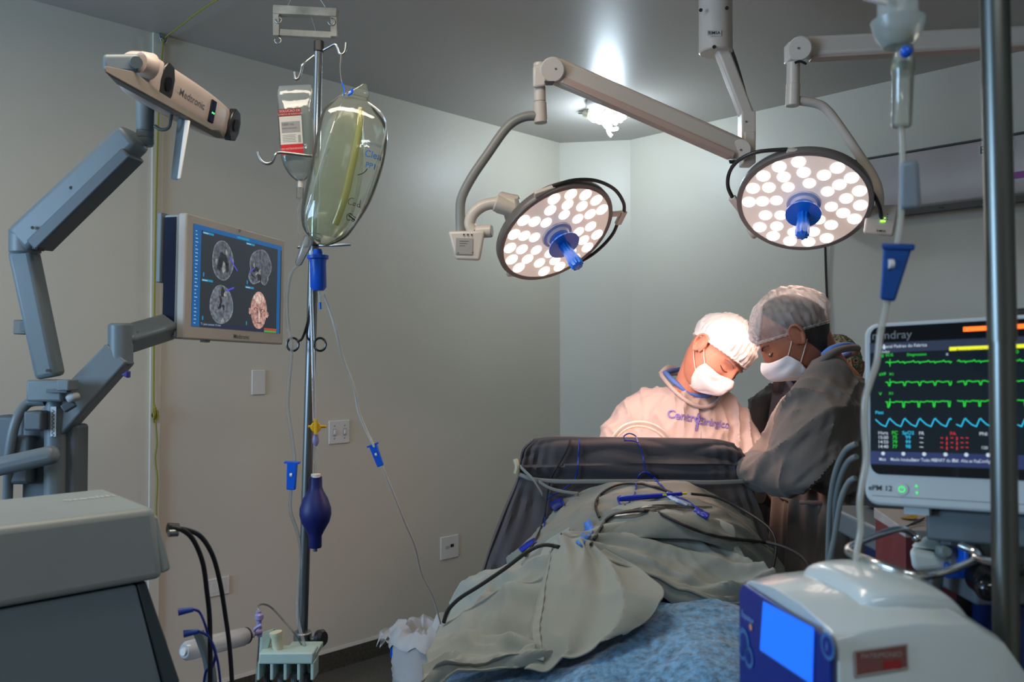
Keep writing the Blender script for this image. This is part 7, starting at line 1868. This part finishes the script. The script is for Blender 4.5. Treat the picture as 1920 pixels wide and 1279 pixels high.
# raised lid
MB().loft([(Q(.045, ww * .52, zT + .004), lv * .0 + wv * .055, V((0, 0, .012)) + lv * .004), (Q(.06, ww * .52, zT + .012), wv * .066, V((0, 0, .016))), (Q(.10, ww * .52, zT + .014), wv * .070, V((0, 0, .017))), (Q(.14, ww * .52, zT + .006), wv * .066, V((0, 0, .015))), (Q(.165, ww * .52, zT - .012), wv * .055, V((0, 0, .010)))], 28, 5, p=2.6).build('lid', uw, t)
f = Fr(Q(-.002, ww, zT - .23), -wv, V((0, 0, 1)), -lv)
bp_ = mat('panel_blue', rgb(8, 40, 130), .3)
m = MB(); m.prism([f.p(a, b, 0) for a, b in ((.0, 0), (ww - .002, 0), (ww - .002, .218), (ww - .010, .226), (.012, .226), (.002, .216))], f.n * .006); m.build('front_panel', bp_, t, bevel=.002)
def up(px, py):
    q = PLN(px, py, f.p(0, 0, .0066), f.n) - f.o; return q.dot(f.x), q.dot(f.y)
c4 = [up(*p) for p in ((1432, 1128), (1527, 1178), (1524, 1283), (1426, 1218))]
m = MB(); f.poly(m, c4, .0072); m.build('screen', glow('unit_screen_blue', rgb(12, 92, 250), 1.5), t, flat=True)
m = MB(); f.line(m, c4 + c4[:1], .003, .0070); m.build('screen_frame', mat('panel_light_blue', rgb(60, 110, 170), .4), t, flat=True)
m = MB(); x, y = up(1552, 1212); f.disc(m, x, y, .012, c=.0068); m.build('round_button', mat('panel_light_blue', rgb(60, 110, 170), .4), t, flat=True)
m = MB(); f.disc(m, x, y, .0085, c=.0072); m.build('button_centre', bp_, t, flat=True)
m = MB(); f.text(m, 'i', x, y, .012, .0076, .01); x, y = up(1402, 1158); f.text(m, 'Equator', x, y, .010, .0070, .004); m.build('panel_lettering', mat('panel_print', rgb(120, 160, 210), .5), t, flat=True)
for (px, py, r_) in ((1395, 1202, .014), (1404, 1232, .012), (1392, 1222, .009)):
    m = MB(); x, y = up(px, py); f.disc(m, x, y, r_, c=.0069); bo = m.build('keypad_button', mat('panel_light_blue', rgb(60, 110, 170), .4), t, flat=True)
    m = MB(); f.disc(m, x, y, r_ * .6, c=.0074); m.build('keypad_symbol', bp_, bo, flat=True)
m = MB(); x, y = up(1408, 1176); f.disc(m, x, y, .0035, c=.0070); m.build('orange_light', mat('pale_orange', rgb(220, 150, 110), .5), t, flat=True)
fs2 = Fr(Q(.02, -.0015, zT - .045), lv, V((0, 0, 1)), -wv)
def us(px, py):
    q = PLN(px, py, fs2.o, fs2.n) - fs2.o; return q.dot(fs2.x), q.dot(fs2.y)
c4 = [us(*p) for p in ((1602, 1222), (1700, 1208), (1702, 1252), (1604, 1268))]
m = MB(); fs2.poly(m, c4, .0); lb_ = m.build('side_label', mat('label_maroon', rgb(120, 74, 72), .5), t, flat=True)
cc_ = ((c4[0][0] + c4[2][0]) / 2, (c4[0][1] + c4[2][1]) / 2)
m = MB(); fs2.line(m, c4 + c4[:1], .0016, .0006); fs2.text(m, 'PATRIMONIO', cc_[0], cc_[1] + .004, .0065, .0008); m.build('label_print', mat('label_grey_print', rgb(168, 160, 156), .5), lb_, flat=True)
m = MB(); fs2.rect(m, cc_[0] + .002, cc_[1] - .009, cc_[0] + .019, cc_[1] - .001, .0006); m.build('label_red_field', mat('label_red2', rgb(150, 40, 44), .5), lb_, flat=True)
MB().box((Q(.16, ww * .4, zT - .16) + V((pb_.x, pb_.y, zT - .16))) / 2, (.06, .10, .05)).build('pole_clamp', M_bgdark, t, bevel=.004)

# drip line in front, hanging from above on the right
dd = .90
t = thing('drip_set', 'blurred drip chamber and milky port of an infusion line hanging at the top right', 'drip set', P(1690, 200, dd))
milky = clearmat('milky_plastic', (.85, .90, .90), .62, .25, (.66, .72, .72), .8)
MB().lathe([(0, S(26, dd)), (S(18, dd), S(40, dd)), (S(40, dd), S(46, dd)), (S(50, dd), S(48, dd)), (S(54, dd), S(36, dd)), (S(150, dd), S(34, dd))], P(1684, 88, dd), V((0, 0, 1)), 36).build('port', milky, t)
MB().loft([(P(1684, -55, dd), V((.034, 0, 0)), V((0, .022, 0))), (P(1684, -90, dd), V((.052, 0, 0)), V((0, .030, 0))), (P(1684, -230, dd), V((.055, 0, 0)), V((0, .028, 0))), (P(1684, -330, dd), V((.050, 0, 0)), V((0, .012, 0))), (P(1684, -370, dd), V((.046, 0, 0)), V((0, .003, 0)))], 32, 5, p=2.8).build('fluid_pouch', milky, t)
MB().tube([P(1684, -366, dd), P(1684, -380, dd), pa + V((-.10, 0, -.03))], .003, 8).build('hanging_loop', M_white, t)
MB().tube([P(1612, -10, dd - .02), P(1630, -2, dd - .02), P(1662, 6, dd - .02)], .003, 8).build('port_strap', M_white, t)
MB().lathe([(0, S(10, dd)), (S(8, dd), S(22, dd)), (S(26, dd), S(20, dd))], P(1688, 86, dd), V((0, 0, 1)), 24).build('yellow_port_ring', mat('port_olive', rgb(140, 136, 70), .5), t)
chm = clearmat('chamber_clear', (.92, .93, .88), .38, .08, (.72, .74, .66), 1.6)
MB().lathe([(0, S(15, dd)), (S(3, dd), S(18, dd)), (S(8, dd), S(18, dd)), (S(100, dd), S(19, dd)), (S(104, dd), S(21, dd)), (S(124, dd), S(20, dd)), (S(150, dd), S(16, dd))], P(1690, 238, dd), P(1695, 100, dd) - P(1690, 238, dd), 28).build('chamber', chm, t)
MB().lathe([(0, S(19, dd)), (S(6, dd), S(21, dd)), (S(16, dd), S(19, dd))], P(1693, 136, dd), V((0, 0, 1)), 24).build('chamber_collar', mat('collar_olive', rgb(132, 138, 112), .5), t)
MB().ball(P(1699, 97, dd - .022), S(11, dd)).build('blue_vent', M_blue, t)
line2 = clearmat('near_tube', (.95, .95, .92), .55, .12, (.80, .80, .74), 1.0)
o = MB().tube([P(1690, 236, dd), P(1691, 270, dd), P(1692, 300, dd), P(1691, 350, dd), P(1690, 395, dd), P(1687, 430, dd), P(1683, 458, dd)], S(6.5, dd) * .9, 10).build('upper_tube', line2, t)
MB().hexa([P(1686, 302, dd - .008), P(1722, 300, dd - .008), P(1722, 300, dd + .012), P(1686, 302, dd + .012)][::-1], [P(1688, 394, dd - .008), P(1728, 392, dd - .008), P(1728, 392, dd + .012), P(1688, 394, dd + .012)][::-1]).build('flow_regulator', mat('regulator_grey_blue', rgb(128, 140, 152), .4), t, bevel=.005)
t = thing('roller_clamp', 'large blurred blue roller clamp on the infusion line left of the near pole', 'tube clamp', P(1680, 510, dd))
q1 = [P(1656, 458, dd - .008), P(1712, 460, dd - .008), P(1712, 460, dd + .012), P(1656, 458, dd + .012)]
q2 = [P(1650, 562, dd - .008), P(1678, 566, dd - .008), P(1678, 566, dd + .012), P(1650, 562, dd + .012)]
MB().hexa(q1, q2).build('clamp_body', mat('clamp_blue_deep', rgb(6, 72, 150), .35), t, bevel=.003)
MB().hexa([P(1652, 456, dd - .010), P(1716, 458, dd - .010), P(1716, 458, dd + .014), P(1652, 456, dd + .014)], [P(1654, 468, dd - .010), P(1715, 470, dd - .010), P(1715, 470, dd + .014), P(1654, 468, dd + .014)]).build('clamp_flange', mat('clamp_blue_deep', rgb(6, 72, 150), .35), t, bevel=.002)
MB().cyl(P(1666, 495, dd - .009), P(1674, 495, dd - .009), .005).build('roller', M_white, t)
o = MB().tube([P(1664, 562, dd), P(1658, 590, dd), P(1650, 630, dd), P(1644, 680, dd), P(1632, 715, dd), P(1622, 750, dd), P(1621, 800, dd), P(1624, 860, dd), P(1616, 910, dd), P(1612, 945, dd), P(1614, 990, dd), P(1606, 1040, dd), P(1603, 1100, dd), P(1602, 1180, dd)], [.0036] * 14, 10).build('infusion_tube', line2); tag(o, 'blurred clear tube running down in front of the patient monitor', 'tube')
